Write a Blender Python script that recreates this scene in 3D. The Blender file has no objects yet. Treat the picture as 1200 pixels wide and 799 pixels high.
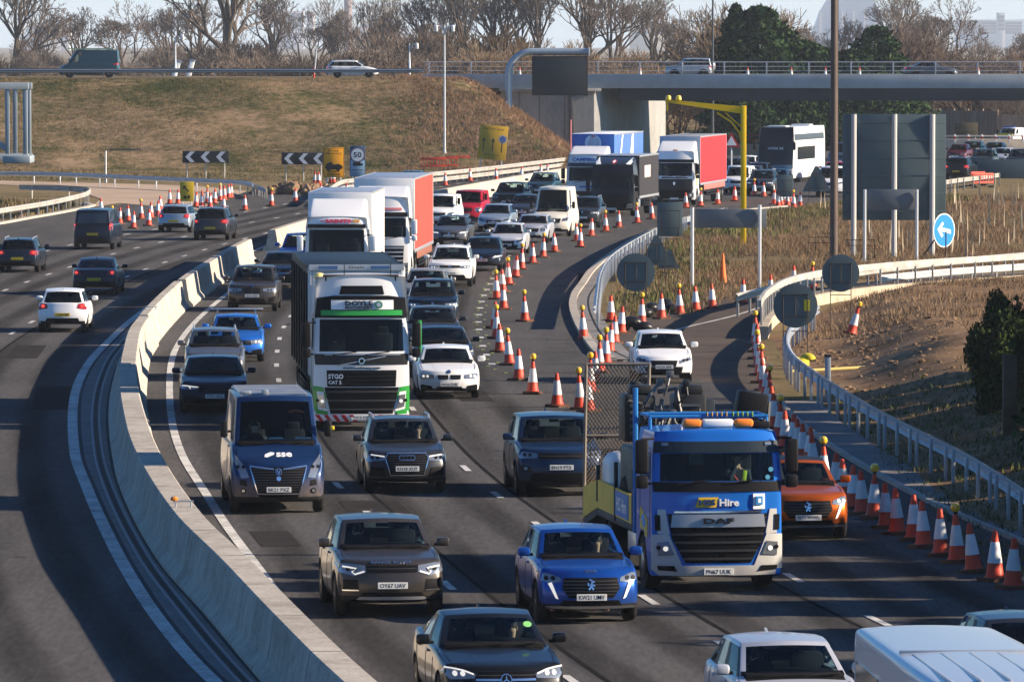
import bpy, bmesh, math, random
import numpy as np
from mathutils import Vector, Matrix
from mathutils.bvhtree import BVHTree
R = math.radians
random.seed(7); np.random.seed(7)
scene = bpy.context.scene
COL = scene.collection

# ------------------------------------------------------------------ camera
F_PX, CAM_H, HORIZ = 7600.0, 10.0, 50.0
PITCH = math.atan((399.5 - HORIZ) / F_PX)
cam = bpy.data.objects.new('camera', bpy.data.cameras.new('camera'))
COL.objects.link(cam)
cam.data.sensor_width = 36.0
cam.data.sensor_fit = 'HORIZONTAL'
cam.data.lens = 36.0 * F_PX / 1200.0
cam.data.clip_start = 1.0
cam.data.clip_end = 20000.0
cam.location = (0, 0, CAM_H)
cam.rotation_euler = (math.pi / 2 - PITCH, 0, 0)
scene.camera = cam
# ------------------------------------------------------------------ light
HAZE = 0.00007
SKY_LOW = (0.78, 0.74, 0.76)
SUN_EL, SUN_AZ = R(20.5), R(-3.0)          # azimuth measured from +X, negative = towards the camera side
to_sun = Vector((math.cos(SUN_EL) * math.cos(SUN_AZ), math.cos(SUN_EL) * math.sin(SUN_AZ), math.sin(SUN_EL)))
world = bpy.data.worlds.new('World'); scene.world = world; world.use_nodes = True
_nt = world.node_tree
_sky = _nt.nodes.new('ShaderNodeTexSky'); _sky.sky_type = 'NISHITA'; _sky.sun_disc = False
_sky.sun_elevation = SUN_EL; _sky.sun_rotation = math.pi / 2 - SUN_AZ
_sky.air_density = 1.0; _sky.dust_density = 0.8; _sky.ozone_density = 3.0; _sky.altitude = 60
_tc = _nt.nodes.new('ShaderNodeTexCoord'); _sx = _nt.nodes.new('ShaderNodeSeparateXYZ'); _nt.links.new(_tc.outputs['Generated'], _sx.inputs[0])
_tint = _nt.nodes.new('ShaderNodeMix'); _tint.data_type = 'RGBA'; _tint.blend_type = 'MULTIPLY'; _tint.inputs[0].default_value = 1.0
_tint.inputs[7].default_value = (0.48, 0.96, 1.42, 1); _nt.links.new(_sky.outputs[0], _tint.inputs[6])
_rp = _nt.nodes.new('ShaderNodeValToRGB'); _rp.color_ramp.interpolation = 'EASE'      # pale winter murk lying low on the horizon
_rp.color_ramp.elements[0].position = 0.0; _rp.color_ramp.elements[0].color = (*SKY_LOW, 1)
_rp.color_ramp.elements[1].position = 0.06; _rp.color_ramp.elements[1].color = (0, 0, 0, 1)
_nt.links.new(_sx.outputs[2], _rp.inputs[0])
_add = _nt.nodes.new('ShaderNodeMix'); _add.data_type = 'RGBA'; _add.blend_type = 'ADD'; _add.inputs[0].default_value = 1.0; _add.clamp_result = False
_sc = _nt.nodes.new('ShaderNodeVectorMath'); _sc.operation = 'SCALE'; _sc.inputs[3].default_value = 6.0; _nt.links.new(_rp.outputs[0], _sc.inputs[0])
_nt.links.new(_tint.outputs[2], _add.inputs[6]); _nt.links.new(_sc.outputs[0], _add.inputs[7])
_nt.links.new(_add.outputs[2], _nt.nodes['Background'].inputs[0])
_nt.nodes['Background'].inputs[1].default_value = 0.05
sun = bpy.data.objects.new('sun', bpy.data.lights.new('sun', 'SUN')); COL.objects.link(sun)
sun.data.energy = 5.0; sun.data.angle = R(0.55); sun.data.color = (1.0, 0.83, 0.64)
sun.rotation_euler = (-to_sun).to_track_quat('-Z', 'Y').to_euler()
scene.view_settings.view_transform = 'Standard'; scene.view_settings.look = 'None'
scene.view_settings.exposure = 1.3; scene.view_settings.gamma = 1.0
scene.view_settings.use_curve_mapping = False
scene.render.engine = 'CYCLES'
scene.cycles.use_denoising = True
scene.cycles.max_bounces = 6; scene.cycles.diffuse_bounces = 2; scene.cycles.glossy_bounces = 3
scene.cycles.transmission_bounces = 3; scene.cycles.transparent_max_bounces = 10; scene.cycles.volume_bounces = 0
scene.cycles.caustics_reflective = False; scene.cycles.caustics_refractive = False
scene.cycles.sample_clamp_indirect = 4.0

# ------------------------------------------------------------------ projection helper: photo pixel -> world point at height z
def G(px, py, z=0.0):
    u, v = (px - 600.0) / F_PX, (399.5 - py) / F_PX
    cp, sp = math.cos(PITCH), math.sin(PITCH)
    d = Vector((u, cp + v * sp, -sp + v * cp))
    t = (z - CAM_H) / d.z
    return Vector((d.x * t, d.y * t, z))

# ------------------------------------------------------------------ materials
MATS = {}
def _new(name):
    m = bpy.data.materials.new(name); m.use_nodes = True
    nt = m.node_tree; b = nt.nodes['Principled BSDF']
    return m, nt, b
def mat(name, col, rough=0.6, metal=0.0, var=0.0, scale=3.0, coat=0.0, bump=0.0, spec=0.2, emit=0.0, emit_col=None):
    if name in MATS: return MATS[name]
    m, nt, b = _new(name)
    b.inputs['Base Color'].default_value = (*col, 1); b.inputs['Roughness'].default_value = rough
    b.inputs['Metallic'].default_value = metal; b.inputs['Specular IOR Level'].default_value = spec
    if coat: b.inputs['Coat Weight'].default_value = coat; b.inputs['Coat Roughness'].default_value = 0.06
    if emit:
        b.inputs['Emission Color'].default_value = (*(emit_col or col), 1); b.inputs['Emission Strength'].default_value = emit
    if var or bump:
        tc = nt.nodes.new('ShaderNodeTexCoord'); n = nt.nodes.new('ShaderNodeTexNoise')
        n.inputs['Scale'].default_value = scale; n.inputs['Detail'].default_value = 6; n.inputs['Roughness'].default_value = 0.65
        nt.links.new(tc.outputs['Object'], n.inputs['Vector'])
        if var:
            cr = nt.nodes.new('ShaderNodeValToRGB')
            cr.color_ramp.elements[0].position = 0.3; cr.color_ramp.elements[1].position = 0.72
            cr.color_ramp.elements[0].color = (*[max(0, c * (1 - var)) for c in col], 1)
            cr.color_ramp.elements[1].color = (*[min(1, c * (1 + var)) for c in col], 1)
            nt.links.new(n.outputs['Fac'], cr.inputs[0]); nt.links.new(cr.outputs[0], b.inputs['Base Color'])
        if bump:
            bp = nt.nodes.new('ShaderNodeBump'); bp.inputs['Strength'].default_value = bump; bp.inputs['Distance'].default_value = 0.05
            nt.links.new(n.outputs['Fac'], bp.inputs['Height']); nt.links.new(bp.outputs[0], b.inputs['Normal'])
    MATS[name] = m
    return m
def ramp_mat(name, cols, scales, rough=0.9, stretch=(1, 1, 1), bump=0.0, island=0.0, pos=None, spec=0.0):
    """mottled surface: two noise octaves (scales) summed (plus a random value per loose piece) through a colour ramp"""
    if name in MATS: return MATS[name]
    m, nt, b = _new(name)
    b.inputs['Roughness'].default_value = rough; b.inputs['Specular IOR Level'].default_value = spec
    tc = nt.nodes.new('ShaderNodeTexCoord'); mp = nt.nodes.new('ShaderNodeMapping'); mp.inputs['Scale'].default_value = stretch
    nt.links.new(tc.outputs['Object'], mp.inputs[0])
    acc = None
    for i, s in enumerate(scales):
        n = nt.nodes.new('ShaderNodeTexNoise'); n.inputs['Scale'].default_value = s; n.inputs['Detail'].default_value = 5
        n.inputs['Roughness'].default_value = 0.6
        nt.links.new(mp.outputs[0], n.inputs['Vector'])
        if acc is None: acc = n.outputs['Fac']
        else:
            mx = nt.nodes.new('ShaderNodeMath'); mx.operation = 'ADD'
            nt.links.new(acc, mx.inputs[0]); nt.links.new(n.outputs['Fac'], mx.inputs[1]); acc = mx.outputs[0]
    dv = nt.nodes.new('ShaderNodeMath'); dv.operation = 'MULTIPLY'; dv.inputs[1].default_value = 1.0 / len(scales)
    nt.links.new(acc, dv.inputs[0]); acc = dv.outputs[0]
    if island:
        g = nt.nodes.new('ShaderNodeNewGeometry'); ma = nt.nodes.new('ShaderNodeMath'); ma.operation = 'MULTIPLY_ADD'
        ma.inputs[1].default_value = island; ma2 = nt.nodes.new('ShaderNodeMath'); ma2.operation = 'SUBTRACT'; ma2.inputs[1].default_value = island / 2
        nt.links.new(g.outputs['Random Per Island'], ma.inputs[0]); nt.links.new(acc, ma.inputs[2])
        nt.links.new(ma.outputs[0], ma2.inputs[0]); acc = ma2.outputs[0]
    cr = nt.nodes.new('ShaderNodeValToRGB'); el = cr.color_ramp.elements
    n = len(cols)
    ps = pos or [0.36 + 0.28 * i / (n - 1) for i in range(n)]
    while len(el) < n: el.new(0.5)
    for i in range(n):
        el[i].position = ps[i]; el[i].color = (*cols[i], 1)
    nt.links.new(acc, cr.inputs[0]); nt.links.new(cr.outputs[0], b.inputs['Base Color'])
    if bump:
        bp = nt.nodes.new('ShaderNodeBump'); bp.inputs['Strength'].default_value = bump; bp.inputs['Distance'].default_value = 0.08
        nt.links.new(acc, bp.inputs['Height']); nt.links.new(bp.outputs[0], b.inputs['Normal'])
    MATS[name] = m
    return m
def paint(name, col, metal=0.25, rough=0.32, dirt=0.16, top=0.62):
    """car paint with clear coat and road dirt thrown up over the sills"""
    key = 'paint_' + name
    if key in MATS: return MATS[key]
    m, nt, b = _new(key)
    b.inputs['Metallic'].default_value = metal; b.inputs['Roughness'].default_value = rough
    b.inputs['Coat Roughness'].default_value = 0.04; b.inputs['Specular IOR Level'].default_value = 0.12; b.inputs['Coat IOR'].default_value = 1.36
    tc = nt.nodes.new('ShaderNodeTexCoord'); sp = nt.nodes.new('ShaderNodeSeparateXYZ')
    nt.links.new(tc.outputs['Object'], sp.inputs[0])
    mr = nt.nodes.new('ShaderNodeMapRange'); mr.inputs[1].default_value = 0.2; mr.inputs[2].default_value = top
    mr.inputs[3].default_value = 1.0; mr.inputs[4].default_value = 0.0
    nt.links.new(sp.outputs[2], mr.inputs[0])
    n = nt.nodes.new('ShaderNodeTexNoise'); n.inputs['Scale'].default_value = 5; n.inputs['Detail'].default_value = 6
    nt.links.new(tc.outputs['Object'], n.inputs['Vector'])
    mu = nt.nodes.new('ShaderNodeMath'); mu.operation = 'MULTIPLY'; nt.links.new(mr.outputs[0], mu.inputs[0]); nt.links.new(n.outputs['Fac'], mu.inputs[1])
    m2 = nt.nodes.new('ShaderNodeMath'); m2.operation = 'MULTIPLY'; m2.inputs[1].default_value = dirt * 2; m2.use_clamp = True
    nt.links.new(mu.outputs[0], m2.inputs[0])
    mx = nt.nodes.new('ShaderNodeMix'); mx.data_type = 'RGBA'
    mx.inputs[6].default_value = (*col, 1); mx.inputs[7].default_value = (0.16, 0.125, 0.095, 1)
    nt.links.new(m2.outputs[0], mx.inputs[0]); nt.links.new(mx.outputs[2], b.inputs['Base Color'])
    mr2 = nt.nodes.new('ShaderNodeMapRange'); mr2.inputs[3].default_value = rough; mr2.inputs[4].default_value = 0.8
    nt.links.new(m2.outputs[0], mr2.inputs[0]); nt.links.new(mr2.outputs[0], b.inputs['Roughness'])
    cm = nt.nodes.new('ShaderNodeMath'); cm.operation = 'SUBTRACT'; cm.inputs[0].default_value = 0.45; cm.use_clamp = True
    nt.links.new(m2.outputs[0], cm.inputs[1]); nt.links.new(cm.outputs[0], b.inputs['Coat Weight'])
    MATS[key] = m
    return m
def worn(name, col, dirt, rough=.5, amt=.45):
    """paint that differs from piece to piece and carries grime in blotches"""
    if name in MATS: return MATS[name]
    m, nt, b = _new(name); b.inputs['Roughness'].default_value = rough; b.inputs['Specular IOR Level'].default_value = .25
    oi = nt.nodes.new('ShaderNodeObjectInfo'); tc = nt.nodes.new('ShaderNodeTexCoord'); n = nt.nodes.new('ShaderNodeTexNoise'); n.inputs['Scale'].default_value = 7; n.inputs['Detail'].default_value = 5
    va = nt.nodes.new('ShaderNodeVectorMath'); nt.links.new(tc.outputs['Object'], va.inputs[0]); nt.links.new(oi.outputs['Location'], va.inputs[1]); nt.links.new(va.outputs[0], n.inputs['Vector'])
    ma = nt.nodes.new('ShaderNodeMath'); ma.operation = 'MULTIPLY_ADD'; ma.inputs[1].default_value = .7; nt.links.new(oi.outputs['Random'], ma.inputs[0]); nt.links.new(n.outputs['Fac'], ma.inputs[2])
    mr = nt.nodes.new('ShaderNodeMapRange'); mr.inputs[1].default_value = .5; mr.inputs[2].default_value = 1.25; mr.inputs[4].default_value = amt; nt.links.new(ma.outputs[0], mr.inputs[0])
    mx = nt.nodes.new('ShaderNodeMix'); mx.data_type = 'RGBA'; mx.inputs[6].default_value = (*col, 1); mx.inputs[7].default_value = (*dirt, 1)
    nt.links.new(mr.outputs[0], mx.inputs[0]); nt.links.new(mx.outputs[2], b.inputs['Base Color']); MATS[name] = m; return m
def glass(name='car_glass', tint=(0.56, 0.70, 0.72)):
    if name in MATS: return MATS[name]
    m = bpy.data.materials.new(name); m.use_nodes = True; nt = m.node_tree
    nt.nodes.remove(nt.nodes['Principled BSDF']); out = nt.nodes['Material Output']
    t = nt.nodes.new('ShaderNodeBsdfTransparent'); t.inputs[0].default_value = (*tint, 1)
    g = nt.nodes.new('ShaderNodeBsdfGlossy'); g.inputs['Roughness'].default_value = 0.03; g.inputs[0].default_value = (0.85, 0.95, 1.0, 1)
    f = nt.nodes.new('ShaderNodeFresnel'); f.inputs[0].default_value = 1.27
    x = nt.nodes.new('ShaderNodeMixShader')
    nt.links.new(f.outputs[0], x.inputs[0]); nt.links.new(t.outputs[0], x.inputs[1]); nt.links.new(g.outputs[0], x.inputs[2])
    nt.links.new(x.outputs[0], out.inputs[0]); MATS[name] = m
    return m

M_GLASS = glass()
M_PAINT = mat('paint_placeholder', (0.5, 0.5, 0.5))
M_BLACK = mat('black_plastic', (0.010, 0.010, 0.011), 0.5, spec=.12)
M_GRILLE = mat('grille_black', (0.006, 0.006, 0.007), 0.4, spec=.1)
M_TRIM = mat('grey_cladding', (0.018, 0.018, 0.018), 0.7, spec=.1, var=0.3, scale=6)
M_INT = mat('cabin_dark', (0.010, 0.010, 0.011), 0.9, spec=.1)
M_SEAT = mat('seat_cloth', (0.022, 0.021, 0.022), 0.9, spec=.1)
M_CHROME = mat('chrome', (0.75, 0.76, 0.78), 0.16, 0.95)
M_SILVER = mat('silver_trim', (0.45, 0.46, 0.48), 0.35, 0.6)
M_LIGHT = mat('headlight_lens', (0.26, 0.28, 0.30), 0.16, 0.6, coat=.6)
M_LIT = mat('lit_lamp', (.55, .53, .48), 0.3, emit=0.28, emit_col=(1.0, 0.93, 0.82))
M_TAIL = mat('tail_lens', (0.32, 0.012, 0.012), 0.18, coat=1.0)
M_BRAKE = mat('tail_lamp_lit', (0.6, 0.02, 0.02), 0.2, emit=0.8, emit_col=(1.0, 0.05, 0.03))
M_AMBER = mat('amber_lens', (0.75, 0.23, 0.01), 0.25, coat=1.0)
M_PLATEW = mat('plate_white', (0.72, 0.72, 0.68), 0.45)
M_PLATEY = mat('plate_yellow', (0.70, 0.47, 0.02), 0.45)
M_INK = mat('black_ink', (0.01, 0.01, 0.012), 0.5)
M_WHITE = mat('white_paint', (0.78, 0.78, 0.76), 0.45)
M_TYRE = mat('tyre_rubber', (0.018, 0.017, 0.017), 0.85, var=0.4, scale=8)
M_RIM = mat('alloy_rim', (0.32, 0.32, 0.33), 0.38, 0.7)
M_RIMD = mat('dark_rim', (0.04, 0.04, 0.042), 0.4, 0.4)
M_STEEL = mat('galvanised_steel', (0.42, 0.44, 0.46), 0.42, 0.55, var=0.18, scale=1.5)
M_STEELW = mat('weathered_rail_steel', (0.37, 0.35, 0.315), 0.6, 0.15, var=0.3, scale=1.2)
M_SKIN = mat('skin', (0.52, 0.30, 0.21), 0.55)
M_HAIR = mat('dark_hair', (0.03, 0.02, 0.015), 0.6)

# ------------------------------------------------------------------ mesh builder
class MB:
    def __init__(s): s.v, s.f, s.m = [], [], []
    def add(s, vs, fs, mi=0, M=None):
        o = len(s.v)
        s.v.extend([tuple(M @ Vector(p)) for p in vs] if M is not None else [tuple(p) for p in vs])
        s.f.extend([tuple(i + o for i in f) for f in fs]); s.m.extend([mi] * len(fs)); return s
    def box(s, c, d, mi=0, bev=0.0, M=None, rot=None, seg=2):
        bm = bmesh.new(); bmesh.ops.create_cube(bm, size=1.0)
        bmesh.ops.scale(bm, vec=d, verts=bm.verts)
        if bev > 0: bmesh.ops.bevel(bm, geom=bm.edges[:] , offset=min(bev, min(d) * 0.45), segments=seg, profile=0.5, affect='EDGES')
        T = Matrix.Translation(c)
        if rot is not None: T = T @ rot
        if M is not None: T = M @ T
        s.bm(bm, mi, T); return s
    def bm(s, bm, mi=0, M=None):
        bm.verts.index_update()
        s.add([v.co.copy() for v in bm.verts], [[v.index for v in f.verts] for f in bm.faces], mi, M); bm.free(); return s
    def tube(s, pts, r, n=8, mi=0, cap=True):
        pts = [Vector(p) for p in pts]; rs = r if isinstance(r, (list, tuple)) else [r] * len(pts)
        vs, fs = [], []
        prev = None
        for i, p in enumerate(pts):
            t = (pts[min(i + 1, len(pts) - 1)] - pts[max(i - 1, 0)]).normalized()
            a = prev if prev is not None else (Vector((0, 0, 1)) if abs(t.z) < 0.9 else Vector((1, 0, 0)))
            x = (a - t * a.dot(t)).normalized(); y = t.cross(x); prev = x
            for k in range(n):
                an = 2 * math.pi * k / n + math.pi / n
                vs.append(p + (x * math.cos(an) + y * math.sin(an)) * rs[i])
        for i in range(len(pts) - 1):
            for k in range(n):
                fs.append((i * n + k, i * n + (k + 1) % n, (i + 1) * n + (k + 1) % n, (i + 1) * n + k))
        if cap:
            fs.append(tuple(range(n))[::-1]); fs.append(tuple((len(pts) - 1) * n + k for k in range(n)))
        return s.add(vs, fs, mi)
    def lathe(s, prof, n=16, mi=0, M=None):
        """profile [(radius, height)] about local Z"""
        vs, fs = [], []
        for r_, z in prof:
            for k in range(n):
                an = 2 * math.pi * k / n; vs.append((r_ * math.cos(an), r_ * math.sin(an), z))
        for i in range(len(prof) - 1):
            for k in range(n):
                fs.append((i * n + k, i * n + (k + 1) % n, (i + 1) * n + (k + 1) % n, (i + 1) * n + k))
        fs.append(tuple(range(n))[::-1]); fs.append(tuple((len(prof) - 1) * n + k for k in range(n)))
        return s.add(vs, fs, mi, M)
    def prism(s, poly, a0, a1, axis='x', mi=0, M=None):
        """polygon extruded along an axis; poly coordinates are the other two axes in order"""
        def P(p, t): return (t, p[0], p[1]) if axis == 'x' else ((p[0], t, p[1]) if axis == 'y' else (p[0], p[1], t))
        n = len(poly)
        vs = [P(p, a0) for p in poly] + [P(p, a1) for p in poly]
        fs = [tuple(range(n))[::-1], tuple(range(n, 2 * n))] + [(i, (i + 1) % n, n + (i + 1) % n, n + i) for i in range(n)]
        return s.add(vs, fs, mi, M)
    def mesh(s, name, mats, sharp=28):
        me = bpy.data.meshes.new(name); me.from_pydata(s.v, [], s.f)
        for m in mats: me.materials.append(m)
        if len(mats) > 1: me.polygons.foreach_set('material_index', s.m)
        bm = bmesh.new(); bm.from_mesh(me); bmesh.ops.recalc_face_normals(bm, faces=bm.faces); bm.to_mesh(me); bm.free()
        if sharp:
            me.shade_smooth(); me.set_sharp_from_angle(angle=R(sharp))
        me.update(); return me
    def build(s, name, mats, parent=None, sharp=28, loc=None):
        o = bpy.data.objects.new(name, s.mesh(name, mats if isinstance(mats, (list, tuple)) else [mats], sharp)); COL.objects.link(o)
        if parent is not None: o.parent = parent
        if loc is not None: o.location = loc
        return o
def tag(o, label=None, cat=None, group=None, kind=None):
    if label: o['label'] = label
    if cat: o['category'] = cat
    if group: o['group'] = group
    if kind: o['kind'] = kind
    return o
def thing(name, label, cat, loc=(0, 0, 0), rotz=0.0, group=None):
    o = bpy.data.objects.new(name, None); COL.objects.link(o); o.location = loc; o.rotation_euler = (0, 0, rotz); o.empty_display_size = 0.3
    return tag(o, label, cat, group)
def struct(name, mb, m, sharp=35): return tag(mb.build(name, m, sharp=sharp), kind='structure')
def np_mesh(name, V, F, mats, mi=None, smooth=False):
    """fast mesh from numpy arrays; F is (n,3) or (n,4)"""
    me = bpy.data.meshes.new(name); k = F.shape[1]
    me.vertices.add(len(V)); me.vertices.foreach_set('co', np.asarray(V, np.float32).ravel())
    me.loops.add(F.size); me.loops.foreach_set('vertex_index', F.astype(np.int32).ravel())
    me.polygons.add(len(F)); me.polygons.foreach_set('loop_start', np.arange(0, F.size, k, dtype=np.int32))
    for m in mats: me.materials.append(m)
    if mi is not None: me.polygons.foreach_set('material_index', np.asarray(mi, np.int32))
    me.update(calc_edges=True)
    if smooth: me.shade_smooth()
    return me
def link_mesh(name, me, parent=None, loc=None, rotz=0.0, scale=None):
    o = bpy.data.objects.new(name, me); COL.objects.link(o)
    if parent is not None: o.parent = parent
    if loc is not None: o.location = loc
    o.rotation_euler = (0, 0, rotz)
    if scale is not None: o.scale = (scale,) * 3 if isinstance(scale, (int, float)) else scale
    return o
def ilerp(tab, x):
    return float(np.interp(x, [p[0] for p in tab], [p[1] for p in tab]))
class Curve2:
    """smooth X(d) through (d, X) points (natural-ish cubic via Catmull-Rom slopes)"""
    def __init__(s, pts):
        s.d = [p[0] for p in pts]; s.x = [p[1] for p in pts]; n = len(pts); s.t = []
        for i in range(n):
            a, b = max(0, i - 1), min(n - 1, i + 1); s.t.append((s.x[b] - s.x[a]) / (s.d[b] - s.d[a]))
    def _seg(s, d):
        i = 0
        while i < len(s.d) - 2 and d > s.d[i + 1]: i += 1
        return i
    def __call__(s, d):
        if d <= s.d[0]: return s.x[0] + (d - s.d[0]) * s.t[0]
        if d >= s.d[-1]: return s.x[-1] + (d - s.d[-1]) * s.t[-1]
        i = s._seg(d); h = s.d[i + 1] - s.d[i]; u = (d - s.d[i]) / h
        return ((2*u**3 - 3*u**2 + 1) * s.x[i] + (u**3 - 2*u**2 + u) * h * s.t[i] + (-2*u**3 + 3*u**2) * s.x[i+1] + (u**3 - u**2) * h * s.t[i+1])
    def slope(s, d): return (s(d + 2) - s(d - 2)) / 4.0
    def pts(s, d0, d1, step, z=0.0):
        n = max(2, int(abs(d1 - d0) / step) + 1)
        return [Vector((s(d), d, z)) for d in np.linspace(d0, d1, n)]
def spline(pts, step=2.0):
    """Catmull-Rom through 2D/3D points, resampled"""
    P = [Vector((p[0], p[1], p[2] if len(p) > 2 else 0)) for p in pts]; out = []
    for i in range(len(P) - 1):
        p0, p1, p2, p3 = P[max(0, i - 1)], P[i], P[i + 1], P[min(len(P) - 1, i + 2)]
        n = max(1, int((p2 - p1).length / step))
        for k in range(n):
            u = k / n
            out.append(0.5 * ((2 * p1) + (p2 - p0) * u + (2 * p0 - 5 * p1 + 4 * p2 - p3) * u**2 + (3 * p1 - p0 - 3 * p2 + p3) * u**3))
    out.append(P[-1]); return out
def side_dir(pts, i):
    t = pts[min(i + 1, len(pts) - 1)] - pts[max(i - 1, 0)]; t.z = 0; t.normalize(); return Vector((t.y, -t.x, 0))
def sweep(mb, pts, sect, mi=0, cap=True, wscale=None):
    """section [(side, up)] closed polygon swept along pts (side = right of travel)"""
    n = len(sect); vs, fs = [], []
    for i, p in enumerate(pts):
        sd = side_dir(pts, i); k = wscale(i) if wscale else 1.0
        for a, b in sect: vs.append(p + sd * a * k + Vector((0, 0, b)))
    for i in range(len(pts) - 1):
        for k in range(n): fs.append((i * n + k, i * n + (k + 1) % n, (i + 1) * n + (k + 1) % n, (i + 1) * n + k))
    if cap: fs.append(tuple(range(n))); fs.append(tuple((len(pts) - 1) * n + k for k in range(n))[::-1])
    return mb.add(vs, fs, mi)
def ribbon(mb, pts, w, z, mi=0, off=0.0):
    vs, fs = [], []
    for i, p in enumerate(pts):
        sd = side_dir(pts, i)
        vs += [Vector((p.x, p.y, z)) + sd * (off - w / 2), Vector((p.x, p.y, z)) + sd * (off + w / 2)]
    for i in range(len(pts) - 1): fs.append((2 * i, 2 * i + 1, 2 * i + 3, 2 * i + 2))
    return mb.add(vs, fs, mi)
def dashes(mb, curve, d0, d1, mark=2.0, gap=7.0, w=0.15, z=0.012, phase=0.0):
    d = d0 + phase
    while d < d1:
        ribbon(mb, curve.pts(d, min(d + mark, d1), 0.7), w, z); d += mark + gap
def sheet(mb, poly, z, mi=0):
    """filled polygon, triangulated"""
    bm = bmesh.new(); vs = [bm.verts.new((p[0], p[1], z)) for p in poly]; f = bm.faces.new(vs)
    bmesh.ops.triangulate(bm, faces=[f]); return mb.bm(bm, mi)
def between(mb, A, B, z, mi=0):
    """ruled sheet between two equally long polylines"""
    n = len(A); vs = [(p[0], p[1], z) for p in A] + [(p[0], p[1], z) for p in B]
    return mb.add(vs, [(i, i + 1, n + i + 1, n + i) for i in range(n - 1)], mi)
# ------------------------------------------------------------------ lettering
_TXT = {}
def text_arrays(s, bold=0.0):
    k = (s, bold)
    if k not in _TXT:
        c = bpy.data.curves.new('lettering', 'FONT'); c.body = s; c.align_x = 'CENTER'; c.align_y = 'CENTER'; c.offset = bold; c.resolution_u = 2
        o = bpy.data.objects.new('lettering', c); COL.objects.link(o)
        dg = bpy.context.evaluated_depsgraph_get(); me = o.evaluated_get(dg).to_mesh()
        V = [tuple(v.co[:2]) for v in me.vertices]; Fc = [tuple(p.vertices) for p in me.polygons]
        o.evaluated_get(dg).to_mesh_clear(); bpy.data.objects.remove(o); bpy.data.curves.remove(c)
        if V:
            x0, x1 = min(v[0] for v in V), max(v[0] for v in V); y0, y1 = min(v[1] for v in V), max(v[1] for v in V)
            V = [((v[0] - (x0 + x1) / 2) / (x1 - x0), (v[1] - (y0 + y1) / 2) / (y1 - y0)) for v in V]
        _TXT[k] = (V, Fc)
    return _TXT[k]
def text_flat(mb, s, M, w, h, mi=0, bold=0.0, th=0.004):
    """lettering w x h metres on the XY plane of M, facing its +Z"""
    V, Fc = text_arrays(s, bold)
    mb.add([(v[0] * w, v[1] * h, th) for v in V], Fc, mi, M); return mb
def face_cam(x, y, z):      # matrix of an upright panel facing the camera (-Y); its X to the right, its Y up
    return Matrix.Translation((x, y, z)) @ Matrix.Rotation(math.pi / 2, 4, 'X')
# ================================================================== SETTING
M_ASPH = ramp_mat('asphalt', [(0.056, 0.055, 0.056), (0.082, 0.079, 0.078), (0.110, 0.105, 0.102)], [0.09, 0.7, 9.0], rough=0.95, stretch=(1, 0.12, 1), pos=[.38, .5, .62])
M_SLIP = ramp_mat('slip_asphalt', [(0.068, 0.056, 0.050), (0.092, 0.076, 0.066), (0.120, 0.098, 0.084)], [0.15, 1.1, 10.0], rough=0.95)
M_DUST = ramp_mat('dusty_surface', [(0.30, 0.22, 0.16), (0.40, 0.30, 0.22), (0.47, 0.36, 0.27)], [0.1, 0.5, 5.0], rough=0.95)
M_LINE = ramp_mat('road_paint', [(0.22, 0.21, 0.20), (0.46, 0.45, 0.42), (0.62, 0.60, 0.57)], [0.8, 7.0], rough=0.7)
M_CONC = ramp_mat('barrier_concrete', [(0.27, 0.24, 0.20), (0.38, 0.345, 0.295), (0.46, 0.42, 0.36)], [0.4, 2.5, 14.0], rough=0.85, bump=0.25, pos=[.40, .5, .60])
M_CONC_B = ramp_mat('bridge_concrete', [(0.20, 0.20, 0.195), (0.28, 0.28, 0.27), (0.34, 0.335, 0.32)], [0.12, 0.9, 5.0], rough=0.85, stretch=(1, 1, 0.35))
M_KERB = ramp_mat('kerb_concrete', [(0.30, 0.27, 0.23), (0.42, 0.38, 0.33)], [0.8, 6.0], rough=0.9)
M_DRAIN = ramp_mat('drain_concrete', [(0.13, 0.125, 0.12), (0.20, 0.19, 0.18), (0.27, 0.26, 0.25)], [0.7, 4.0, 15.0], rough=0.85)
M_GROUND = ramp_mat('dry_ground', [(0.06, 0.065, 0.022), (0.135, 0.105, 0.055), (0.20, 0.15, 0.085), (0.13, 0.10, 0.05)], [0.03, 0.2, 1.6], rough=0.98)
M_BANK = ramp_mat('bank_turf', [(0.035, 0.045, 0.014), (0.09, 0.078, 0.034), (0.18, 0.128, 0.07), (0.27, 0.185, 0.11)], [0.07, 0.3, 1.7], rough=0.98, stretch=(1, 1, 1.6), pos=[.41, .46, .52, .58])
M_EARTH = ramp_mat('bare_earth', [(0.10, 0.062, 0.036), (0.21, 0.135, 0.08), (0.31, 0.21, 0.13)], [0.22, 1.1, 6.0], rough=0.98, bump=0.5)
M_STRAW = ramp_mat('dry_grass_blades', [(0.085, 0.056, 0.032), (0.19, 0.125, 0.072), (0.31, 0.215, 0.13)], [0.12, 0.6], rough=0.9, island=0.35)
M_GREENG = ramp_mat('green_grass_blades', [(0.045, 0.065, 0.018), (0.09, 0.11, 0.035), (0.17, 0.15, 0.07)], [0.15, 0.7], rough=0.9, island=0.35)
M_BROWNG = ramp_mat('brown_bank_blades', [(0.05, 0.058, 0.02), (0.10, 0.088, 0.04), (0.19, 0.135, 0.072), (0.28, 0.19, 0.11)], [0.07, 0.3], rough=0.9, island=0.2, pos=[.38, .46, .54, .62])
M_RUST = ramp_mat('rust_grass_blades', [(0.11, 0.062, 0.036), (0.21, 0.125, 0.074), (0.31, 0.20, 0.125)], [0.08, 0.5], rough=0.9, island=0.35)
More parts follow.
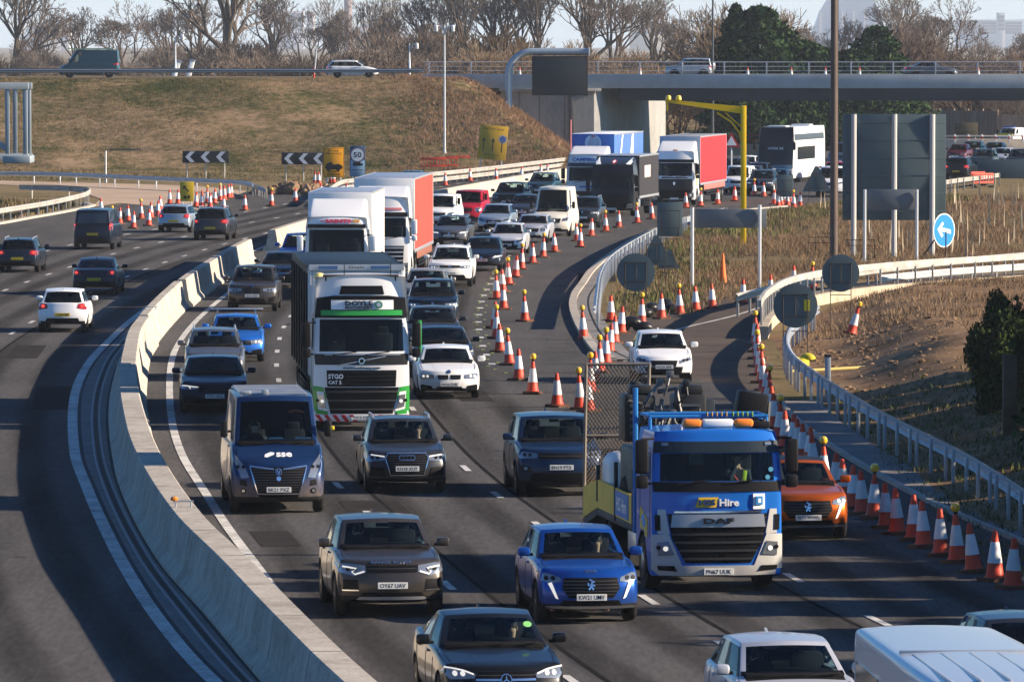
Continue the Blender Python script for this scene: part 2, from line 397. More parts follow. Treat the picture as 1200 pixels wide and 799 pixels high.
M_BARK = ramp_mat('bark', [(0.055, 0.042, 0.032), (0.10, 0.078, 0.058)], [0.6, 3.0], rough=0.95)
M_TWIG = ramp_mat('twigs', [(0.075, 0.060, 0.050), (0.125, 0.100, 0.083), (0.17, 0.14, 0.115)], [0.2, 0.8], rough=0.95, island=0.3)
M_FIR = ramp_mat('evergreen_leaves', [(0.012, 0.028, 0.012), (0.028, 0.055, 0.022), (0.05, 0.085, 0.03)], [0.3, 1.2], rough=0.8, island=0.4)
M_LEAF = ramp_mat('hedge_leaves', [(0.012, 0.022, 0.009), (0.03, 0.045, 0.016), (0.055, 0.075, 0.026)], [0.5, 2.0], rough=0.75, island=0.4)
M_TIMBER = ramp_mat('fence_timber', [(0.15, 0.105, 0.075), (0.25, 0.18, 0.13), (0.32, 0.24, 0.175)], [0.3, 2.0], rough=0.9, stretch=(6, 1, 0.4))

# centre lines, from pixels measured on the photograph carried to the ground (depth, X)
MED = Curve2([(80, -.05), (91.6, -1.62), (96.3, -2.24), (104.7, -3.27), (113.3, -4.3), (124.8, -5.72), (142, -7.4), (157.7, -8.65), (175, -9.85), (192, -10.8), (209, -11.55), (243, -12.1), (268, -12.05), (294, -11.7), (318, -10.8), (355, -8.3), (400, -3.7), (427, -0.6), (466, 4.2), (524, 14.0), (600, 30.0)])
EDGE_R = Curve2([(80, .55), (91.6, -1.05), (101, -2.3), (106.7, -3.0), (116, -4.1), (124.6, -4.97), (133.6, -5.87), (143.7, -6.8), (157.7, -8.05), (173, -9.1), (196, -10.35), (212, -11.0), (232, -11.35), (257, -11.35), (294, -11.0), (318, -10.1), (355, -7.6), (400, -3.0), (466, 4.9), (524, 14.7), (600, 30.7)])
LINE1 = Curve2([(80, 3.9), (101, 1.0), (116.7, -.9), (143, -3.6), (152, -4.45), (170, -5.75), (196, -7.1), (213, -7.7), (230, -8.05), (270, -8.1), (300, -7.4), (340, -5.2), (400, .6), (466, 8.3), (524, 18.2), (600, 34.2)])
LINE2 = Curve2([(80, 7.4), (95, 5.2), (115.8, 2.5), (142, -.22), (150.8, -.98), (159, -1.6), (175, -2.6), (196, -3.75), (230, -4.65), (270, -4.6), (300, -3.9), (340, -1.7), (400, 4.2), (466, 12.0), (524, 21.8), (600, 37.8)])
LINE3 = Curve2([(80, 10.8), (95, 8.6), (115, 5.95), (121.6, 5.2), (145, 2.9), (177, .7), (201, -.6), (226, -1.15), (251, -1.16), (268, -.9), (300, -.3), (340, 1.8), (400, 7.8), (466, 15.6), (524, 25.4), (600, 41.4)])
LEFT_E = Curve2([(80, -1.2), (101.5, -4.7), (112, -6.1), (123.6, -7.4), (136, -8.65), (146, -9.6), (157.7, -10.65), (182.7, -12.35), (201.6, -13.2), (219, -13.55), (237.5, -13.75), (270, -13.6), (300, -12.8), (330, -11.6), (355, -9.9), (400, -5.3), (427, -2.2), (466, 2.6), (524, 12.3), (600, 28.3)])
LEFT_A = Curve2([(80, -4.8), (101, -8.2), (123, -11.0), (157, -14.3), (200, -16.8), (233, -17.2), (276, -16.5), (301.6, -15.5), (327.6, -13.9), (344, -12.6), (374, -10.2), (400, -7.8), (432, -4.0), (466, .2), (524, 9.4), (600, 25.0)])
LEFT_B = Curve2([(80, -8.4), (101, -11.8), (123, -14.6), (157, -17.9), (200, -20.3), (240, -20.7), (270, -20.3), (305, -19.0), (330, -17.2), (357, -14.9), (374, -13.0), (400, -10.6), (432, -7.0), (466, -3.0), (524, 6.2), (600, 21.8)])
LEFT_C = Curve2([(80, -12), (123, -18.2), (200, -23.9), (270, -23.6), (318, -22.0), (350, -18.9), (374, -16.6), (400, -14.2), (432, -10.6), (466, -6.4), (524, 2.8), (600, 18.4)])

# ---- ground to the horizon
mb = MB(); sheet(mb, [(-4500, -60), (4500, -60), (4500, 12000), (-4500, 12000)], -0.02)
struct('ground', mb, M_GROUND)
# ---- main carriageways: one asphalt sheet
lft = [(-32, 60), (-32, 200), (-32.0, 300), (-29.5, 348), (-25.6, 393), (-17.4, 437), (-12, 458), (-7.5, 478), (-2.6, 497), (3.4, 524), (8.5, 548), (16, 575), (34, 640), (60, 720)]
rgt = [(18.0, 60), (14.6, 90), (12.2, 110), (10.7, 128), (9.3, 140), (8.2, 155), (7.4, 170), (7.2, 182), (7.3, 195), (5.2, 205), (2.5, 209), (2.25, 230), (2.35, 250), (2.8, 266), (4.2, 296), (7.7, 345), (12.3, 380), (17.5, 398), (24, 428), (32, 461), (41, 500), (56, 545), (80, 620), (105, 720)]
mb = MB(); sheet(mb, lft + rgt[::-1], 0.0); struct('road', mb, M_ASPH)
# ---- slip road joining from the right, browner surfacing
sl_out = [(3.2, 203.5), (4.1, 217), (5.4, 226), (7.8, 237.5), (10.1, 251), (14.2, 268.5), (22.4, 282.6), (45, 305), (90, 340)]
sl_in = [(7.4, 185), (7.7, 200), (8.2, 217), (8.9, 232), (11.9, 249), (15.4, 257.5), (21.3, 267.5), (45, 288), (90, 322)]
A = spline(sl_out, 3); B = spline(sl_in, 3)
n = 60
def resample(P, n):
    L = [0]
    for i in range(1, len(P)): L.append(L[-1] + (P[i] - P[i-1]).length)
    t = np.linspace(0, L[-1], n); xs = [np.interp(t, L, [p[k] for p in P]) for k in range(3)]
    return [Vector((xs[0][i], xs[1][i], xs[2][i])) for i in range(n)]
A, B = resample(A, n), resample(B, n)
mb = MB(); between(mb, A, B, 0.004); struct('slip_road', mb, M_SLIP)
mb = MB(); sheet(mb, [(2.5, 207), (3.3, 203), (4.3, 217), (5.6, 226.5), (8, 238), (10.3, 251.5), (12, 262), (9, 258), (6.0, 247), (4.4, 232), (3.4, 220)], 0.008); struct('pavement', mb, M_SLIP)
# ---- dusty link road at the left
mb = MB(); sheet(mb, [G(290, 224), G(232, 246), G(140, 238), G(107, 243), G(118, 233), G(95, 225), G(40, 218), G(-60, 214), G(-60, 210), G(60, 213.5), G(150, 215.5), G(230, 218)], 0.004); struct('link_road', mb, M_DUST)
# ---- painted lines
mb = MB()
ribbon(mb, EDGE_R.pts(86, 330, 3), 0.2, 0.010); ribbon(mb, LEFT_E.pts(92, 262, 3), 0.26, 0.010); ribbon(mb, LEFT_E.pts(262, 520, 6), 0.18, 0.010)
for cv, ph in ((LINE1, 4.3), (LINE2, 1.2), (LINE3, 6.0)): dashes(mb, cv, 78, 160, phase=ph)
dashes(mb, LINE1, 162, 470, phase=2.0); dashes(mb, LINE2, 163, 470, phase=4.0)
dashes(mb, LINE3, 200, 300, mark=1.1, gap=5.0, w=0.22, phase=1.0); dashes(mb, LINE3, 303, 480, phase=1.0)
dashes(mb, LEFT_A, 84, 560, phase=3.1); dashes(mb, LEFT_B, 84, 560, phase=6.0); dashes(mb, LEFT_C, 84, 560, phase=1.5)
ribbon(mb, spline(sl_out, 3)[:34], 0.14, 0.012, off=0.35)
ribbon(mb, [p for p in spline([(7.1, 400), (-9.2, 462)], 4)], 0.01, 0.010)
struct('road_markings', mb, M_LINE)
# raised studs along the lane line by the cones
mb = MB()
for d in np.arange(196, 300, 2.1):
    x = LINE3(d); mb.box((x + 0.22 * math.sin(d), d, 0.02), (0.10, 0.10, 0.03), 0)
tag(mb.build('road_studs', mat('stud_yellow_green', (0.55, 0.62, 0.18), 0.5)), kind='structure')
# polished darker wheel tracks, soft at the edges
def track_mat():
    m, nt, b = _new('wheel_track'); b.inputs['Base Color'].default_value = (.022, .021, .021, 1); b.inputs['Roughness'].default_value = .9; b.inputs['Specular IOR Level'].default_value = 0
    at_ = nt.nodes.new('ShaderNodeAttribute'); at_.attribute_name = 'across'; tc = nt.nodes.new('ShaderNodeTexCoord'); mp = nt.nodes.new('ShaderNodeMapping'); mp.inputs['Scale'].default_value = (1, .06, 1); n = nt.nodes.new('ShaderNodeTexNoise'); n.inputs['Scale'].default_value = .9; n.inputs['Detail'].default_value = 5
    nt.links.new(tc.outputs['Object'], mp.inputs[0]); nt.links.new(mp.outputs[0], n.inputs['Vector']); mu = nt.nodes.new('ShaderNodeMath'); mu.operation = 'MULTIPLY'; nt.links.new(at_.outputs['Fac'], mu.inputs[0]); nt.links.new(n.outputs['Fac'], mu.inputs[1])
    m3 = nt.nodes.new('ShaderNodeMath'); m3.operation = 'MULTIPLY'; m3.inputs[1].default_value = .62; nt.links.new(mu.outputs[0], m3.inputs[0]); nt.links.new(m3.outputs[0], b.inputs['Alpha']); return m
vs, fs, at_v = [], [], []
for cv, offs_, a, b_ in ((EDGE_R, (.85, 2.6), 84, 400), (LINE1, (.85, 2.6), 84, 400), (LINE2, (.85, 2.6), 84, 300), (LINE3, (.9, 2.5), 90, 150), (LEFT_A, (.85, 2.6), 90, 500), (LEFT_B, (.85, 2.6), 90, 500), (LEFT_C, (.85, 2.6), 90, 480)):
    for o_ in offs_:
        P_ = cv.pts(a, b_, 4); base = len(vs)
        for i, q in enumerate(P_):
            sd = side_dir(P_, i)
            for k, al in ((-.55, 0), (-.2, 1), (.2, 1), (.55, 0)): vs.append(Vector((q.x, q.y, .0045)) + sd * (o_ + k)); at_v.append(al)
        for i in range(len(P_) - 1):
            for k in range(3): fs.append((base + 4 * i + k, base + 4 * i + k + 1, base + 4 * i + k + 5, base + 4 * i + k + 4))
mb = MB(); mb.add(vs, fs); o = struct('road_wheel_tracks', mb, track_mat(), sharp=0); o.data.attributes.new('across', 'FLOAT', 'POINT').data.foreach_set('value', at_v)
# patches and repaired strips
mb = MB()
for px, py, w_, l_ in ((455, 610, 1.3, 6), (560, 470, .9, 9), (60, 480, 1.1, 12), (330, 640, .8, 4), (700, 330, 1.6, 10), (25, 420, 1.0, 9), (640, 760, 1.2, 5)):
    q = G(px, py); sl = MED.slope(q.y); ribbon(mb, [Vector((q.x + sl * t_, q.y + t_, 0)) for t_ in (0, l_ / 2, l_)], w_, .0055)
struct('road_patch', mb, ramp_mat('patch_asphalt', [(.028, .027, .027), (.045, .042, .041)], [.8, 8], rough=.95))
# dark joint lines / tar bands worn along the lanes
mb = MB()
for cv, off, a, b in ((LINE1, 0.55, 84, 175), (LINE2, 0.42, 84, 215), (LINE3, -0.5, 100, 150), (LEFT_A, 0.5, 110, 300)):
    ribbon(mb, cv.pts(a, b, 3), 0.09, 0.006, off=off)
struct('road_tar_joint', mb, mat('tar_joint', (0.02, 0.02, 0.02), 0.95, spec=0.0))
# ---- drainage channel between the left carriageway and the median barrier
def offs(cv, d0, d1, step, o): return [p + side_dir(P, i) * o for P in [cv.pts(d0, d1, step)] for i, p in enumerate(P)]
ds = np.linspace(90, 262, 70)
chA = [Vector((LEFT_E(d) + 0.22, d, 0)) for d in ds]; chB = [Vector((MED(d) - np.interp(d, [100, 150, 200], [1.08, 1.12, 0.95]), d, 0)) for d in ds]
mb = MB(); between(mb, chA, chB, 0.008); struct('drain_channel_path', mb, M_DRAIN)
mid = [a.lerp(b, 0.52) for a, b in zip(chA, chB)]
mb = MB(); ribbon(mb, mid, 0.10, 0.014); struct('drain_slot_path', mb, mat('drain_slot', (0.006, 0.006, 0.007), 0.8))
mb = MB(); ribbon(mb, mid, 0.05, 0.016, off=0.10); ribbon(mb, mid, 0.05, 0.016, off=-0.10); struct('drain_slot_kerb', mb, mat('drain_rim', (0.30, 0.30, 0.29), 0.8))
mb = MB(); between(mb, [p + Vector((0.9, 0, 0)) * 0 + (b - p) * 0.88 for p, b in zip(chA, chB)], chB, 0.013); struct('drain_gutter_path', mb, mat('drain_silt', (0.035, 0.03, 0.026), 0.95, var=0.4, scale=3))

# ---- median concrete barriers: broad near run, then stepped shorter runs
def barrier(name, label, d0, d1, wf, h, off=0.0, joint=3.0):
    """profile barrier whose right foot follows MED"""
    t = thing(name, label, 'barrier', (MED((d0 + d1) / 2), (d0 + d1) / 2, 0), group='concrete barriers along the median')
    mb = MB(); P = MED.pts(d0, d1, 1.5); o0 = t.location
    vs, fs = [], []
    K = 10
    for i, p in enumerate(P):
        sd = side_dir(P, i); w = wf(p.y)
        sec = [(0, 0), (-.0, .08), (-.16, .26), (-.28, h - .03), (-.31, h), (-(w - .31), h), (-(w - .28), h - .03), (-(w - .16), .26), (-w, .08), (-w, 0)]
        for a, z in sec: vs.append(p + sd * (a + off) + Vector((0, 0, z)) - o0)
    for i in range(len(P) - 1):
        for k in range(K - 1): fs.append((i * K + k, i * K + k + 1, (i + 1) * K + k + 1, (i + 1) * K + k))
    fs.append(tuple(range(K))); fs.append(tuple((len(P) - 1) * K + k for k in range(K))[::-1])
    mb.add(vs, fs); mb.build('barrier_body', M_CONC, t, sharp=22)
    jm = MB()
    for d in np.arange(d0 + joint, d1 - 1, joint):
        P2 = [Vector((MED(d), d, 0)), Vector((MED(d + .5), d + .5, 0))]; sd = side_dir(P2, 0); tg = Vector((-sd.y, sd.x, 0)); w = wf(d)
        sec = [(.004, 0), (.004, .08), (-.156, .26), (-.276, h - .03), (-.306, h + .004), (-(w - .306), h + .004), (-(w - .276), h - .03), (-(w - .156), .26), (-w - .004, .08), (-w - .004, 0)]
        for k in range(len(sec) - 1):
            a, b = sec[k], sec[k + 1]
            pa = P2[0] + sd * (a[0] + off) + Vector((0, 0, a[1])) - o0; pb = P2[0] + sd * (b[0] + off) + Vector((0, 0, b[1])) - o0
            jm.add([pa, pb, pb + tg * .04, pa + tg * .04], [(0, 1, 2, 3)])
    jm.build('expansion_joint', mat('joint_dark', (0.09, 0.08, 0.07), 0.9), t, sharp=0)
    return t
barrier('concrete_barrier', 'long broad concrete barrier sweeping from the bottom edge beside the dark blue van', 84, 214, lambda d: np.interp(d, [100, 150, 214], [1.08, 1.12, .95]), 0.98, joint=6.0)
barrier('concrete_barrier', 'short stepped concrete barrier length just beyond the end of the broad long run', 214.6, 245, lambda d: .88, 1.0, -.08, 4.0)
barrier('concrete_barrier', 'concrete barrier length beside the bronze estate car in the median', 245.6, 296, lambda d: .88, 1.04, .04, 5.0)
barrier('concrete_barrier', 'far concrete barrier running on behind the white box trucks towards the bridge', 312, 520, lambda d: .9, 1.0, 0.0, 8.0)
# steel end plate and little clamps standing on the barrier tops
for i, (px, py, lab) in enumerate([(215, 593, 'yellow capped survey clamp bolted on the broad barrier top near the van'), (177, 363, 'small steel lifting clamp on the barrier top far end'), (145, 430, 'small dark lifting clamp on the barrier top by the pale step')]):
    p = G(px, py, 1.0); t = thing('barrier_clamp', lab, 'clamp', (p.x, p.y, [0.98, 0.98, 0.98][i]))
    mb = MB(); mb.tube([(-.15, 0, 0), (-.15, 0, .12)], .02, 6); mb.tube([(.15, 0, 0), (.15, 0, .12)], .02, 6); mb.tube([(-.2, 0, .12), (.2, 0, .12)], .018, 6); mb.build('clamp_frame', M_STEEL, t)
    if i == 0:
        mb = MB(); mb.lathe([(.0, .12), (.06, .13), (.08, .17), (.05, .21), (0, .22)], 10, M=Matrix.Translation((-.18, 0, 0))); mb.build('cap', M_AMBER, t)

# ---- kerb, gutter and paving at the nose between main road and slip road
kp = spline([(16.5, 394), (12.0, 378), (7.5, 345), (4.0, 296), (2.7, 266), (2.2, 250), (2.2, 230), (2.6, 208.5), (3.0, 203.8)], 3)
mb = MB(); sweep(mb, kp, [(0, 0), (0, .12), (-.30, .12), (-.30, 0)]); struct('kerb', mb, M_KERB)
mb = MB(); between(mb, [p + side_dir(kp, i) * -.31 for i, p in enumerate(kp)], [p + side_dir(kp, i) * -1.15 for i, p in enumerate(kp)], 0.05); struct('gutter_pavement', mb, M_DRAIN)
mb = MB(); ribbon(mb, kp, .06, .056, off=-.74); struct('gutter_slot_path', mb, MATS['drain_slot'])
# paved drain strip on the right below the guard rail
rp = spline([(14.2, 98), (12.4, 112), (10.9, 128), (9.7, 140), (8.7, 155), (8.1, 170), (8.0, 181)], 3)
mb = MB(); ribbon(mb, rp, 1.0, 0.012, off=0.1); struct('drain_strip_pavement', mb, M_DRAIN)
mb = MB(); sweep(mb, rp, [(-.62, 0), (-.62, .09), (-.48, .09), (-.48, 0)]); struct('drain_strip_kerb', mb, M_KERB)
kp2 = spline([(-60, 330), (-40, 338), (-30, 347), (-27, 372), (-25.6, 392), (-25.5, 397), (-26.3, 402)], 3)
mb = MB(); sweep(mb, kp2, [(0, 0), (0, .12), (-.35, .12), (-.35, 0)]); struct('island_kerb', mb, M_KERB)

# ---- terrain: approach embankment at the left with the spur beside the abutment
def hnoise(x, y, s, seed=0.0): return math.sin(x / s + seed) * math.cos(y / (s * 1.3) + seed * 1.7) + .5 * math.sin(x / (s * .43) + y / (s * .61) + seed)
def sstep(t): t = max(0.0, min(1.0, t)); return t * t * (3 - 2 * t)
def bank_h(x, y):
    a = (y - 512) / 28.0                      # front slope up to the approach road
    b = (7.5 - (y - 545) * -.06 - x) / 11.5   # right-hand spur slope beside the abutment
    c = (640 - y) / 40.0
    m = max(0.0, min(1.0, a, b, c)); m = .75 * m + .25 * sstep(m)
    return 6.95 * m + .16 * hnoise(x, y, 5.0) * (1 if .02 < m < .97 else .2)
xs = np.linspace(-95, 9, 105); ys = np.linspace(508, 645, 92)
V = [(x, y, bank_h(x, y) - .06) for y in ys for x in xs]; nx = len(xs)
Fq = np.array([(j * nx + i, j * nx + i + 1, (j + 1) * nx + i + 1, (j + 1) * nx + i) for j in range(len(ys) - 1) for i in range(nx - 1)])
tag(link_mesh('embankment_hill', np_mesh('embankment', V, Fq, [M_BANK], smooth=True)), kind='structure')
# ---- right-hand cutting: bare earth with spoil, rising to the hedge
def dirt_h(x, y):
    t = sstep((x - (9.2 + max(0, (y - 180)) * .03 + max(0, 140 - y) * .09)) / 4.0)
    h = .6 * t + (.05 * hnoise(x, y, 2.2) + .03 * hnoise(x, y, .5, 2.0)) * t
    for cx, cy, r, k in ((15.5, 196, 4.2, .55), (12.8, 192, 2.6, .5), (18.5, 207, 5.0, .6), (13.2, 210, 3.0, .35), (21, 224, 6.0, .5)):
        h += k * .62 * math.exp(-((x - cx)**2 + ((y - cy) / 1.9)**2) / (r * r)) * (1 + .25 * hnoise(x, y, .8))
    return h
xs = np.linspace(8.6, 60, 100); ys = np.linspace(84, 262, 170)
def pal(y): return ilerp([(215, 9.0), (219, 9.1), (232, 10.2), (248, 12.9), (254, 14.9), (259, 17.3), (264, 20.3), (275, 27)], y)      # back of the slip road parapet
V = []
for y in ys:
    for x in xs:
        inn = (x - (8.9 + max(0, 146 - y) * .095))
        z = dirt_h(x, y) if inn > 0 else -.03
        if y > 222:
            lim = pal(y)
            z = min(z, (x - lim) * .35 + .02) if x > lim else -.03
        V.append((x, y, max(-.03, z)))
nx = len(xs)
Fq = np.array([(j * nx + i, j * nx + i + 1, (j + 1) * nx + i + 1, (j + 1) * nx + i) for j in range(len(ys) - 1) for i in range(nx - 1)])
tag(link_mesh('earth_bank_terrain', np_mesh('earth_bank', V, Fq, [M_EARTH], smooth=True)), kind='structure')
# ---- low rise behind the bridge, carrying the fence and the wood
mb = MB(); sheet(mb, [(40, 640), (230, 600), (300, 1400), (-300, 1400), (-300, 660), (-20, 650)], 0.03); struct('woodland_ground', mb, M_BANK)

# ---- grass as blades
def blades(name, pts, hmin, hmax, w, m, lean=.35, per=3, kind='stuff', label=None):
    """thin upright blades; pts = (n,3) roots"""
    pts = np.repeat(np.asarray(pts, np.float64), per, axis=0); n = len(pts)
    rs = np.random.RandomState(len(pts) % 9973)
    pts[:, :2] += rs.normal(0, .10, (n, 2))
    h = rs.uniform(hmin, hmax, n); a = rs.uniform(0, 2 * np.pi, n); ww = w * rs.uniform(.6, 1.4, n)
    dx, dy = np.cos(a) * ww / 2, np.sin(a) * ww / 2
    la = rs.uniform(0, 2 * np.pi, n); ll = h * rs.uniform(0, lean, n)
    V = np.zeros((n, 3, 3)); V[:, 0] = pts; V[:, 0, 0] -= dx; V[:, 0, 1] -= dy
    V[:, 1] = pts; V[:, 1, 0] += dx; V[:, 1, 1] += dy
    V[:, 2] = pts; V[:, 2, 0] += np.cos(la) * ll; V[:, 2, 1] += np.sin(la) * ll; V[:, 2, 2] += h
    o = link_mesh(name, np_mesh(name, V.reshape(-1, 3), np.arange(3 * n).reshape(-1, 3), [m]))
    return tag(o, kind='stuff')
def clump_field(n, fx, seed, thr=-.2, s=3.0):
    """n random points from the sampler fx kept where a patchy field is above thr"""
    rs = np.random.RandomState(seed); out = []
    while len(out) < n:
        p = fx(rs)
        if p is None: continue
        if hnoise(p[0], p[1], s, seed) + rs.normal(0, .5) > thr: out.append(p)
    return out
rs = np.random.RandomState
def bank_pt(r):
    x, y = r.uniform(-62, 9), r.uniform(508, 545); z = bank_h(x, y)
    return (x, y, z - .08)
blades('bank_grass', clump_field(34000, lambda r: (lambda p: p if p[0] < -7 + r.normal(0, 2.2) else None)(bank_pt(r)), 3, -.5, 4.0), .07, .2, .032, M_BROWNG, lean=1.2, per=5)
blades('bank_green_grass', clump_field(7000, lambda r: (lambda p: p if p[0] < -8 and (p[1] < 522 + r.normal(0, 3) or r.uniform() < .12) else None)(bank_pt(r)), 5, -.1, 5.0), .06, .18, .032, M_GREENG, lean=1.2, per=5)
def spur_pt(r):
    x, y = r.uniform(-12, 8.5), r.uniform(509, 575); z = bank_h(x, y)
    return (x, y, z - .05) if x > -8.5 + r.normal(0, 1.5) else None
blades('spur_tall_grass', clump_field(17000, spur_pt, 9, -.8, 3.0), .15, .42, .032, M_RUST, lean=1.2, per=5)
# rough grass between the main road and the slip road
def island_pt(r):
    y = r.uniform(232, 420); x = r.uniform(2, 62)
    lo = ilerp([(225, 4.2), (250, 3.9), (266, 4.4), (296, 5.8), (345, 9.3), (380, 14.2), (398, 19.2), (428, 26), (461, 34)], y)
    hi = ilerp([(232, 3.5), (240, 6.5), (252, 8.8), (262, 10.5), (272, 14.0), (285, 22.0), (305, 46), (340, 95)], y) if y < 320 else 95
    return (x, y, -.02) if lo < x < hi else None
blades('island_grass', clump_field(30000, island_pt, 21, -.35, 5.0), .14, .45, .022, M_STRAW, lean=1.3, per=6)
blades('island_rust_grass', clump_field(12000, island_pt, 22, .1, 6.0), .12, .38, .022, M_RUST, lean=1.3, per=6)
blades('island_green_grass', clump_field(3500, lambda r: (lambda p: p if p and p[0] < ilerp([(225, 6), (266, 7.2), (330, 11), (420, 30)], p[1]) + r.normal(0, 1.2) else None)(island_pt(r)), 23, -.1, 3.0), .18, .4, .08, M_GREENG, per=3)
rsx = np.random.RandomState(4)
def stalk_pt(r):
    p = island_pt(r); return p if p and p[0] > 18 else None
blades('island_pale_stalks', clump_field(420, stalk_pt, 31, .1, 7.0), .9, 1.7, .09, mat('pale_stalk', (0.42, 0.35, 0.25), .9), lean=.12, per=1)
def dirtgrass(r):
    x, y = r.uniform(9, 26), r.uniform(120, 262); z = dirt_h(x, y)
    if y > 218 and x < pal(y) + .2: return None
    if y > 222: z = min(z, (x - pal(y)) * .35 + .02)
    return (x, y, z - .06)
blades('verge_grass', clump_field(6500, lambda r: (lambda p: p if p and (p[1] > 212 + r.normal(0, 8)) else None)(dirtgrass(r)), 41, -.2, 2.5), .1, .3, .03, M_STRAW, lean=1.0, per=4)
blades('verge_weeds', clump_field(9000, lambda r: (lambda p: p if p and (p[1] < 182 + r.normal(0, 4)) else None)(dirtgrass(r)), 42, -.6, 2.0), .08, .22, .05, M_GREENG, lean=1.0, per=4)
def lverge(r):
    x, y = r.uniform(-60, -26), r.uniform(350, 420)
    lo = ilerp([(350, -30), (372, -27.8), (397, -26.5), (420, -40)], y)
    return (x, y, -.02) if x < lo and not (y > 408) else None
blades('left_verge_grass', clump_field(7000, lverge, 51, -.4, 3.0), .25, .55, .08, M_BROWNG, per=3)
blades('flat_verge_grass', clump_field(9000, lambda r: (r.uniform(-62, -2), r.uniform(470, 512), -.02), 52, -.3, 4.0), .06, .2, .035, M_BROWNG, lean=1.1, per=4)
# clods and stones over the bare earth
rs1 = np.random.RandomState(8); mb = MB()
for i in range(1500):
    x, y = rs1.uniform(9.5, 24), rs1.uniform(150, 218); z = dirt_h(x, y); r_ = rs1.uniform(.03, .13)
    bm = bmesh.new(); bmesh.ops.create_icosphere(bm, subdivisions=1, radius=r_)
    for v in bm.verts: v.co = v.co * rs1.uniform(.7, 1.3); v.co.z *= .6
    mb.bm(bm, 0, Matrix.Translation((x, y, z)))
tag(mb.build('earth_clods', M_EARTH, sharp=0), kind='stuff')
# ================================================================== VEGETATION MESHES
def bare_tree(seed, H, trunk_r, spread=.62, depth=7, multi=1, droop=0.0, tw=.028, lenf=.74, first=.26):
    """bare crown: returns (trunk V,F) and (twig V,F) arrays"""
    r = random.Random(seed); segs = []
    def grow(p, d, L, rad, k):
        n = 2 if k > 2 else 1
        q = p
        for i in range(n):
            d = (d + Vector((r.gauss(0, .13), r.gauss(0, .13), r.gauss(0.03 - droop * .1, .09)))).normalized()
            q2 = q + d * (L / n); segs.append((q, q2, rad * (1 - .3 * i / n), rad * (1 - .3 * (i + 1) / n), k)); q = q2
        if k <= 0: return
        m = 2 if r.random() < .35 else 3
        if k >= depth - 1: m = 3 + (r.random() < .6)
        az = r.uniform(0, 6.28)
        for j in range(m):
            az += 6.283 / m + r.uniform(-.5, .5); sp = spread * r.uniform(.55, 1.25) * (.55 if j == 0 else 1)
            u = d.orthogonal().normalized(); v = d.cross(u)
            nd = (d * math.cos(sp) + (u * math.cos(az) + v * math.sin(az)) * math.sin(sp) + Vector((0, 0, .12 - droop))).normalized()
            grow(q, nd, L * lenf * r.uniform(.75, 1.15), max(tw, rad * (.74 if j == 0 else .58)), k - 1)
    for s in range(multi):
        a = r.uniform(0, 6.28); tl = 0 if multi == 1 else r.uniform(.1, .45)
        grow(Vector((math.cos(a) * .3 * (multi > 1), math.sin(a) * .3 * (multi > 1), -.2)), Vector((math.cos(a) * tl, math.sin(a) * tl, 1)).normalized(), H * first, trunk_r, depth)
    top = max(s[1].z for s in segs); k = H / top
    out = []
    for big in (True, False):
        V, Fc = [], []
        for p, q, a, b, lv in segs:
            if (lv >= depth - 2) != big: continue
            t = (q - p).normalized(); u = t.orthogonal().normalized(); v = t.cross(u); n = 6 if big else 3; o = len(V)
            for c, rad in ((p, a), (q, b)):
                for i in range(n):
                    an = 6.2832 * i / n; V.append((c + (u * math.cos(an) + v * math.sin(an)) * rad) * k)
            for i in range(n): Fc.append((o + i, o + (i + 1) % n, o + n + (i + 1) % n, o + n + i))
        out.append((np.array([tuple(x) for x in V]), np.array(Fc)))
    return out
TREES = []
for sd, H, tr, sp, dp, mu in ((1, 14, .38, .60, 7, 1), (2, 12, .30, .66, 7, 1), (3, 15, .30, .42, 7, 2), (4, 11, .26, .70, 7, 1), (5, 13, .34, .52, 7, 1)):
    (tv, tf), (cv, cf) = bare_tree(sd, H, tr, sp, dp, mu)
    TREES.append((np_mesh('bare_trunk', tv, tf, [M_BARK], smooth=True), np_mesh('bare_crown', cv, cf, [M_TWIG])))
BUSH = [bare_tree(20 + i, 5.0 + i * .6, .07, .62, 6, 4, tw=.02, lenf=.78, first=.22) for i in range(4)]
def merge_copies(arrs, places, m, name):
    """one mesh out of many transformed copies of [trunk, twig] arrays"""
    Vs, Fs, o = [], [], 0
    for k, x, y, z, s, a, zs in places:
        for V, Fc in arrs[k]:
            if len(V) == 0: continue
            c, sn = math.cos(a), math.sin(a)
            W = np.stack([(V[:, 0] * c - V[:, 1] * sn) * s + x, (V[:, 0] * sn + V[:, 1] * c) * s + y, V[:, 2] * s * zs + z], 1)
            Vs.append(W)
            if Fc.shape[1] == 4: Fs.append(Fc + o)
            o += len(V)
    return None, np.concatenate(Vs), Fs
def scrub(name, places, m):
    """a thicket that reads as one mass"""
    _, V, Fs = merge_copies([[b[0], b[1]] for b in BUSH], places, m, name)
    q = np.concatenate(Fs)
    return tag(link_mesh(name, np_mesh(name, V, q, [m])), kind='stuff')
def put_tree(k, px, Y, s, label, a=None, z=0.0, zs=1.0, group='bare trees on the skyline'):
    x = (px - 600) / F_PX * Y
    t = thing('bare_tree', label, 'tree', (x, Y, z), random.uniform(0, 6.28) if a is None else a, group)
    link_mesh('trunk', TREES[k][0], t); link_mesh('crown', TREES[k][1], t)
    s *= 1.34; t.scale = (s, s, s * zs); return t
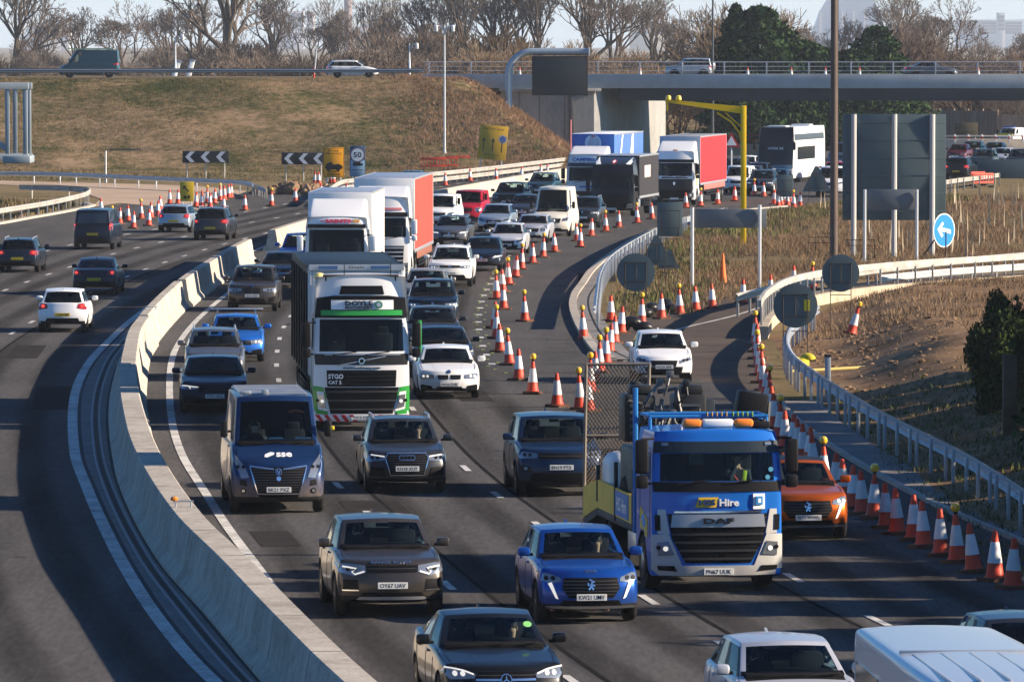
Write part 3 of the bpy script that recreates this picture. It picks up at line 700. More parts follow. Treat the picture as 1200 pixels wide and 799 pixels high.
def leafy(seed, n, shape, leaf, inner=.45):
    """foliage: n leaf-sized quads through a volume; shape(r) -> point"""
    r = np.random.RandomState(seed); V = np.zeros((n, 4, 3))
    c = np.array([shape(r) for _ in range(n)])
    u = r.normal(0, 1, (n, 3)); u /= np.linalg.norm(u, axis=1)[:, None]
    w = r.normal(0, 1, (n, 3)); w -= (w * u).sum(1)[:, None] * u; w /= np.linalg.norm(w, axis=1)[:, None]
    s = leaf * r.uniform(.6, 1.4, (n, 1))
    V[:, 0] = c - u * s; V[:, 1] = c - w * s * .5; V[:, 2] = c + u * s; V[:, 3] = c + w * s * .5
    return V.reshape(-1, 3), np.arange(4 * n).reshape(-1, 4)
def blob_shape(blobs, hollow=.35):
    def f(r):
        b = blobs[r.randint(len(blobs))]
        d = r.normal(0, 1, 3); d /= np.linalg.norm(d); k = r.uniform(hollow, 1) ** .6
        return np.array(b[:3]) + d * np.array(b[3:6]) * k
    return f
def rand_blobs(seed, n, wx, wy, h, rad):
    r = np.random.RandomState(seed); out = []
    for _ in range(n):
        z = r.uniform(.12, .95); k = 1 - .55 * max(0, z - .45) / .5
        out.append((r.uniform(-wx, wx) * k, r.uniform(-wy, wy) * k, z * h, *(rad * r.uniform(.6, 1.3, 3))))
    return out
def fir_shape(H, Rr):
    def f(r):
        z = r.uniform(0, 1) ** 1.25; tier = .75 + .35 * abs(math.sin(z * 24)); a = r.uniform(0, 6.283)
        rad = Rr * (1 - z) ** (.62 if H > 8 else .45) * tier * r.uniform(.25, 1) ** .5 * (1 + .25 * math.sin(a * 5 + z * 9))
        return np.array([rad * math.cos(a), rad * math.sin(a), .3 + z * (H - .3)])
    return f
FIRS = []
for i, (H, Rr) in enumerate(((8.0, 3.3), (6.8, 3.8), (9.4, 2.6))):
    V, Fq = leafy(60 + i, 9500, fir_shape(H, Rr), .17); mb = MB(); mb.tube([(0, 0, -.2), (0, 0, H * .85)], [.16, .03], 6)
    FIRS.append((mb.mesh('fir_trunk', [M_BARK]), np_mesh('fir_crown', V, Fq, [M_FIR])))
HEDGES = []
for i in range(3):
    V, Fq = leafy(80 + i, 16000, blob_shape(rand_blobs(90 + i, 26, 1.9, 1.5, 3.0, .75)), .10)
    mb = MB()
    rr = random.Random(i)
    for k in range(7): 
        a = rr.uniform(0, 6.28); mb.tube([(0, 0, -.2), (math.cos(a) * .5, math.sin(a) * .5, 1.0), (math.cos(a) * 1.2, math.sin(a) * 1.1, 2.2)], [.06, .045, .02], 5)
    HEDGES.append((mb.mesh('hedge_stem', [M_BARK]), np_mesh('hedge_crown', V, Fq, [M_LEAF])))
def put_leafy(lib, k, name, label, cat, x, y, z, s, group, rz=None):
    t = thing(name, label, cat, (x, y, z), random.uniform(0, 6.28) if rz is None else rz, group)
    link_mesh('trunk' if lib is FIRS else 'stem', lib[k][0], t); link_mesh('crown', lib[k][1], t); t.scale = (s, s, s); return t

# ================================================================== SKYLINE
def X(px, Y): return (px - 600) / F_PX * Y
tr = [  # variant, px, depth, scale, label
 (0, 12, 700, .80, 'tall bare tree at the far left edge above the gantry arm'), (1, 45, 760, .62, 'small bare tree between the left edge tree and the flat white roof'),
 (3, 150, 720, .78, 'round bare tree with a clear outline behind the dark van on the bridge road'), (4, 197, 760, .66, 'slim bare tree behind the pair of leaning white posts'),
 (0, 282, 660, 1.0, 'largest bare tree with low broad crown left of the white car on the bridge road'), (1, 325, 690, .95, 'bare tree just right of the largest broad crowned tree'),
 (3, 362, 740, .85, 'thin bare tree directly left of the tall distant chimney'), (2, 395, 720, .74, 'bare tree standing over the white estate car on the bridge'),
 (2, 535, 640, 1.0, 'tall many stemmed bare tree leaning left above the twin lamp post'), (4, 575, 655, 1.02, 'tall dark stemmed bare tree right of the twin lamp post'),
 (2, 625, 650, 1.0, 'tall bare tree rising behind the curved message sign gantry'), (0, 672, 655, .98, 'wide bare tree above the end of the message sign arm'),
 (4, 712, 690, .85, 'bare tree right of the message sign with pale branches'), (1, 790, 670, .72, 'reddish bare tree behind the silver off roader on the bridge'),
 (3, 920, 700, .82, 'bare tree behind the dark evergreens left of the tall pole'), (0, 1040, 720, .80, 'bare tree between the evergreens and the pale square tower'),
 (3, 1112, 700, .95, 'round bare tree above the dark saloon on the bridge'), (1, 1192, 740, .62, 'small bare tree at the right edge of the skyline'),
 (4, 1150, 760, .5, 'low bare tree below the pale square tower'), (1, 860, 690, .70, 'orange tinted bare tree next to the dark lamp column'), (4, 238, 700, .68, 'bare tree close to the left of the largest broad crown'), (4, 95, 740, .62, 'low bare tree behind the front of the dark van on the bridge road'), (2, 432, 690, .8, 'bare tree just left of the spreading one by the orange lit building'), (3, 500, 670, .85, 'bare tree directly behind the twin lamp post heads'), (0, 752, 700, .78, 'bare tree left of the reddish tree behind the off roader'), (1, 985, 720, .72, 'bare tree close behind the tall brown pole'), (2, 1078, 730, .66, 'slender bare tree between the tower and the round bare tree'),
 (3, 455, 720, .70, 'spreading bare tree in front of the orange lit far building')]
for k, px, Y, s, lab in tr:
    Y *= 1.5; s *= (1.5 if px < 300 else 1.28)
    put_tree(k, px, Y, s, lab)
for k, px, Y, s, lab in [(0, 890, 600, .95, 'tallest dark evergreen left of the tall brown pole'), (1, 912, 607, .95, 'broad dark evergreen directly beside the dark lamp column side'), (1, 940, 605, .85, 'dark evergreen just left of the tall brown pole'), (1, 962, 612, .8, 'evergreen half hidden by the tall brown pole'),
                         (1, 1000, 605, .78, 'low evergreen right of the tall brown pole'), (0, 1027, 607, .82, 'pointed evergreen above the big sign back'), (1, 1050, 612, .62, 'lowest evergreen at the right end of the dark clump'), (2, 862, 600, .82, 'thin dark conifer left end of the evergreen clump')]:
    put_leafy(FIRS, k, 'evergreen_tree', lab, 'tree', X(px, Y), Y, 0, s * 1.75, 'evergreens behind the bridge')
def places(n, pxr, Yr, sr, seed, zs=(.8, 1.2), z=0.0):
    r = np.random.RandomState(seed); o = []
    for _ in range(n):
        Y = r.uniform(*Yr); o.append((r.randint(4), X(r.uniform(*pxr), Y), Y, z, r.uniform(*sr), r.uniform(0, 6.28), r.uniform(*zs)))
    return o
M_TW_R = ramp_mat('red_twigs', [(0.075, 0.055, 0.045), (0.13, 0.095, 0.075), (0.18, 0.135, 0.10)], [0.1, 0.5], rough=.95, island=.3)
M_TW_O = ramp_mat('orange_twigs', [(0.11, 0.078, 0.05), (0.17, 0.12, 0.075), (0.23, 0.165, 0.105)], [0.1, 0.5], rough=.95, island=.3)
scrub('skyline_thicket', places(30, (270, 580), (640, 760), (1.0, 1.6), 1) + places(44, (-40, 330), (900, 1250), (.8, 1.45), 6), M_TWIG)
scrub('reddish_thicket', places(30, (300, 780), (650, 820), (1.05, 1.75), 2), M_TW_R)
scrub('bridge_thicket', places(34, (560, 900), (625, 700), (1.1, 1.85), 3), M_TW_O)
scrub('east_thicket', places(40, (860, 1240), (650, 740), (1.05, 1.7), 4), M_TW_R)
scrub('cutting_thicket', places(30, (760, 1260), (650, 690), (.7, 1.05), 5), M_TWIG)
# evergreen hedge along the right-hand edge, partly in view, the rest along the top of the cutting
hl = ['dark evergreen shrub at the right edge above the guard rail', 'dark evergreen shrub behind the one at the right edge']
for i, (x, y, s) in enumerate([(12.75, 167, .9), (14.6, 172, .95)]):
    put_leafy(HEDGES, i % 3, 'evergreen_shrub', hl[i], 'shrub', x, y, .45, s, 'evergreen shrubs beside the guard rail').scale = (.56, .56, .92)
ords = ['first', 'second', 'third', 'fourth', 'fifth', 'sixth', 'seventh', 'eighth', 'ninth', 'tenth', 'eleventh', 'twelfth', 'thirteenth', 'fourteenth', 'fifteenth', 'sixteenth', 'seventeenth', 'eighteenth', 'nineteenth', 'twentieth']
hd = [(float(np.interp(y_, [88, 115, 135, 160], [16.4, 16.0, 15.2, 14.3])) + (.9 if k_ % 2 else 0), y_, 1.04 + .12 * ((k_ * 7) % 5) / 5) for k_, y_ in enumerate([158, 153, 148, 143, 138, 133, 128, 123, 118, 113, 108, 103, 98, 93, 88])] + [(15.6, 163, 1.05), (16.2, 168, 1.05), (16.6, 172.5, 1.05), (17.0, 177, 1.0), (17.6, 182, .9)]
for i, (x, y, s) in enumerate(hd):
    put_leafy(HEDGES, (i + 1) % 3, 'evergreen_shrub', f'dense evergreen shrub, {ords[i]} along the shaded cutting from the guard rail bend', 'shrub', x + .8, y, .5, s * 1.32, 'evergreen shrubs beside the guard rail')

# ---- distant buildings
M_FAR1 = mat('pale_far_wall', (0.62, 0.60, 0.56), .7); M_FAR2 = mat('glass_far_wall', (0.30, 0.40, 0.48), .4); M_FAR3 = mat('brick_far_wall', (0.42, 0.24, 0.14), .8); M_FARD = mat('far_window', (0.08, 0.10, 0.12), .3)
def far_block(label, px0, px1, top, Y, m, floors=3, dep=40, roof=None):
    Y *= 5.6
    x0, x1 = X(px0, Y), X(px1, Y); H = CAM_H - (top - HORIZ) / F_PX * Y
    t = thing('distant_building', label, 'building', ((x0 + x1) / 2, Y, 0), group='buildings on the horizon'); w = x1 - x0
    mb = MB(); mb.box((0, dep / 2, H / 2), (w, dep, H), bev=.1); mb.build('wall', m, t)
    mb = MB(); mb.box((0, dep / 2, H + .3), (w + 1, dep + 1, 1)); mb.build('roof', roof or M_FAR1, t)
    for k in range(floors):
        z = H * (.5 + .45 * (k + .5) / floors) ; mb = MB(); mb.box((0, -.05, z), (w * .92, .12, H * .10)); mb.build('window_strip', M_FARD, t)
    return t
far_block('long flat white warehouse roof above the bridge road at the left', 32, 72, 31, 1500, M_FAR1, 1)
far_block('low white building with a sloping end beside the flat white roof', 72, 82, 37, 1500, M_FAR1, 1)
far_block('orange lit brick building right of the chimney', 422, 433, 25, 1700, M_FAR3, 2)
far_block('long grey brown office block right of the orange lit building', 434, 470, 27, 1700, mat('tan_far_wall', (0.30, 0.26, 0.24), .8), 3)
far_block('cream narrow tower between bare trees left of the chimney', 360, 368, 16, 1600, mat('cream_far_wall', (0.62, 0.50, 0.36), .8), 4)
far_block('pale block of flats behind the bare trees left of the cream tower', 322, 356, 14, 1750, mat('mixed_far_wall', (0.45, 0.42, 0.45), .8), 5)
far_block('low yellow lit warehouse behind the trees right of the message sign', 738, 782, 31, 1500, mat('sunny_far_wall', (0.66, 0.52, 0.34), .8), 1)
far_block('pale square tower block at the right of the skyline', 1169, 1177, 16, 1900, M_FAR1, 4)
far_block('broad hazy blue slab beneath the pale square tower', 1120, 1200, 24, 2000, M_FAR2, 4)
far_block('small gold topped tower behind the round bare tree', 1105, 1110, 24, 1700, mat('gold_far_wall', (0.7, 0.5, 0.2), .5), 2)
far_block('red brick chimney like tower right of the evergreens', 1068, 1074, 28, 1600, M_FAR3, 2)
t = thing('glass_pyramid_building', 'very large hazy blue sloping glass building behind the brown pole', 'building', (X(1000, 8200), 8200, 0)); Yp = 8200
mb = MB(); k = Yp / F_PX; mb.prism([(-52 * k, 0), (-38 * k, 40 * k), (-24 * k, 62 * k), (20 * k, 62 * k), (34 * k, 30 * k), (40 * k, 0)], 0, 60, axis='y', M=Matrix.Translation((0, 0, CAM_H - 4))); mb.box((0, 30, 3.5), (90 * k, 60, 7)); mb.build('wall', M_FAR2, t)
mb = MB()
for i in range(-3, 3): mb.box((i * 13 * k, -.3, CAM_H + 20 * k), (2, .3, 34 * k))
mb.build('mullion', M_FAR1, t)
t = thing('industrial_chimney', 'tall slim chimney rising from the skyline left of the orange building', 'chimney', (X(408, 4600), 4600, 0)); mb = MB(); mb.tube([(0, 0, 0), (0, 0, 90)], [3.2, 2.4], 12); mb.build('stack', mat('chimney_brick', (0.26, 0.2, 0.19), .8), t); mb = MB(); mb.tube([(0, 0, 87), (0, 0, 89)], 3, 12); mb.build('collar', M_FAR1, t)

# ================================================================== BRIDGE
BY = 546.0
br = thing('road_bridge', 'concrete road bridge crossing over the motorway with dark girders and open railing', 'bridge', (8, BY, 0))
M_GIRD = mat('girder_steel', (0.035, 0.045, 0.055), .6, var=.25, scale=.3)
def bx(name, x0, x1, y0, y1, z0, z1, m, bev=.02):
    mb = MB(); mb.box(((x0 + x1) / 2 - 8, (y0 + y1) / 2 - BY, (z0 + z1) / 2), (x1 - x0, y1 - y0, z1 - z0), bev=bev); return mb.build(name, m, br)
bx('deck', -7.5, 95, BY, BY + 14, 6.35, 6.95, M_CONC_B); bx('parapet_beam', -7.5, 95, BY - .35, BY - .003, 6.15, 7.32, mat('fascia_concrete', (0.36, 0.38, 0.38), .8, var=.16, scale=.5)); bx('far_parapet_beam', -7.5, 95, BY + 14.003, BY + 14.35, 6.15, 7.3, M_CONC_B)
for k in range(4): bx('girder', 9, 95, BY + .45 + k * 3.9, BY + .85 + k * 3.9, 5.2, 6.347, M_GIRD)
bx('soffit_plate', 9, 95, BY + .15, BY + .40, 5.1, 6.147, M_GIRD)
for nm, z in (('top_rail', 8.35), ('mid_rail', 7.98), ('low_rail', 7.62)):
    mb = MB(); mb.tube([(-15.5, -.18, z), (87, -.18, z)], .055 if nm == 'top_rail' else .035, 6); mb.build(nm, M_STEEL, br)
for i in range(29):
    x = -7.0 + i * 3.55; mb = MB(); mb.box((x - 8, -.18, 7.85), (.12, .14, 1.06), bev=.01); mb.build('railing_post', M_STEEL, br)
mb = MB()
for i in range(int(102 / .45)): mb.box((-15.3 + i * .45, -.18, 7.95), (.022, .022, .8))
mb.build('railing_mesh', mat('rail_infill', (0.20, 0.22, 0.24), .6, .3), br, sharp=0)
# abutment: front wall, wing face and skewed inner face under the deck
mb = MB(); mb.prism([(-.9, 545.6), (6.9, 545.6), (7.4, 546.0), (13.4, 566.0), (13.4, 570.0), (-.9, 570.0)], 0, 6.14, axis='z', M=Matrix.Translation((-8, -BY, 0))); mb.build('abutment', M_CONC_B, br, sharp=20)
mb = MB()
for x in (.6, 2.3, 4.4): mb.box((x - 8, 545.59 - BY, 3.0), (.05, .03, 6.1))
mb.box((5.0 - 8, 545.5 - BY, 2.9), (.45, .2, 6.2), bev=.02)
mb.build('wall_joint', mat('joint_grey', (.09, .09, .09), .9), br)
mb = MB(); mb.box((3.2 - 8, 545.45 - BY, 6.02), (8.6, .4, .26), bev=.03); mb.build('bearing_shelf', M_CONC_B, br)
# approach road on the embankment
mb = MB(); sheet(mb, [(-95, BY - .2), (-7.6, BY - .2), (-7.6, BY + 13), (-95, BY + 13)], 6.985); struct('approach_road', mb, M_ASPH)
mb = MB(); sheet(mb, [(-7.4, BY + .1), (95, BY + .1), (95, BY + 13.9), (-7.4, BY + 13.9)], 6.958); struct('bridge_road', mb, M_ASPH)

# ---- timber fence, barrier and rails beyond the bridge
def panel_fence(label, x0, x1, y0, y1, h, n, z=0.0):
    t = thing('timber_fence', label, 'fence', ((x0 + x1) / 2, (y0 + y1) / 2, z), math.atan2(y1 - y0, x1 - x0), 'timber fences beyond the bridge'); L = math.hypot(x1 - x0, y1 - y0)
    mb = MB(); w = .15; k = int(L / w)
    for i in range(k): mb.box((-L / 2 + (i + .5) * w, random.uniform(-.01, .01), h / 2 + random.uniform(-.03, .03)), (w * .93, .03, h))
    mb.build('boarding', M_TIMBER, t, sharp=0)
    for i in range(n + 1): mb = MB(); mb.box((-L / 2 + i * L / n, .09, h / 2 + .1), (.14, .12, h + .2)); mb.build('post', M_TIMBER, t)
    return t
panel_fence('brown timber fence seen under the bridge left of the white coach', X(830, 640), X(905, 640), 640, 640, 2.6, 3, .3)
panel_fence('timber fence boards above the white coach roof', X(905, 642), X(1000, 642), 642, 642, 2.6, 4, .3)
panel_fence('long pale timber fence right of the big sign back', X(1100, 645), X(1168, 640), 645, 640, 2.9, 4, .35)
panel_fence('darker timber fence behind the police van', X(1170, 640), X(1230, 640), 640, 640, 2.7, 3, .2)
# ================================================================== VEHICLE TOOLKIT
def catmull(V, Fc, T, levels=1):
    V = [Vector(v) for v in V]
    for _ in range(levels):
        fp = [sum((V[i] for i in f), Vector()) / len(f) for f in Fc]
        ed = {}; vf = [[] for _ in V]
        for k, f in enumerate(Fc):
            for i in range(len(f)):
                a, b = f[i], f[(i + 1) % len(f)]; ed.setdefault((min(a, b), max(a, b)), []).append(k); vf[a].append(k)
        ep = {}; nV = []; ve = [[] for _ in V]
        for (a, b), fs in ed.items(): ve[a].append((a, b)); ve[b].append((a, b))
        for i, v in enumerate(V):
            n = len(vf[i]); Fm = sum((fp[k] for k in vf[i]), Vector()) / n
            Em = sum(((V[a] + V[b]) / 2 for a, b in ve[i]), Vector()) / len(ve[i])
            nV.append((Fm + 2 * Em + (n - 3) * v) / n)
        for e, fs in ed.items():
            ep[e] = len(nV); nV.append((V[e[0]] + V[e[1]] + sum((fp[k] for k in fs), Vector())) / (2 + len(fs)))
        fo = len(nV); nV += fp; nF, nT = [], []
        for k, f in enumerate(Fc):
            n = len(f)
            for i in range(n):
                a, b, c = f[i - 1], f[i], f[(i + 1) % n]
                nF.append((b, ep[(min(b, c), max(b, c))], fo + k, ep[(min(a, b), max(a, b))])); nT.append(T[k])
        V, Fc, T = nV, nF, nT
    return V, Fc, T
def boxgrid(A, B, C, fn, tagfn):
    """surface grid of a box: indices i (lateral), j (lengthwise), k (vertical); fn(i,j,k) -> point; tagfn(face,i,j,k) -> tag"""
    ids, V, Fc, T = {}, [], [], []
    nA, nB, nC = len(A), len(B), len(C)
    def vid(i, j, k):
        if (i, j, k) not in ids: ids[(i, j, k)] = len(V); V.append(fn(i, j, k))
        return ids[(i, j, k)]
    def q(face, a, b, c, d, i, j, k): Fc.append((vid(*a), vid(*b), vid(*c), vid(*d))); T.append(tagfn(face, i, j, k))
    for i in range(nA - 1):
        for k in range(nC - 1):
            q('front', (i, 0, k), (i + 1, 0, k), (i + 1, 0, k + 1), (i, 0, k + 1), i, 0, k)
            q('rear', (i + 1, nB - 1, k), (i, nB - 1, k), (i, nB - 1, k + 1), (i + 1, nB - 1, k + 1), i, nB - 1, k)
    for j in range(nB - 1):
        for k in range(nC - 1):
            q('left', (0, j + 1, k), (0, j, k), (0, j, k + 1), (0, j + 1, k + 1), 0, j, k)
            q('right', (nA - 1, j, k), (nA - 1, j + 1, k), (nA - 1, j + 1, k + 1), (nA - 1, j, k + 1), nA - 1, j, k)
        for i in range(nA - 1):
            q('bottom', (i, j, 0), (i, j + 1, 0), (i + 1, j + 1, 0), (i + 1, j, 0), i, j, 0)
            q('top', (i, j, nC - 1), (i + 1, j, nC - 1), (i + 1, j + 1, nC - 1), (i, j + 1, nC - 1), i, j, nC - 1)
    return V, Fc, T
class Tpl:
    """a vehicle made once: parts (name, mesh, parent index, extra) that every instance shares"""
    def __init__(s): s.parts = []
    def part(s, name, mesh, parent=None, loc=(0, 0, 0), rz=0.0, label=None):
        s.parts.append((name, mesh, parent, loc, rz, label)); return len(s.parts) - 1
def inst(tpl, name, label, cat, loc, rotz, group=None, paints=None, scale=1.0):
    root = thing(name, label, cat, loc, rotz, group); objs = []
    if scale != 1.0: root.scale = (scale,) * 3
    for nm, me, par, lc, rz, lb in tpl.parts:
        o = link_mesh(nm, me, root if par is None else objs[par], lc, rz)
        if lb: o['label'] = lb
        for i, sl in enumerate(o.material_slots):
            nmx = sl.material.name if sl.material else ''
            if paints and nmx in paints: sl.link = 'OBJECT'; sl.material = paints[nmx]
        objs.append(o)
    return root
def split_tags(V, Fc, T, names, mats, tpl, parent=None, prefix=None):
    """each tag becomes its own part mesh; names[tag] -> part name (None = dropped)"""
    out = {}
    for tg in sorted(set(T), key=str):
        if names.get(tg) is None: continue
        mp, vs, fs = {}, [], []
        for f, t in zip(Fc, T):
            if t != tg: continue
            g = []
            for i in f:
                if i not in mp: mp[i] = len(vs); vs.append(V[i])
                g.append(mp[i])
            fs.append(tuple(g))
        me = bpy.data.meshes.new(names[tg]); me.from_pydata(vs, [], fs); me.materials.append(mats[tg]); me.shade_smooth(); me.set_sharp_from_angle(angle=R(40)); me.update()
        out[tg] = me
    return out
def clip_poly(poly, step):
    """2D polygon cut into small cells -> (verts2d, faces)"""
    bm = bmesh.new(); f = bm.faces.new([bm.verts.new((p[0], p[1], 0)) for p in poly])
    xs, ys = [p[0] for p in poly], [p[1] for p in poly]
    for lo, hi, ax in ((min(xs), max(xs), 0), (min(ys), max(ys), 1)):
        n = int((hi - lo) / step)
        for k in range(1, n + 1):
            c = lo + (hi - lo) * k / (n + 1); co = [0, 0, 0]; co[ax] = c; no = [0, 0, 0]; no[ax] = 1
            bmesh.ops.bisect_plane(bm, geom=bm.verts[:] + bm.edges[:] + bm.faces[:], plane_co=co, plane_no=no, dist=1e-5)
    bmesh.ops.triangulate(bm, faces=bm.faces[:]); bm.verts.index_update()
    V = [tuple(v.co[:2]) for v in bm.verts]; Fc = [tuple(v.index for v in f.verts) for f in bm.faces]; bm.free()
    return V, Fc
class Skin:
    """a body surface to lay lamps, grilles, plates and lettering on"""
    def __init__(s, V, Fc): s.bvh = BVHTree.FromPolygons([tuple(v) for v in V], Fc)
    def hit(s, a, b, face):
        if face == 'front': o, d = Vector((a, -6, b)), Vector((0, 1, 0))
        elif face == 'rear': o, d = Vector((a, 30, b)), Vector((0, -1, 0))
        elif face == 'right': o, d = Vector((6, a, b)), Vector((-1, 0, 0))
        elif face == 'left': o, d = Vector((-6, a, b)), Vector((1, 0, 0))
        else: o, d = Vector((a, b, 8)), Vector((0, 0, -1))
        h = s.bvh.ray_cast(o, d)
        return (h[0], h[1], d) if h[0] is not None else None
    def lay(s, mb, poly, face='front', off=.008, mi=0, step=.09, thick=.02, V=None, Fc=None):
        if V is None: V, Fc = clip_poly(poly, step)
        P = []; last = None
        for a, b in V:
            h = s.hit(a, b, face)
            if h is None: P.append(None); continue
            n = h[1] if h[1].dot(h[2]) < 0 else -h[1]
            P.append(h[0] + n * off)
        good = [p for p in P if p is not None]
        if not good: return
        keep = [f for f in Fc if all(P[i] is not None for i in f)]
        P = [p if p is not None else Vector() for p in P]
        d = {'front': Vector((0, 1, 0)), 'rear': Vector((0, -1, 0)), 'right': Vector((-1, 0, 0)), 'left': Vector((1, 0, 0)), 'top': Vector((0, 0, -1))}[face]
        n = len(P); ec = {}
        for f in keep:
            for i in range(len(f)):
                a, b = f[i], f[(i + 1) % len(f)]; ec[(a, b)] = 1
        rim = [(a, b) for a, b in ec if (b, a) not in ec]
        mb.add(P + [p + d * (off + thick) for p in P], keep + [(b, a, a + n, b + n) for a, b in rim], mi)
    def rect(s, mb, a, b, w, h, face='front', **k): s.lay(mb, [(a - w/2, b - h/2), (a + w/2, b - h/2), (a + w/2, b + h/2), (a - w/2, b + h/2)], face, **k)
    def text(s, mb, st, a, b, w, h, face='front', mi=0, off=.016, bold=.01):
        V, Fc = text_arrays(st, bold); sg = -1 if face in ('rear', 'left') else 1
        s.lay(mb, None, face, off, mi, V=[(a + sg * v[0] * w, b + v[1] * h) for v in V], Fc=Fc, thick=.004)
def mirr(p): return [(-a, b) for a, b in p][::-1]
def disc2(cx, cz, r, n=14, sx=1.0): return [(cx + r * sx * math.cos(6.2832 * i / n), cz + r * math.sin(6.2832 * i / n)) for i in range(n)]
def stroke(pts, w):
    """thin polygon around a 2D polyline"""
    P = [Vector(p) for p in pts]; l, r = [], []
    for i, p in enumerate(P):
        t = (P[min(i + 1, len(P) - 1)] - P[max(0, i - 1)]).normalized(); nrm = Vector((-t.y, t.x)) * w / 2; l.append(tuple(p + nrm)); r.append(tuple(p - nrm))
    return l + r[::-1]
_WH = {}
def wheel_meshes(r, w, kind='alloy', spokes=5):
    k = (round(r, 3), round(w, 3), kind, spokes)
    if k not in _WH:
        Q = Matrix.Rotation(math.pi / 2, 4, 'Y')
        t = MB(); t.lathe([(r * .62, -w / 2 + .01), (r * .9, -w / 2), (r * .985, -w / 2 + .035), (r, -w / 4), (r, w / 4), (r * .985, w / 2 - .035), (r * .9, w / 2), (r * .62, w / 2 - .01)], 26, 0, Q)
        m = MB(); m.lathe([(r * .64, -w / 2 - .004), (r * .60, -w / 2 + .03), (.01, -w / 2 + .05), (.01, w / 2 - .05), (r * .60, w / 2 - .03), (r * .64, w / 2 + .004)], 24, 1, Q)
        for sg in (-1, 1):
            for i in range(spokes):
                a = 6.2832 * i / spokes; Rm = Matrix.Rotation(a, 4, 'X')
                m.box((sg * (w / 2 - .018), 0, r * .34), (.03, r * (.2 if kind == 'alloy' else .3), r * .52), 0, bev=.008, M=Rm, seg=1)
            m.lathe([(r * .17, -.02), (r * .17, .012), (r * .1, .02)], 12, 0, Matrix.Translation((sg * (w / 2 - .012), 0, 0)) @ Matrix.Rotation(sg * math.pi / 2, 4, 'Y'))
            if kind == 'truck': m.lathe([(r * .5, -.02), (r * .5, .0), (r * .3, .06), (r * .12, .07)], 14, 0, Matrix.Translation((sg * (w / 2 - .05), 0, 0)) @ Matrix.Rotation(sg * math.pi / 2, 4, 'Y'))
        _WH[k] = (t.mesh('tyre', [M_TYRE]), m.mesh('rim', [M_RIM if kind != 'dark' else M_RIMD, M_BLACK]))
    return _WH[k]
def add_wheels(tpl, xs_, ys_, r, w, kind='alloy', spokes=5, name='wheel', parent=None):
    ty, rm = wheel_meshes(r, w, kind, spokes)
    for y in ys_:
        for x in xs_:
            if parent is None: i = tpl.part(name, ty, None, (x, y, r)); tpl.part('rim', rm, i)
            else: tpl.part(name, ty, parent, (x, y, r))

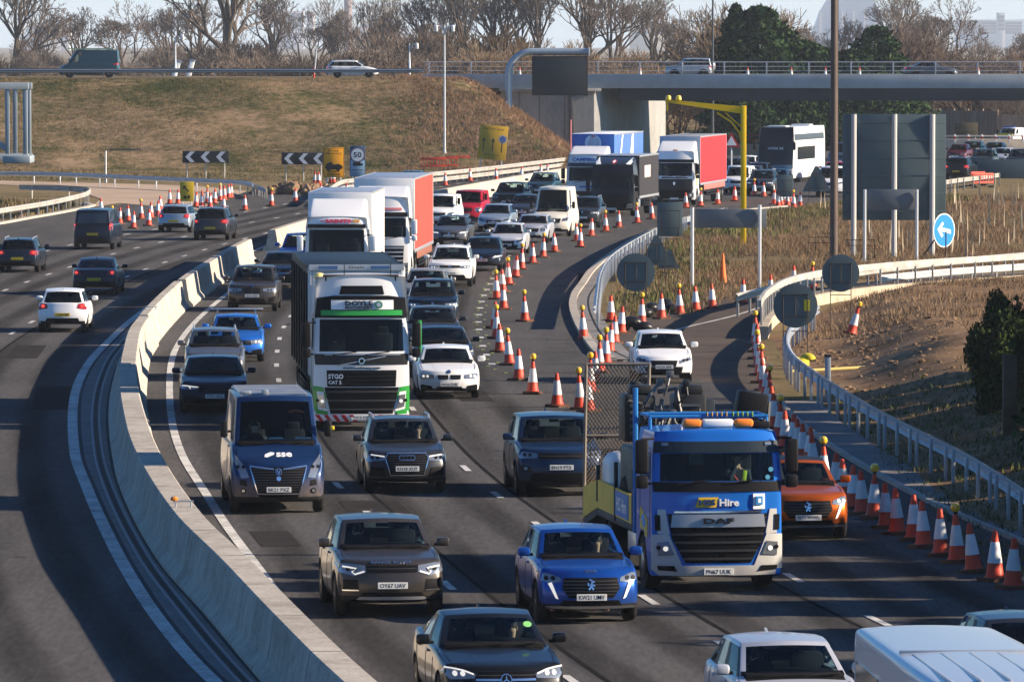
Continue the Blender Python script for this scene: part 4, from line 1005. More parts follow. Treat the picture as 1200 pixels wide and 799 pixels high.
# ------------------------------------------------------------------ cars and vans
def make_car(L=4.25, W=1.79, H=1.48, fo=.84, wb=2.6, r=.325, sill=.22, zf=.74, zc=.98, zb=1.0, zr=1.02, cowl=1.18, wsb=1.02, wst=1.86, rwt=None, rwb=None, sal=False,
             top_w=.745, bow=.26, nose_lean=.16, clad=False, grille=None, lights=None, lower=None, drl=None, fog=None, plate='', plate_z=.50, badge=None, badge_z=None, extra=None, tail=None, lit=False, chromes=None,
             spokes=5, wheel_kind='alloy', roof_black=False, rails=False, rear_plate='', hood_text=None, detail=2, van=False, wtop=None, side_windows=True, antenna=True, front_plate_w=.52, spoiler=False, plate_back=None, soft=False):
    tpl = Tpl()
    rwt = rwt if rwt is not None else L - (1.42 if sal else .62); rwb = rwb if rwb is not None else L - (.62 if sal else .16)
    y1, y2 = fo, fo + wb; ra = r + .055
    A = [-1, -.9, -.6, -.25, .25, .6, .9, 1]
    B = [0, y1 - ra * 1.04, y1 - ra * .9, y1 - ra * .5, y1, y1 + ra * .5, y1 + ra * .9, y1 + ra * 1.04, (y1 + y2) / 2 - .25, y2 - ra * 1.04, y2 - ra * .9, y2 - ra * .5, y2, y2 + ra * .5, y2 + ra * .9, y2 + ra * 1.04, L]
    C = [0, .13, .42, .78, .93, 1]
    ztab = [(0, zf - .015), (.18, zf), (cowl, zc), (wst, zb), (rwb - .3, (zb + zr) / 2 if not sal else zr), (L - .3, zr), (L, zr - .03)]
    def zbot(y):
        for yc in (y1, y2):
            if abs(y - yc) < ra * 1.0: return r * .94 + math.sqrt(max(0, ra * ra - (y - yc)**2))
        return sill + (.03 if y < y1 - ra else 0) + (.06 if y > y2 + ra else 0)
    def body(i, j, k):
        a, c, y = A[i], C[k], B[j]
        zb_, zt = zbot(y), ilerp(ztab, y); z = zb_ + (zt - zb_) * c
        edge = abs(a)
        if k == len(C) - 1: z += .035 * (1 - a * a) * (1 if y < L - .1 else .4)
        zz = z / zt
        side = ilerp([(.2, .935), (.38, .985), (.62, 1.0), (.82, .985), (.95, .955), (1.0, .915)], zz)
        pl = ilerp([(0, .93), (.25, .955), (y1, .995), (y1 + .6, 1), (y2 + .2, .995), (L - .2, .955), (L, .93)], y)
        if abs(y - y1) < ra * 1.1 or abs(y - y2) < ra * 1.1: pl *= 1.012
        x = a * W / 2 * side * pl
        if j == 0:
            y = ilerp([(.2, .13), (.32, .035), (.5, .0), (.62, .0), (.86, .05), (1.0, nose_lean)], zz) + bow * edge ** 2.4
        if j == len(B) - 1:
            y = L - (ilerp([(.2, .16), (.35, .04), (.55, 0), (.72, .05), (1, .12)], zz) + .16 * edge ** 2.6)
        return (x, y, z)
    def btag(face, i, j, k):
        if face == 'bottom': return 'under'
        if face == 'top' and B[j] >= cowl - .25 and B[j] < rwb - .1 and 0 < i < len(A) - 2 and not van: return 'inner'
        if face in ('left', 'right') and k == 0 and clad: return 'clad'
        if face in ('front', 'rear') and k == 0: return 'clad'
        return 'paint'
    V, Fc, T = boxgrid(A, B, C, body, btag); V, Fc, T = catmull(V, Fc, T, detail)
    # greenhouse
    A2 = [-1, -.955, -.45, 0, .45, .955, 1]
    if van: B2 = [0, .03, .21, .25, .6, .96, 1]
    elif sal: B2 = [0, .03, .38, .42, .72, .76, .90, 1]
    else: B2 = [0, .028, .36, .40, .68, .72, .93, 1]
    C2 = [0, .035, .5, .955, 1]
    if soft: A2, C2 = [-1, -.82, -.45, 0, .45, .82, 1], [0, .035, .5, .86, 1]
    tw = wtop if wtop else top_w
    def gh(i, j, k):
        a, b, c = A2[i], B2[j], C2[k]
        zlo = .05
        yf, yr = wsb + (wst - wsb) * (c * .92 + .08 * c * c), rwb + (rwt - rwb) * c
        wx = W / 2 * (.935 + (tw - .935) * (.85 * c + .15 * c * c)) * (1 - .06 * max(0, (b - .6) / .4)) * (1 - .05 * max(0, (.15 - b) / .15))
        y = yf + (yr - yf) * b + (.16 * a * a * (1 - b)**4) - (.12 * a * a * b**4)
        zbelt = ilerp(ztab, y) - zlo
        ztop = H - .045 * (1.6 * (b - .42))**2 * (2.0 if sal else 1.2) - .04 * a * a
        return (a * wx, y, zbelt + (ztop - zbelt) * c)
    nB2 = len(B2)
    def gtag(face, i, j, k):
        if face == 'front' and 0 < i < len(A2) - 2 and 0 < k < 3: return 'ws'
        if face == 'rear' and 0 < i < len(A2) - 2 and (0 < k < 3): return 'rw' if not van else 'paint'
        if face in ('left', 'right') and 0 < k < 3 and side_windows:
            gaps = (1, 3, 5) if not van else (1,)
            if j in gaps: return ('sw', face, j)
        if face in ('left', 'right') and 0 < k < 3 and not van: return 'pillar'
        if face == 'top': return 'roof'
        if face == 'bottom': return 'drop'
        return 'paint'
    gV, gF, gT = boxgrid(A2, B2, C2, gh, gtag); gV, gF, gT = catmull(gV, gF, gT, detail)
    o = len(V); allV, allF, allT = V + gV, Fc + [tuple(i + o for i in f) for f in gF], T + gT
    paintm, roofm = M_PAINT, (M_BLACK if roof_black else M_PAINT)
    mm = MB()
    groups = {'paint': 0, 'under': 1, 'clad': 2, 'inner': 3, 'pillar': 4, 'roof': 0 if not roof_black else 1}
    mp = {}
    for f, t in zip(allF, allT):
        if t in groups:
            g = []
            for i in f:
                if i not in mp: mp[i] = len(mm.v); mm.v.append(tuple(allV[i]))
                g.append(mp[i])
            mm.f.append(tuple(g)); mm.m.append(groups[t])
    bodyi = tpl.part('body', mm.mesh('body', [M_PAINT, M_BLACK, M_TRIM if clad else M_BLACK, M_INT, M_GRILLE], sharp=42))
    nm, ms = {}, {}
    for t in set(allT):
        if t == 'ws': nm[t] = 'windscreen'; ms[t] = M_GLASS
        elif t == 'rw': nm[t] = 'rear_window'; ms[t] = M_GLASS
        elif isinstance(t, tuple): nm[t] = 'side_window'; ms[t] = M_GLASS
    for t, me in split_tags(allV, allF, allT, nm, ms, tpl).items(): tpl.part(nm[t], me)
    sk = Skin(allV, allF)
    # interior
    if detail >= 2 or True:
        m = MB(); zt = zc
        m.box((0, wsb + .33, zt + .0), (W * .80, .5, .12), 0, bev=.04)
        m.lathe([(.17, -.012), (.19, 0), (.17, .012), (.15, 0)], 14, 0, Matrix.Translation((-W * .21, wst - .12, zt + .06)) @ Matrix.Rotation(R(62), 4, 'X'))
        tpl.part('dashboard', m.mesh('dashboard', [M_INT]))
        sy = wst + .42
        for x in (-W * .21, W * .21):
            m = MB(); m.box((x, sy, zt + .02), (.48, .16, .5), 0, bev=.06, rot=Matrix.Rotation(R(-12), 4, 'X')); m.box((x, sy + .08, zt + .34), (.26, .10, .17), 0, bev=.04); tpl.part('seat', m.mesh('seat', [M_SEAT]))
        if not van and rwt - sy > .9:
            m = MB(); m.box((0, min(sy + .95, rwt - .1), zt + .0), (W * .74, .16, .45), 0, bev=.06)
            for x in (-W * .2, W * .2): m.box((x, min(sy + 1.0, rwt - .05), zt + .28), (.24, .09, .15), 0, bev=.03)
            tpl.part('seat', m.mesh('rear_seat', [M_SEAT]))
        m = MB(); m.box((0, wst - .02, H - .14), (.22, .03, .07), 0, bev=.01); tpl.part('rear_view_mirror', m.mesh('mirror', [M_BLACK]))
    # wheels
    add_wheels(tpl, (-(W / 2 - .125), W / 2 - .125), (y1, y2), r, .215, wheel_kind, spokes)
    # lamps, grilles
    w2 = W / 2
    lights = lights or [(w2 * .52, zf - .20), (w2 * .93, zf - .10), (w2 * .97, zf + .0), (w2 * .72, zf - .05), (w2 * .50, zf - .11)]
    grille = grille if grille is not None else [[(-w2 * .46, zf - .10), (-w2 * .40, zf - .27), (w2 * .40, zf - .27), (w2 * .46, zf - .10)]]
    lower = lower if lower is not None else [[(-w2 * .62, .30), (w2 * .62, .30), (w2 * .52, .43), (-w2 * .52, .43)]]
    for sgn in (1, -1):
        m = MB(); P = lights if sgn == 1 else mirr(lights); sk.lay(m, P, 'front', .010, 0, .07)
        cx = sum(p[0] for p in P) / len(P); cz = sum(p[1] for p in P) / len(P); h = max(p[1] for p in P) - min(p[1] for p in P)
        for q in (-.055, .055): sk.lay(m, disc2(cx + q, cz - .005, min(.036, h * .24), 10), 'front', .018, 1 if lit else 2, .2)
        tpl.part('headlight', m.mesh('headlight', [M_LIGHT, M_LIT, M_GRILLE]))
        if drl:
            m = MB(); sk.lay(m, drl if sgn == 1 else mirr(drl), 'front', .02, 0, .08); tpl.part('running_light', m.mesh('running_light', [M_LIT]))
        if fog:
            for pf, rr in fog:
                m = MB(); sk.lay(m, pf if sgn == 1 else mirr(pf), 'front', .009, 0, .08)
                if rr: 
                    cx = sum(p[0] for p in pf) / len(pf) * sgn; cz = sum(p[1] for p in pf) / len(pf); sk.lay(m, disc2(cx, cz, rr, 10), 'front', .016, 1, .2)
                tpl.part('fog_lamp_recess', m.mesh('fog_recess', [M_GRILLE, M_LIGHT]))
    for P in grille:
        m = MB(); sk.lay(m, P, 'front', .009, 0, .09)
        zs = [p[1] for p in P]; xs_ = [p[0] for p in P]
        nb = max(2, int((max(zs) - min(zs)) / .05))
        for q in range(1, nb):
            zq = min(zs) + (max(zs) - min(zs)) * q / nb; xl = []
            for i in range(len(P)):
                (xa, za), (xb, zb_) = P[i], P[(i + 1) % len(P)]
                if (za - zq) * (zb_ - zq) < 0: xl.append(xa + (xb - xa) * (zq - za) / (zb_ - za))
            if len(xl) >= 2: sk.lay(m, [(min(xl) + .01, zq - .006), (max(xl) - .01, zq - .006), (max(xl) - .01, zq + .006), (min(xl) + .01, zq + .006)], 'front', .016, 1, .12)
        tpl.part('grille', m.mesh('grille', [M_GRILLE, mat('grille_bar', (.055, .055, .058), .35, .4)]))
    for P in lower:
        m = MB(); sk.lay(m, P, 'front', .009, 0, .09); tpl.part('air_intake', m.mesh('air_intake', [M_GRILLE]))
    if chromes:
        for P in chromes:
            m = MB(); sk.lay(m, P, 'front', .02, 0, .08); tpl.part('chrome_trim', m.mesh('chrome_trim', [M_CHROME if not isinstance(P, tuple) else M_SILVER]))
    if extra:
        for nm_, P, mt_, f_ in extra:
            m = MB(); sk.lay(m, P, f_, .012, 0, .09); tpl.part(nm_, m.mesh(nm_, [mt_]))
    m = MB(); pb = plate_back or M_PLATEW
    def flat_plate(txt, z, face, mt_):
        h = sk.hit(0, z, face)
        if not h: return
        y = h[0].y + (-.03 if face == 'front' else .03)
        mbp = MB(); mbp.box((0, y, z), (front_plate_w, .02, .112), 0, bev=.004)
        M = Matrix.Translation((0, y - .0115, z)) @ Matrix.Rotation(math.pi / 2, 4, 'X') if face == 'front' else Matrix.Translation((0, y + .0115, z)) @ Matrix.Rotation(math.pi, 4, 'Z') @ Matrix.Rotation(math.pi / 2, 4, 'X')
        if txt: text_flat(mbp, txt, M, front_plate_w * .86, .078, 1, .012, .001)
        tpl.part('number_plate', mbp.mesh('number_plate', [mt_, M_INK], sharp=0))
    flat_plate(plate, plate_z, 'front', M_PLATEW)
    flat_plate(rear_plate, .62 if not van else .75, 'rear', M_PLATEY)
    if badge:
        m = MB(); bz = badge_z or zf - .14
        if badge == 'rings':
            for q in (-1.5, -.5, .5, 1.5):
                sk.lay(m, disc2(q * .082, bz, .058, 14), 'front', .022, 0, .3, thick=.004); sk.lay(m, disc2(q * .082, bz, .043, 14), 'front', .026, 1, .3, thick=.004)
        elif badge == 'ring':
            sk.lay(m, disc2(0, bz, .07, 16), 'front', .022, 0, .3); sk.lay(m, disc2(0, bz, .055, 16), 'front', .026, 1, .3); sk.lay(m, [(-.045, bz + .035), (-.02, bz + .035), (0, bz - .02), (.02, bz + .035), (.045, bz + .035), (.01, bz - .05), (-.01, bz - .05)], 'front', .03, 0, .3)
        elif badge == 'roundel':
            sk.lay(m, disc2(0, bz, .045, 14), 'front', .02, 1, .3); sk.lay(m, disc2(0, bz, .03, 12), 'front', .025, 2, .3)
        elif badge == 'shield':
            for pts_ in ([(-.035, .085), (.02, .06), (-.01, -.01), (.035, -.085)], [(0, .035), (.055, .05)], [(0, -.005), (.06, -.015)], [(-.005, -.03), (-.045, -.085)], [(-.045, -.02), (-.06, .03)]): sk.lay(m, stroke([(a_, bz + b_) for a_, b_ in pts_], .03), 'front', .025, 0, .3)
        elif badge == 'star':
            sk.lay(m, disc2(0, bz, .085, 16), 'front', .022, 0, .3); sk.lay(m, disc2(0, bz, .07, 16), 'front', .026, 1, .3)
            for q in range(3):
                an = math.pi / 2 + q * 2.0944; sk.lay(m, [(.012 * math.cos(an + 1.57), bz + .012 * math.sin(an + 1.57)), (.08 * math.cos(an), bz + .08 * math.sin(an)), (.012 * math.cos(an - 1.57), bz + .012 * math.sin(an - 1.57))], 'front', .03, 0, .3)
        elif badge == 'oval':
            sk.lay(m, disc2(0, bz, .05, 14, 2.0), 'front', .02, 0, .3); sk.lay(m, disc2(0, bz, .04, 14, 2.0), 'front', .024, 2, .3)
        elif badge == 'dot': sk.lay(m, disc2(0, bz, .05, 12), 'front', .02, 0, .3)
        tpl.part('badge', m.mesh('badge', [M_CHROME, M_GRILLE, mat('badge_blue', (.03, .09, .30), .4)]))
    if hood_text:
        m = MB(); st, z_, w_, h_ = hood_text; sk.text(m, st, 0, z_, w_, h_, 'front', 0, .014); tpl.part('bonnet_lettering', m.mesh('bonnet_lettering', [M_CHROME], sharp=0))
    # rear lamps
    tail = tail or [(w2 * .58, zr - .22), (w2 * .95, zr - .27), (w2 * .95, zr - .03), (w2 * .62, zr - .06)]
    for sgn in (1, -1):
        m = MB(); P = tail if sgn == 1 else mirr(tail); sk.lay(m, P, 'rear', .010, 0, .08)
        cx = sum(p[0] for p in P) / len(P); cz = sum(p[1] for p in P) / len(P); sk.lay(m, disc2(cx, cz, .055, 10), 'rear', .016, 1, .3); tpl.part('tail_light', m.mesh('tail_light', [M_TAIL, M_BRAKE]))
    m = MB(); sk.lay(m, [(-w2 * .7, .34), (w2 * .7, .34), (w2 * .62, .50), (-w2 * .62, .50)], 'rear', .01, 0, .1); tpl.part('rear_diffuser', m.mesh('rear_diffuser', [M_GRILLE]))
    # mirrors, handles, wipers, shut lines
    for sg in (-1, 1):
        my, mz = wsb + (.46 if not van else .30), (zc + .10 if not van else zc + .32)
        m = MB(); m.box((sg * (w2 + .10), my, mz), (.22 if not van else .16, .13, .155 if not van else .36), 0, bev=.05, seg=3); m.box((sg * (w2 - .0), my + .01, mz - .05), (.12, .07, .05), 1, bev=.015)
        mi_ = tpl.part('wing_mirror', m.mesh('wing_mirror', [M_PAINT if not van else M_BLACK, M_BLACK]))
        if not van or True:
            m = MB(); fc = 'right' if sg > 0 else 'left'
            for yy in (wst + .05, ):
                sk.lay(m, stroke([(yy - .62, sill + .18), (yy - .66, zb * .7), (yy - .55, zb - .05)], .012), fc, .006, 0, .15, thick=.004)
            yb = wsb + (rwb - wsb) * (.38 if not van else .26)
            sk.lay(m, stroke([(yb + .02, sill + .14), (yb, zb - .04)], .012), fc, .006, 0, .15, thick=.004)
            if not van: sk.lay(m, stroke([(y2 - ra * .9, .52), (y2 - ra * .5, .82), (y2 - ra * .45, zb - .03)], .012), fc, .006, 0, .15, thick=.004)
            sk.lay(m, stroke([(wst - .55, sill + .13), (yb, sill + .12), (y2 - ra * 1.1, sill + .13)], .014), fc, .006, 0, .2, thick=.004)
            tpl.part('door_seam', m.mesh('door_seam', [M_GRILLE], sharp=0))
            for yy in ((yb - .22, yb + .78) if not van else (yb - .15,)):
                h = sk.hit(yy, zb - .12, fc)
                if h: m = MB(); m.box((h[0].x + sg * .012, yy, zb - .12), (.035, .19, .032), 0, bev=.01); tpl.part('door_handle', m.mesh('door_handle', [M_PAINT]))
    m = MB()
    for sg in (-1, 1): sk.lay(m, stroke([(sg * w2 * .80, .34), (sg * w2 * .86, wsb * .7), (sg * w2 * .84, wsb - .04)], .014), 'top', .004, 0, .15, thick=.004); sk.lay(m, stroke([(sg * w2 * .40, .30), (sg * w2 * .50, wsb - .08)], .03), 'top', .003, 1, .15, thick=.004)
    tpl.part('bonnet_seam', m.mesh('bonnet_seam', [M_GRILLE, M_PAINT], sharp=0))
    m = MB(); sk.lay(m, [(-w2 * .84, zc + .02), (w2 * .84, zc + .02), (w2 * .82, zc + .075), (-w2 * .82, zc + .075)], 'front', .006, 0, .1, thick=.004); tpl.part('scuttle', m.mesh('scuttle', [M_GRILLE], sharp=0))
    m = MB(); m.tube([(-.45, wsb + .02, zc + .035), (.15, wsb + .06, zc + .06)], .011, 5); m.tube([(.1, wsb + .02, zc + .035), (.62, wsb + .07, zc + .06)], .011, 5); tpl.part('wiper', m.mesh('wiper', [M_BLACK]))
    if rails:
        for sg in (-1, 1):
            m = MB(); m.tube([(sg * w2 * (tw - .07), wst + .15, H - .04), (sg * w2 * (tw - .06), wst + .35, H + .035), (sg * w2 * (tw - .06), rwt - .35, H + .02), (sg * w2 * (tw - .09), rwt - .1, H - .08)], .022, 6); tpl.part('roof_rail', m.mesh('roof_rail', [M_SILVER]))
    if spoiler:
        m = MB(); m.box((0, rwb - .05, H + .08), (W * .85, .24, .03), 0, bev=.012)
        for sg in (-1, 1): m.box((sg * W * .3, rwb - .08, H - .03), (.04, .12, .22), 0, bev=.01)
        tpl.part('rear_spoiler', m.mesh('rear_spoiler', [M_SILVER]))
    if antenna and not van:
        m = MB(); m.prism([(0, 0), (.16, 0), (.15, .055)], -.02, .02, axis='x', M=Matrix.Translation((0, rwt - .2, H - .045))); tpl.part('antenna', m.mesh('antenna', [M_PAINT]))
    tpl.skin = sk; tpl.L = L; tpl.W = W; tpl.spec = dict(wst=wst, zc=zc, W=W, H=H)
    return tpl

# ------------------------------------------------------------------ seated people
def skin_figure(name, joints, edges, radii, m, level=1):
    me = bpy.data.meshes.new(name); me.from_pydata(joints, edges, []); o = bpy.data.objects.new(name, me); COL.objects.link(o)
    sm = o.modifiers.new('skin', 'SKIN'); ss = o.modifiers.new('sub', 'SUBSURF'); ss.levels = level; ss.render_levels = level
    for i, v in enumerate(me.skin_vertices[0].data): v.radius = (radii[i][0], radii[i][1]) if isinstance(radii[i], tuple) else (radii[i], radii[i])
    me.skin_vertices[0].data[0].use_root = True
    dg = bpy.context.evaluated_depsgraph_get(); ev = o.evaluated_get(dg); out = bpy.data.meshes.new_from_object(ev); bpy.data.objects.remove(o)
    out.name = name; out.materials.clear(); out.materials.append(m); out.shade_smooth(); return out
_PPL = {}
def person_meshes(pose):
    """seated figure facing -Y, hip at the origin: body (skin), clothing shell, hair"""
    if pose in _PPL: return _PPL[pose]
    hands = {'drive': [((-.14, -.46, .36), (-.21, -.18, .26)), ((.14, -.46, .36), (.21, -.18, .26))], 'ride': [((-.12, -.30, .10), (-.23, -.06, .20)), ((.12, -.30, .10), (.23, -.06, .20))],
             'chin': [((-.03, -.19, .60), (-.20, -.26, .34)), ((.12, -.32, .12), (.23, -.06, .20))]}[pose]
    J = [(0, 0, 0), (0, .02, .22), (0, .03, .42), (0, .02, .52), (0, -.005, .60), (0, -.02, .70), (0, -.02, .79)]
    E = [(i, i + 1) for i in range(6)]; Rd = [(.17, .12), (.15, .105), (.16, .10), (.06, .06), (.055, .055), (.078, .095), (.068, .08)]
    for (hd, el), sg in zip(hands, (-1, 1)):
        b = len(J); hv = Vector(hd); ev_ = Vector(el); d = (hv - ev_).normalized()
        J += [(sg * .19, .02, .45), tuple(ev_), tuple(hv), tuple(hv + d * .07)]; E += [(2, b), (b, b + 1), (b + 1, b + 2), (b + 2, b + 3)]; Rd += [.065, .05, .032, (.038, .022)]
        side = Vector((1, 0, 0))
        for q, (ox, ln) in enumerate(((-.03, .06), (-.01, .07), (.01, .068), (.03, .055))):
            c = len(J); p0 = hv + d * .07 + side * ox; J += [tuple(p0 + d * ln * .6 + Vector((0, 0, -.008))), tuple(p0 + d * ln + Vector((0, .012, -.03)))]; E += [(b + 3, c), (c, c + 1)]; Rd += [.010, .008]
        c = len(J); J += [tuple(hv + d * .05 + Vector((-sg * .05, 0, .02)))]; E += [(b + 2, c)]; Rd += [.011]
        b2 = len(J); J += [(sg * .10, -.02, -.02), (sg * .12, -.45, .02), (sg * .11, -.52, -.36), (sg * .11, -.66, -.40)]; E += [(0, b2), (b2, b2 + 1), (b2 + 1, b2 + 2), (b2 + 2, b2 + 3)]; Rd += [.095, .07, .05, .045]
    body = skin_figure('person_body', J, E, Rd, M_SKIN, 2)
    # face: nose, eyes, ears joined on to the body mesh
    m = MB()
    m.prism([(-.102, .705), (-.13, .70), (-.10, .745)], -.014, .014, axis='x')
    bm = bmesh.new(); bm.from_mesh(body); m.bm(bm, 0)
    for sg in (-1, 1):
        m.box((sg * .032, -.103, .745), (.024, .012, .012), 1, bev=.004); m.box((sg * .083, -.015, .725), (.014, .04, .06), 0, bev=.006)
    m.box((0, -.104, .668), (.045, .012, .010), 2, bev=.003)
    bodym = m.mesh('person_body', [M_SKIN, M_INK, mat('lips', (.36, .14, .11), .5)], sharp=50)
    # hair cap
    h = MB(); h.lathe([(.102, -.03), (.106, .02), (.098, .07), (.07, .105), (.02, .122)], 14, 0, Matrix.Translation((0, .012, .752)) @ Matrix.Diagonal((.86, 1.05, 1, 1)))
    # clothing: torso and sleeves a little outside the body
    Jc = J[:3] + [(0, .02, .50)]; Ec = [(0, 1), (1, 2), (2, 3)]; Rc = [(.19, .14), (.17, .125), (.178, .118), (.085, .08)]
    for (hd, el), sg in zip(hands, (-1, 1)):
        b = len(Jc); hv = Vector(hd); ev_ = Vector(el); Jc += [(sg * .19, .02, .45), tuple(ev_), tuple(ev_.lerp(hv, .88))]; Ec += [(2, b), (b, b + 1), (b + 1, b + 2)]; Rc += [.08, .064, .046]
        b2 = len(Jc); Jc += [(sg * .10, -.02, -.02), (sg * .12, -.45, .02), (sg * .11, -.52, -.36)]; Ec += [(0, b2), (b2, b2 + 1), (b2 + 1, b2 + 2)]; Rc += [.11, .085, .065]
    cl = skin_figure('person_clothing', Jc, Ec, Rc, M_PAINT, 2)
    _PPL[pose] = (bodym, cl, h.mesh('person_hair', [M_HAIR])); return _PPL[pose]
def seat_person(root, x, y, z, pose, cloth, label, vest=False, scale=1.0):
    """top-level person placed in the frame of a vehicle root"""
    a = root.rotation_euler.z; c, s = math.cos(a), math.sin(a); p = root.location
    t = thing('person', label, 'person', (p.x + c * x - s * y, p.y + s * x + c * y, p.z + z), a, 'people in the vehicles')
    bd, cl, hr = person_meshes(pose); t.scale = (scale,) * 3
    b = link_mesh('person_body', bd, t); o = link_mesh('clothing', cl, t); o.material_slots[0].link = 'OBJECT'; o.material_slots[0].material = cloth
    link_mesh('hair', hr, t)
    if vest:
        m = MB()
        for sg in (-1, 1): m.box((sg * .10, -.135, .29), (.075, .02, .40), 0, bev=.008, rot=Matrix.Rotation(sg * .12, 4, 'Y'))
        m.box((0, -.14, .15), (.30, .02, .05), 0, bev=.008); m.build('hi_vis_band', mat('hi_vis', (.62, .75, .05), .5), t)
        m = MB(); m.tube([(-.14, -.13, .46), (.0, -.155, .28), (.12, -.15, .12)], .024, 6); m.build('seat_belt', mat('red_belt', (.5, .06, .05), .6), t)
    return t
# ------------------------------------------------------------------ lorries and the coach
M_WHITE_T = paint('lorry_white', (0.70, 0.70, 0.69), 0.0, .35, .25)
def make_cab(tpl, W=2.48, D=2.25, H=3.6, zb=.34, ws=(1.62, 2.46), lean=.34, pm=None, bumper=None, vis=None, grille=None, lights=None, mirror=None, arm_out=.0, gm=None, roof_flat=.0, wheel=.5, lit=False, beltm=None):
    pm = pm or M_PAINT; gm = gm or M_GRILLE
    A = [-1, -.985, -.945, -.5, 0, .5, .945, .985, 1]
    yc, ra = 1.38, wheel + .12
    B = [0, .12, .36, yc - ra * 1.02, yc - ra * .8, yc - ra * .35, yc + ra * .35, yc + ra * .8, yc + ra * 1.02, D - .06, D] if D > yc + ra + .12 else [0, .12, .36, yc - ra * 1.02, yc - ra * .8, yc - ra * .35, yc + ra * .35, D - .06, D]
    C = [zb, zb + .10, .85, ws[0] - .08, ws[0], (ws[0] + ws[1]) / 2, ws[1], ws[1] + .1, (ws[1] + H) / 2 + .05, H - .12, H]
    def zbot(y):
        if abs(y - yc) < ra: return wheel + math.sqrt(ra * ra - (y - yc)**2) * .98
        return zb if y < yc else .62
    def fn(i, j, k):
        a, y, z = A[i], B[j], C[k]; lo = zbot(y)
        if k < 4 and lo > zb: z = lo + (C[4] - lo) * (C[k] - zb) / (C[4] - zb)
        sx = ilerp([(0, .985), (.9, 1), (ws[0], .995), (ws[1], .975), (H, .93)], z)
        if j == 0: y = ilerp([(0, .06), (.5, .0), (1.0, .0), (ws[0], .05), (ws[1], .05 + lean * .45), (H, .05 + lean)], z) + .20 * abs(a) ** 5
        elif j == 1: y = y + ilerp([(ws[0], 0), (ws[1], lean * .45), (H, lean)], z) + .1 * abs(a) ** 5
        if k == len(C) - 1: z += .05 * (1 - a * a)
        return (a * W / 2 * sx, y, z)
    def tg(face, i, j, k):
        if face == 'front' and 1 < i < len(A) - 3 and 4 <= k < 6: return 'ws'
        if face in ('left', 'right') and 4 <= k < 6 and 2 <= j <= 5: return ('sw', face)
        if face == 'bottom': return 'under'
        return 'paint'
    V, Fc, T = boxgrid(A, B, C, fn, tg); V, Fc, T = catmull(V, Fc, T, 2)
    mm = MB(); mp = {}
    for f, t in zip(Fc, T):
        if t in ('paint', 'under'):
            g = []
            for i in f:
                if i not in mp: mp[i] = len(mm.v); mm.v.append(tuple(V[i]))
                g.append(mp[i])
            mm.f.append(tuple(g)); mm.m.append(0 if t == 'paint' else 1)
    cab = tpl.part('cab', mm.mesh('cab', [pm, M_BLACK], sharp=42))
    nm, ms = {}, {}
    for t in set(T):
        if t == 'ws': nm[t] = 'windscreen'; ms[t] = M_GLASS
        elif isinstance(t, tuple): nm[t] = 'side_window'; ms[t] = M_GLASS
    for t, me in split_tags(V, Fc, T, nm, ms, tpl).items(): tpl.part(nm[t], me, cab)
    sk = Skin(V, Fc)
    m = MB(); m.box((0, .62, ws[0] - .12), (W * .86, .5, .22), 0, bev=.05); m.lathe([(.22, -.012), (.24, 0), (.22, .012), (.2, 0)], 14, 0, Matrix.Translation((-W * .25, .82, ws[0] + .08)) @ Matrix.Rotation(R(50), 4, 'X')); tpl.part('dashboard', m.mesh('dashboard', [M_INT]), cab)
    for x in (-W * .25, W * .25):
        m = MB(); m.box((x, 1.5, ws[0] + .1), (.5, .16, .75), 0, bev=.06); m.box((x, 1.53, ws[0] + .55), (.28, .1, .2), 0, bev=.04); tpl.part('seat', m.mesh('seat', [M_SEAT]), cab)
    m = MB(); m.box((0, D - .2, (ws[0] + ws[1]) / 2), (W * .85, .06, ws[1] - ws[0] + .5), 0); tpl.part('cab_back_wall', m.mesh('back_wall', [M_INT]), cab)
    def lay(name, P, m_, off=.010, face='front', both=False, step=.12):
        for sg in ((1, -1) if both else (1,)):
            m = MB(); sk.lay(m, P if sg == 1 else mirr(P), face, off, 0, step); tpl.part(name, m.mesh(name, [m_]), cab)
    def slats(name, P, n, mbar, off=.018, h=.03):
        m = MB(); sk.lay(m, P, 'front', .012, 0, .12); zs = [p[1] for p in P]
        for q in range(n):
            zq = min(zs) + (max(zs) - min(zs)) * (q + .5) / n; xl = []
            for i in range(len(P)):
                (xa, za), (xb, zb_) = P[i], P[(i + 1) % len(P)]
                if (za - zq) * (zb_ - zq) < 0: xl.append(xa + (xb - xa) * (zq - za) / (zb_ - za))
            if len(xl) >= 2: sk.lay(m, [(min(xl) + .02, zq - h / 2), (max(xl) - .02, zq - h / 2), (max(xl) - .02, zq + h / 2), (min(xl) + .02, zq + h / 2)], 'front', off + .02, 1, .2, thick=.03)
        tpl.part(name, m.mesh(name, [gm, mbar]), cab)
    def lamps(P, lit=False):
        for sg in (1, -1):
            m = MB(); Q = P if sg == 1 else mirr(P); sk.lay(m, Q, 'front', .042, 0, .1); cx = sum(p[0] for p in Q) / len(Q); cz = sum(p[1] for p in Q) / len(Q)
            sk.lay(m, disc2(cx - sg * .02, cz, .045, 10), 'front', .055, 1 if lit else 2, .3); sk.lay(m, disc2(cx + sg * .10, cz + .02, .04, 10), 'front', .055, 2, .3)
            tpl.part('headlight', m.mesh('headlight', [M_LIGHT, M_LIT, M_GRILLE]), cab)
    def text(name, st, x, z, w, h, m_, bold=.015, off=.024, face='front'):
        m = MB(); sk.text(m, st, x, z, w, h, face, 0, off, bold); tpl.part(name, m.mesh(name, [m_], sharp=0), cab)
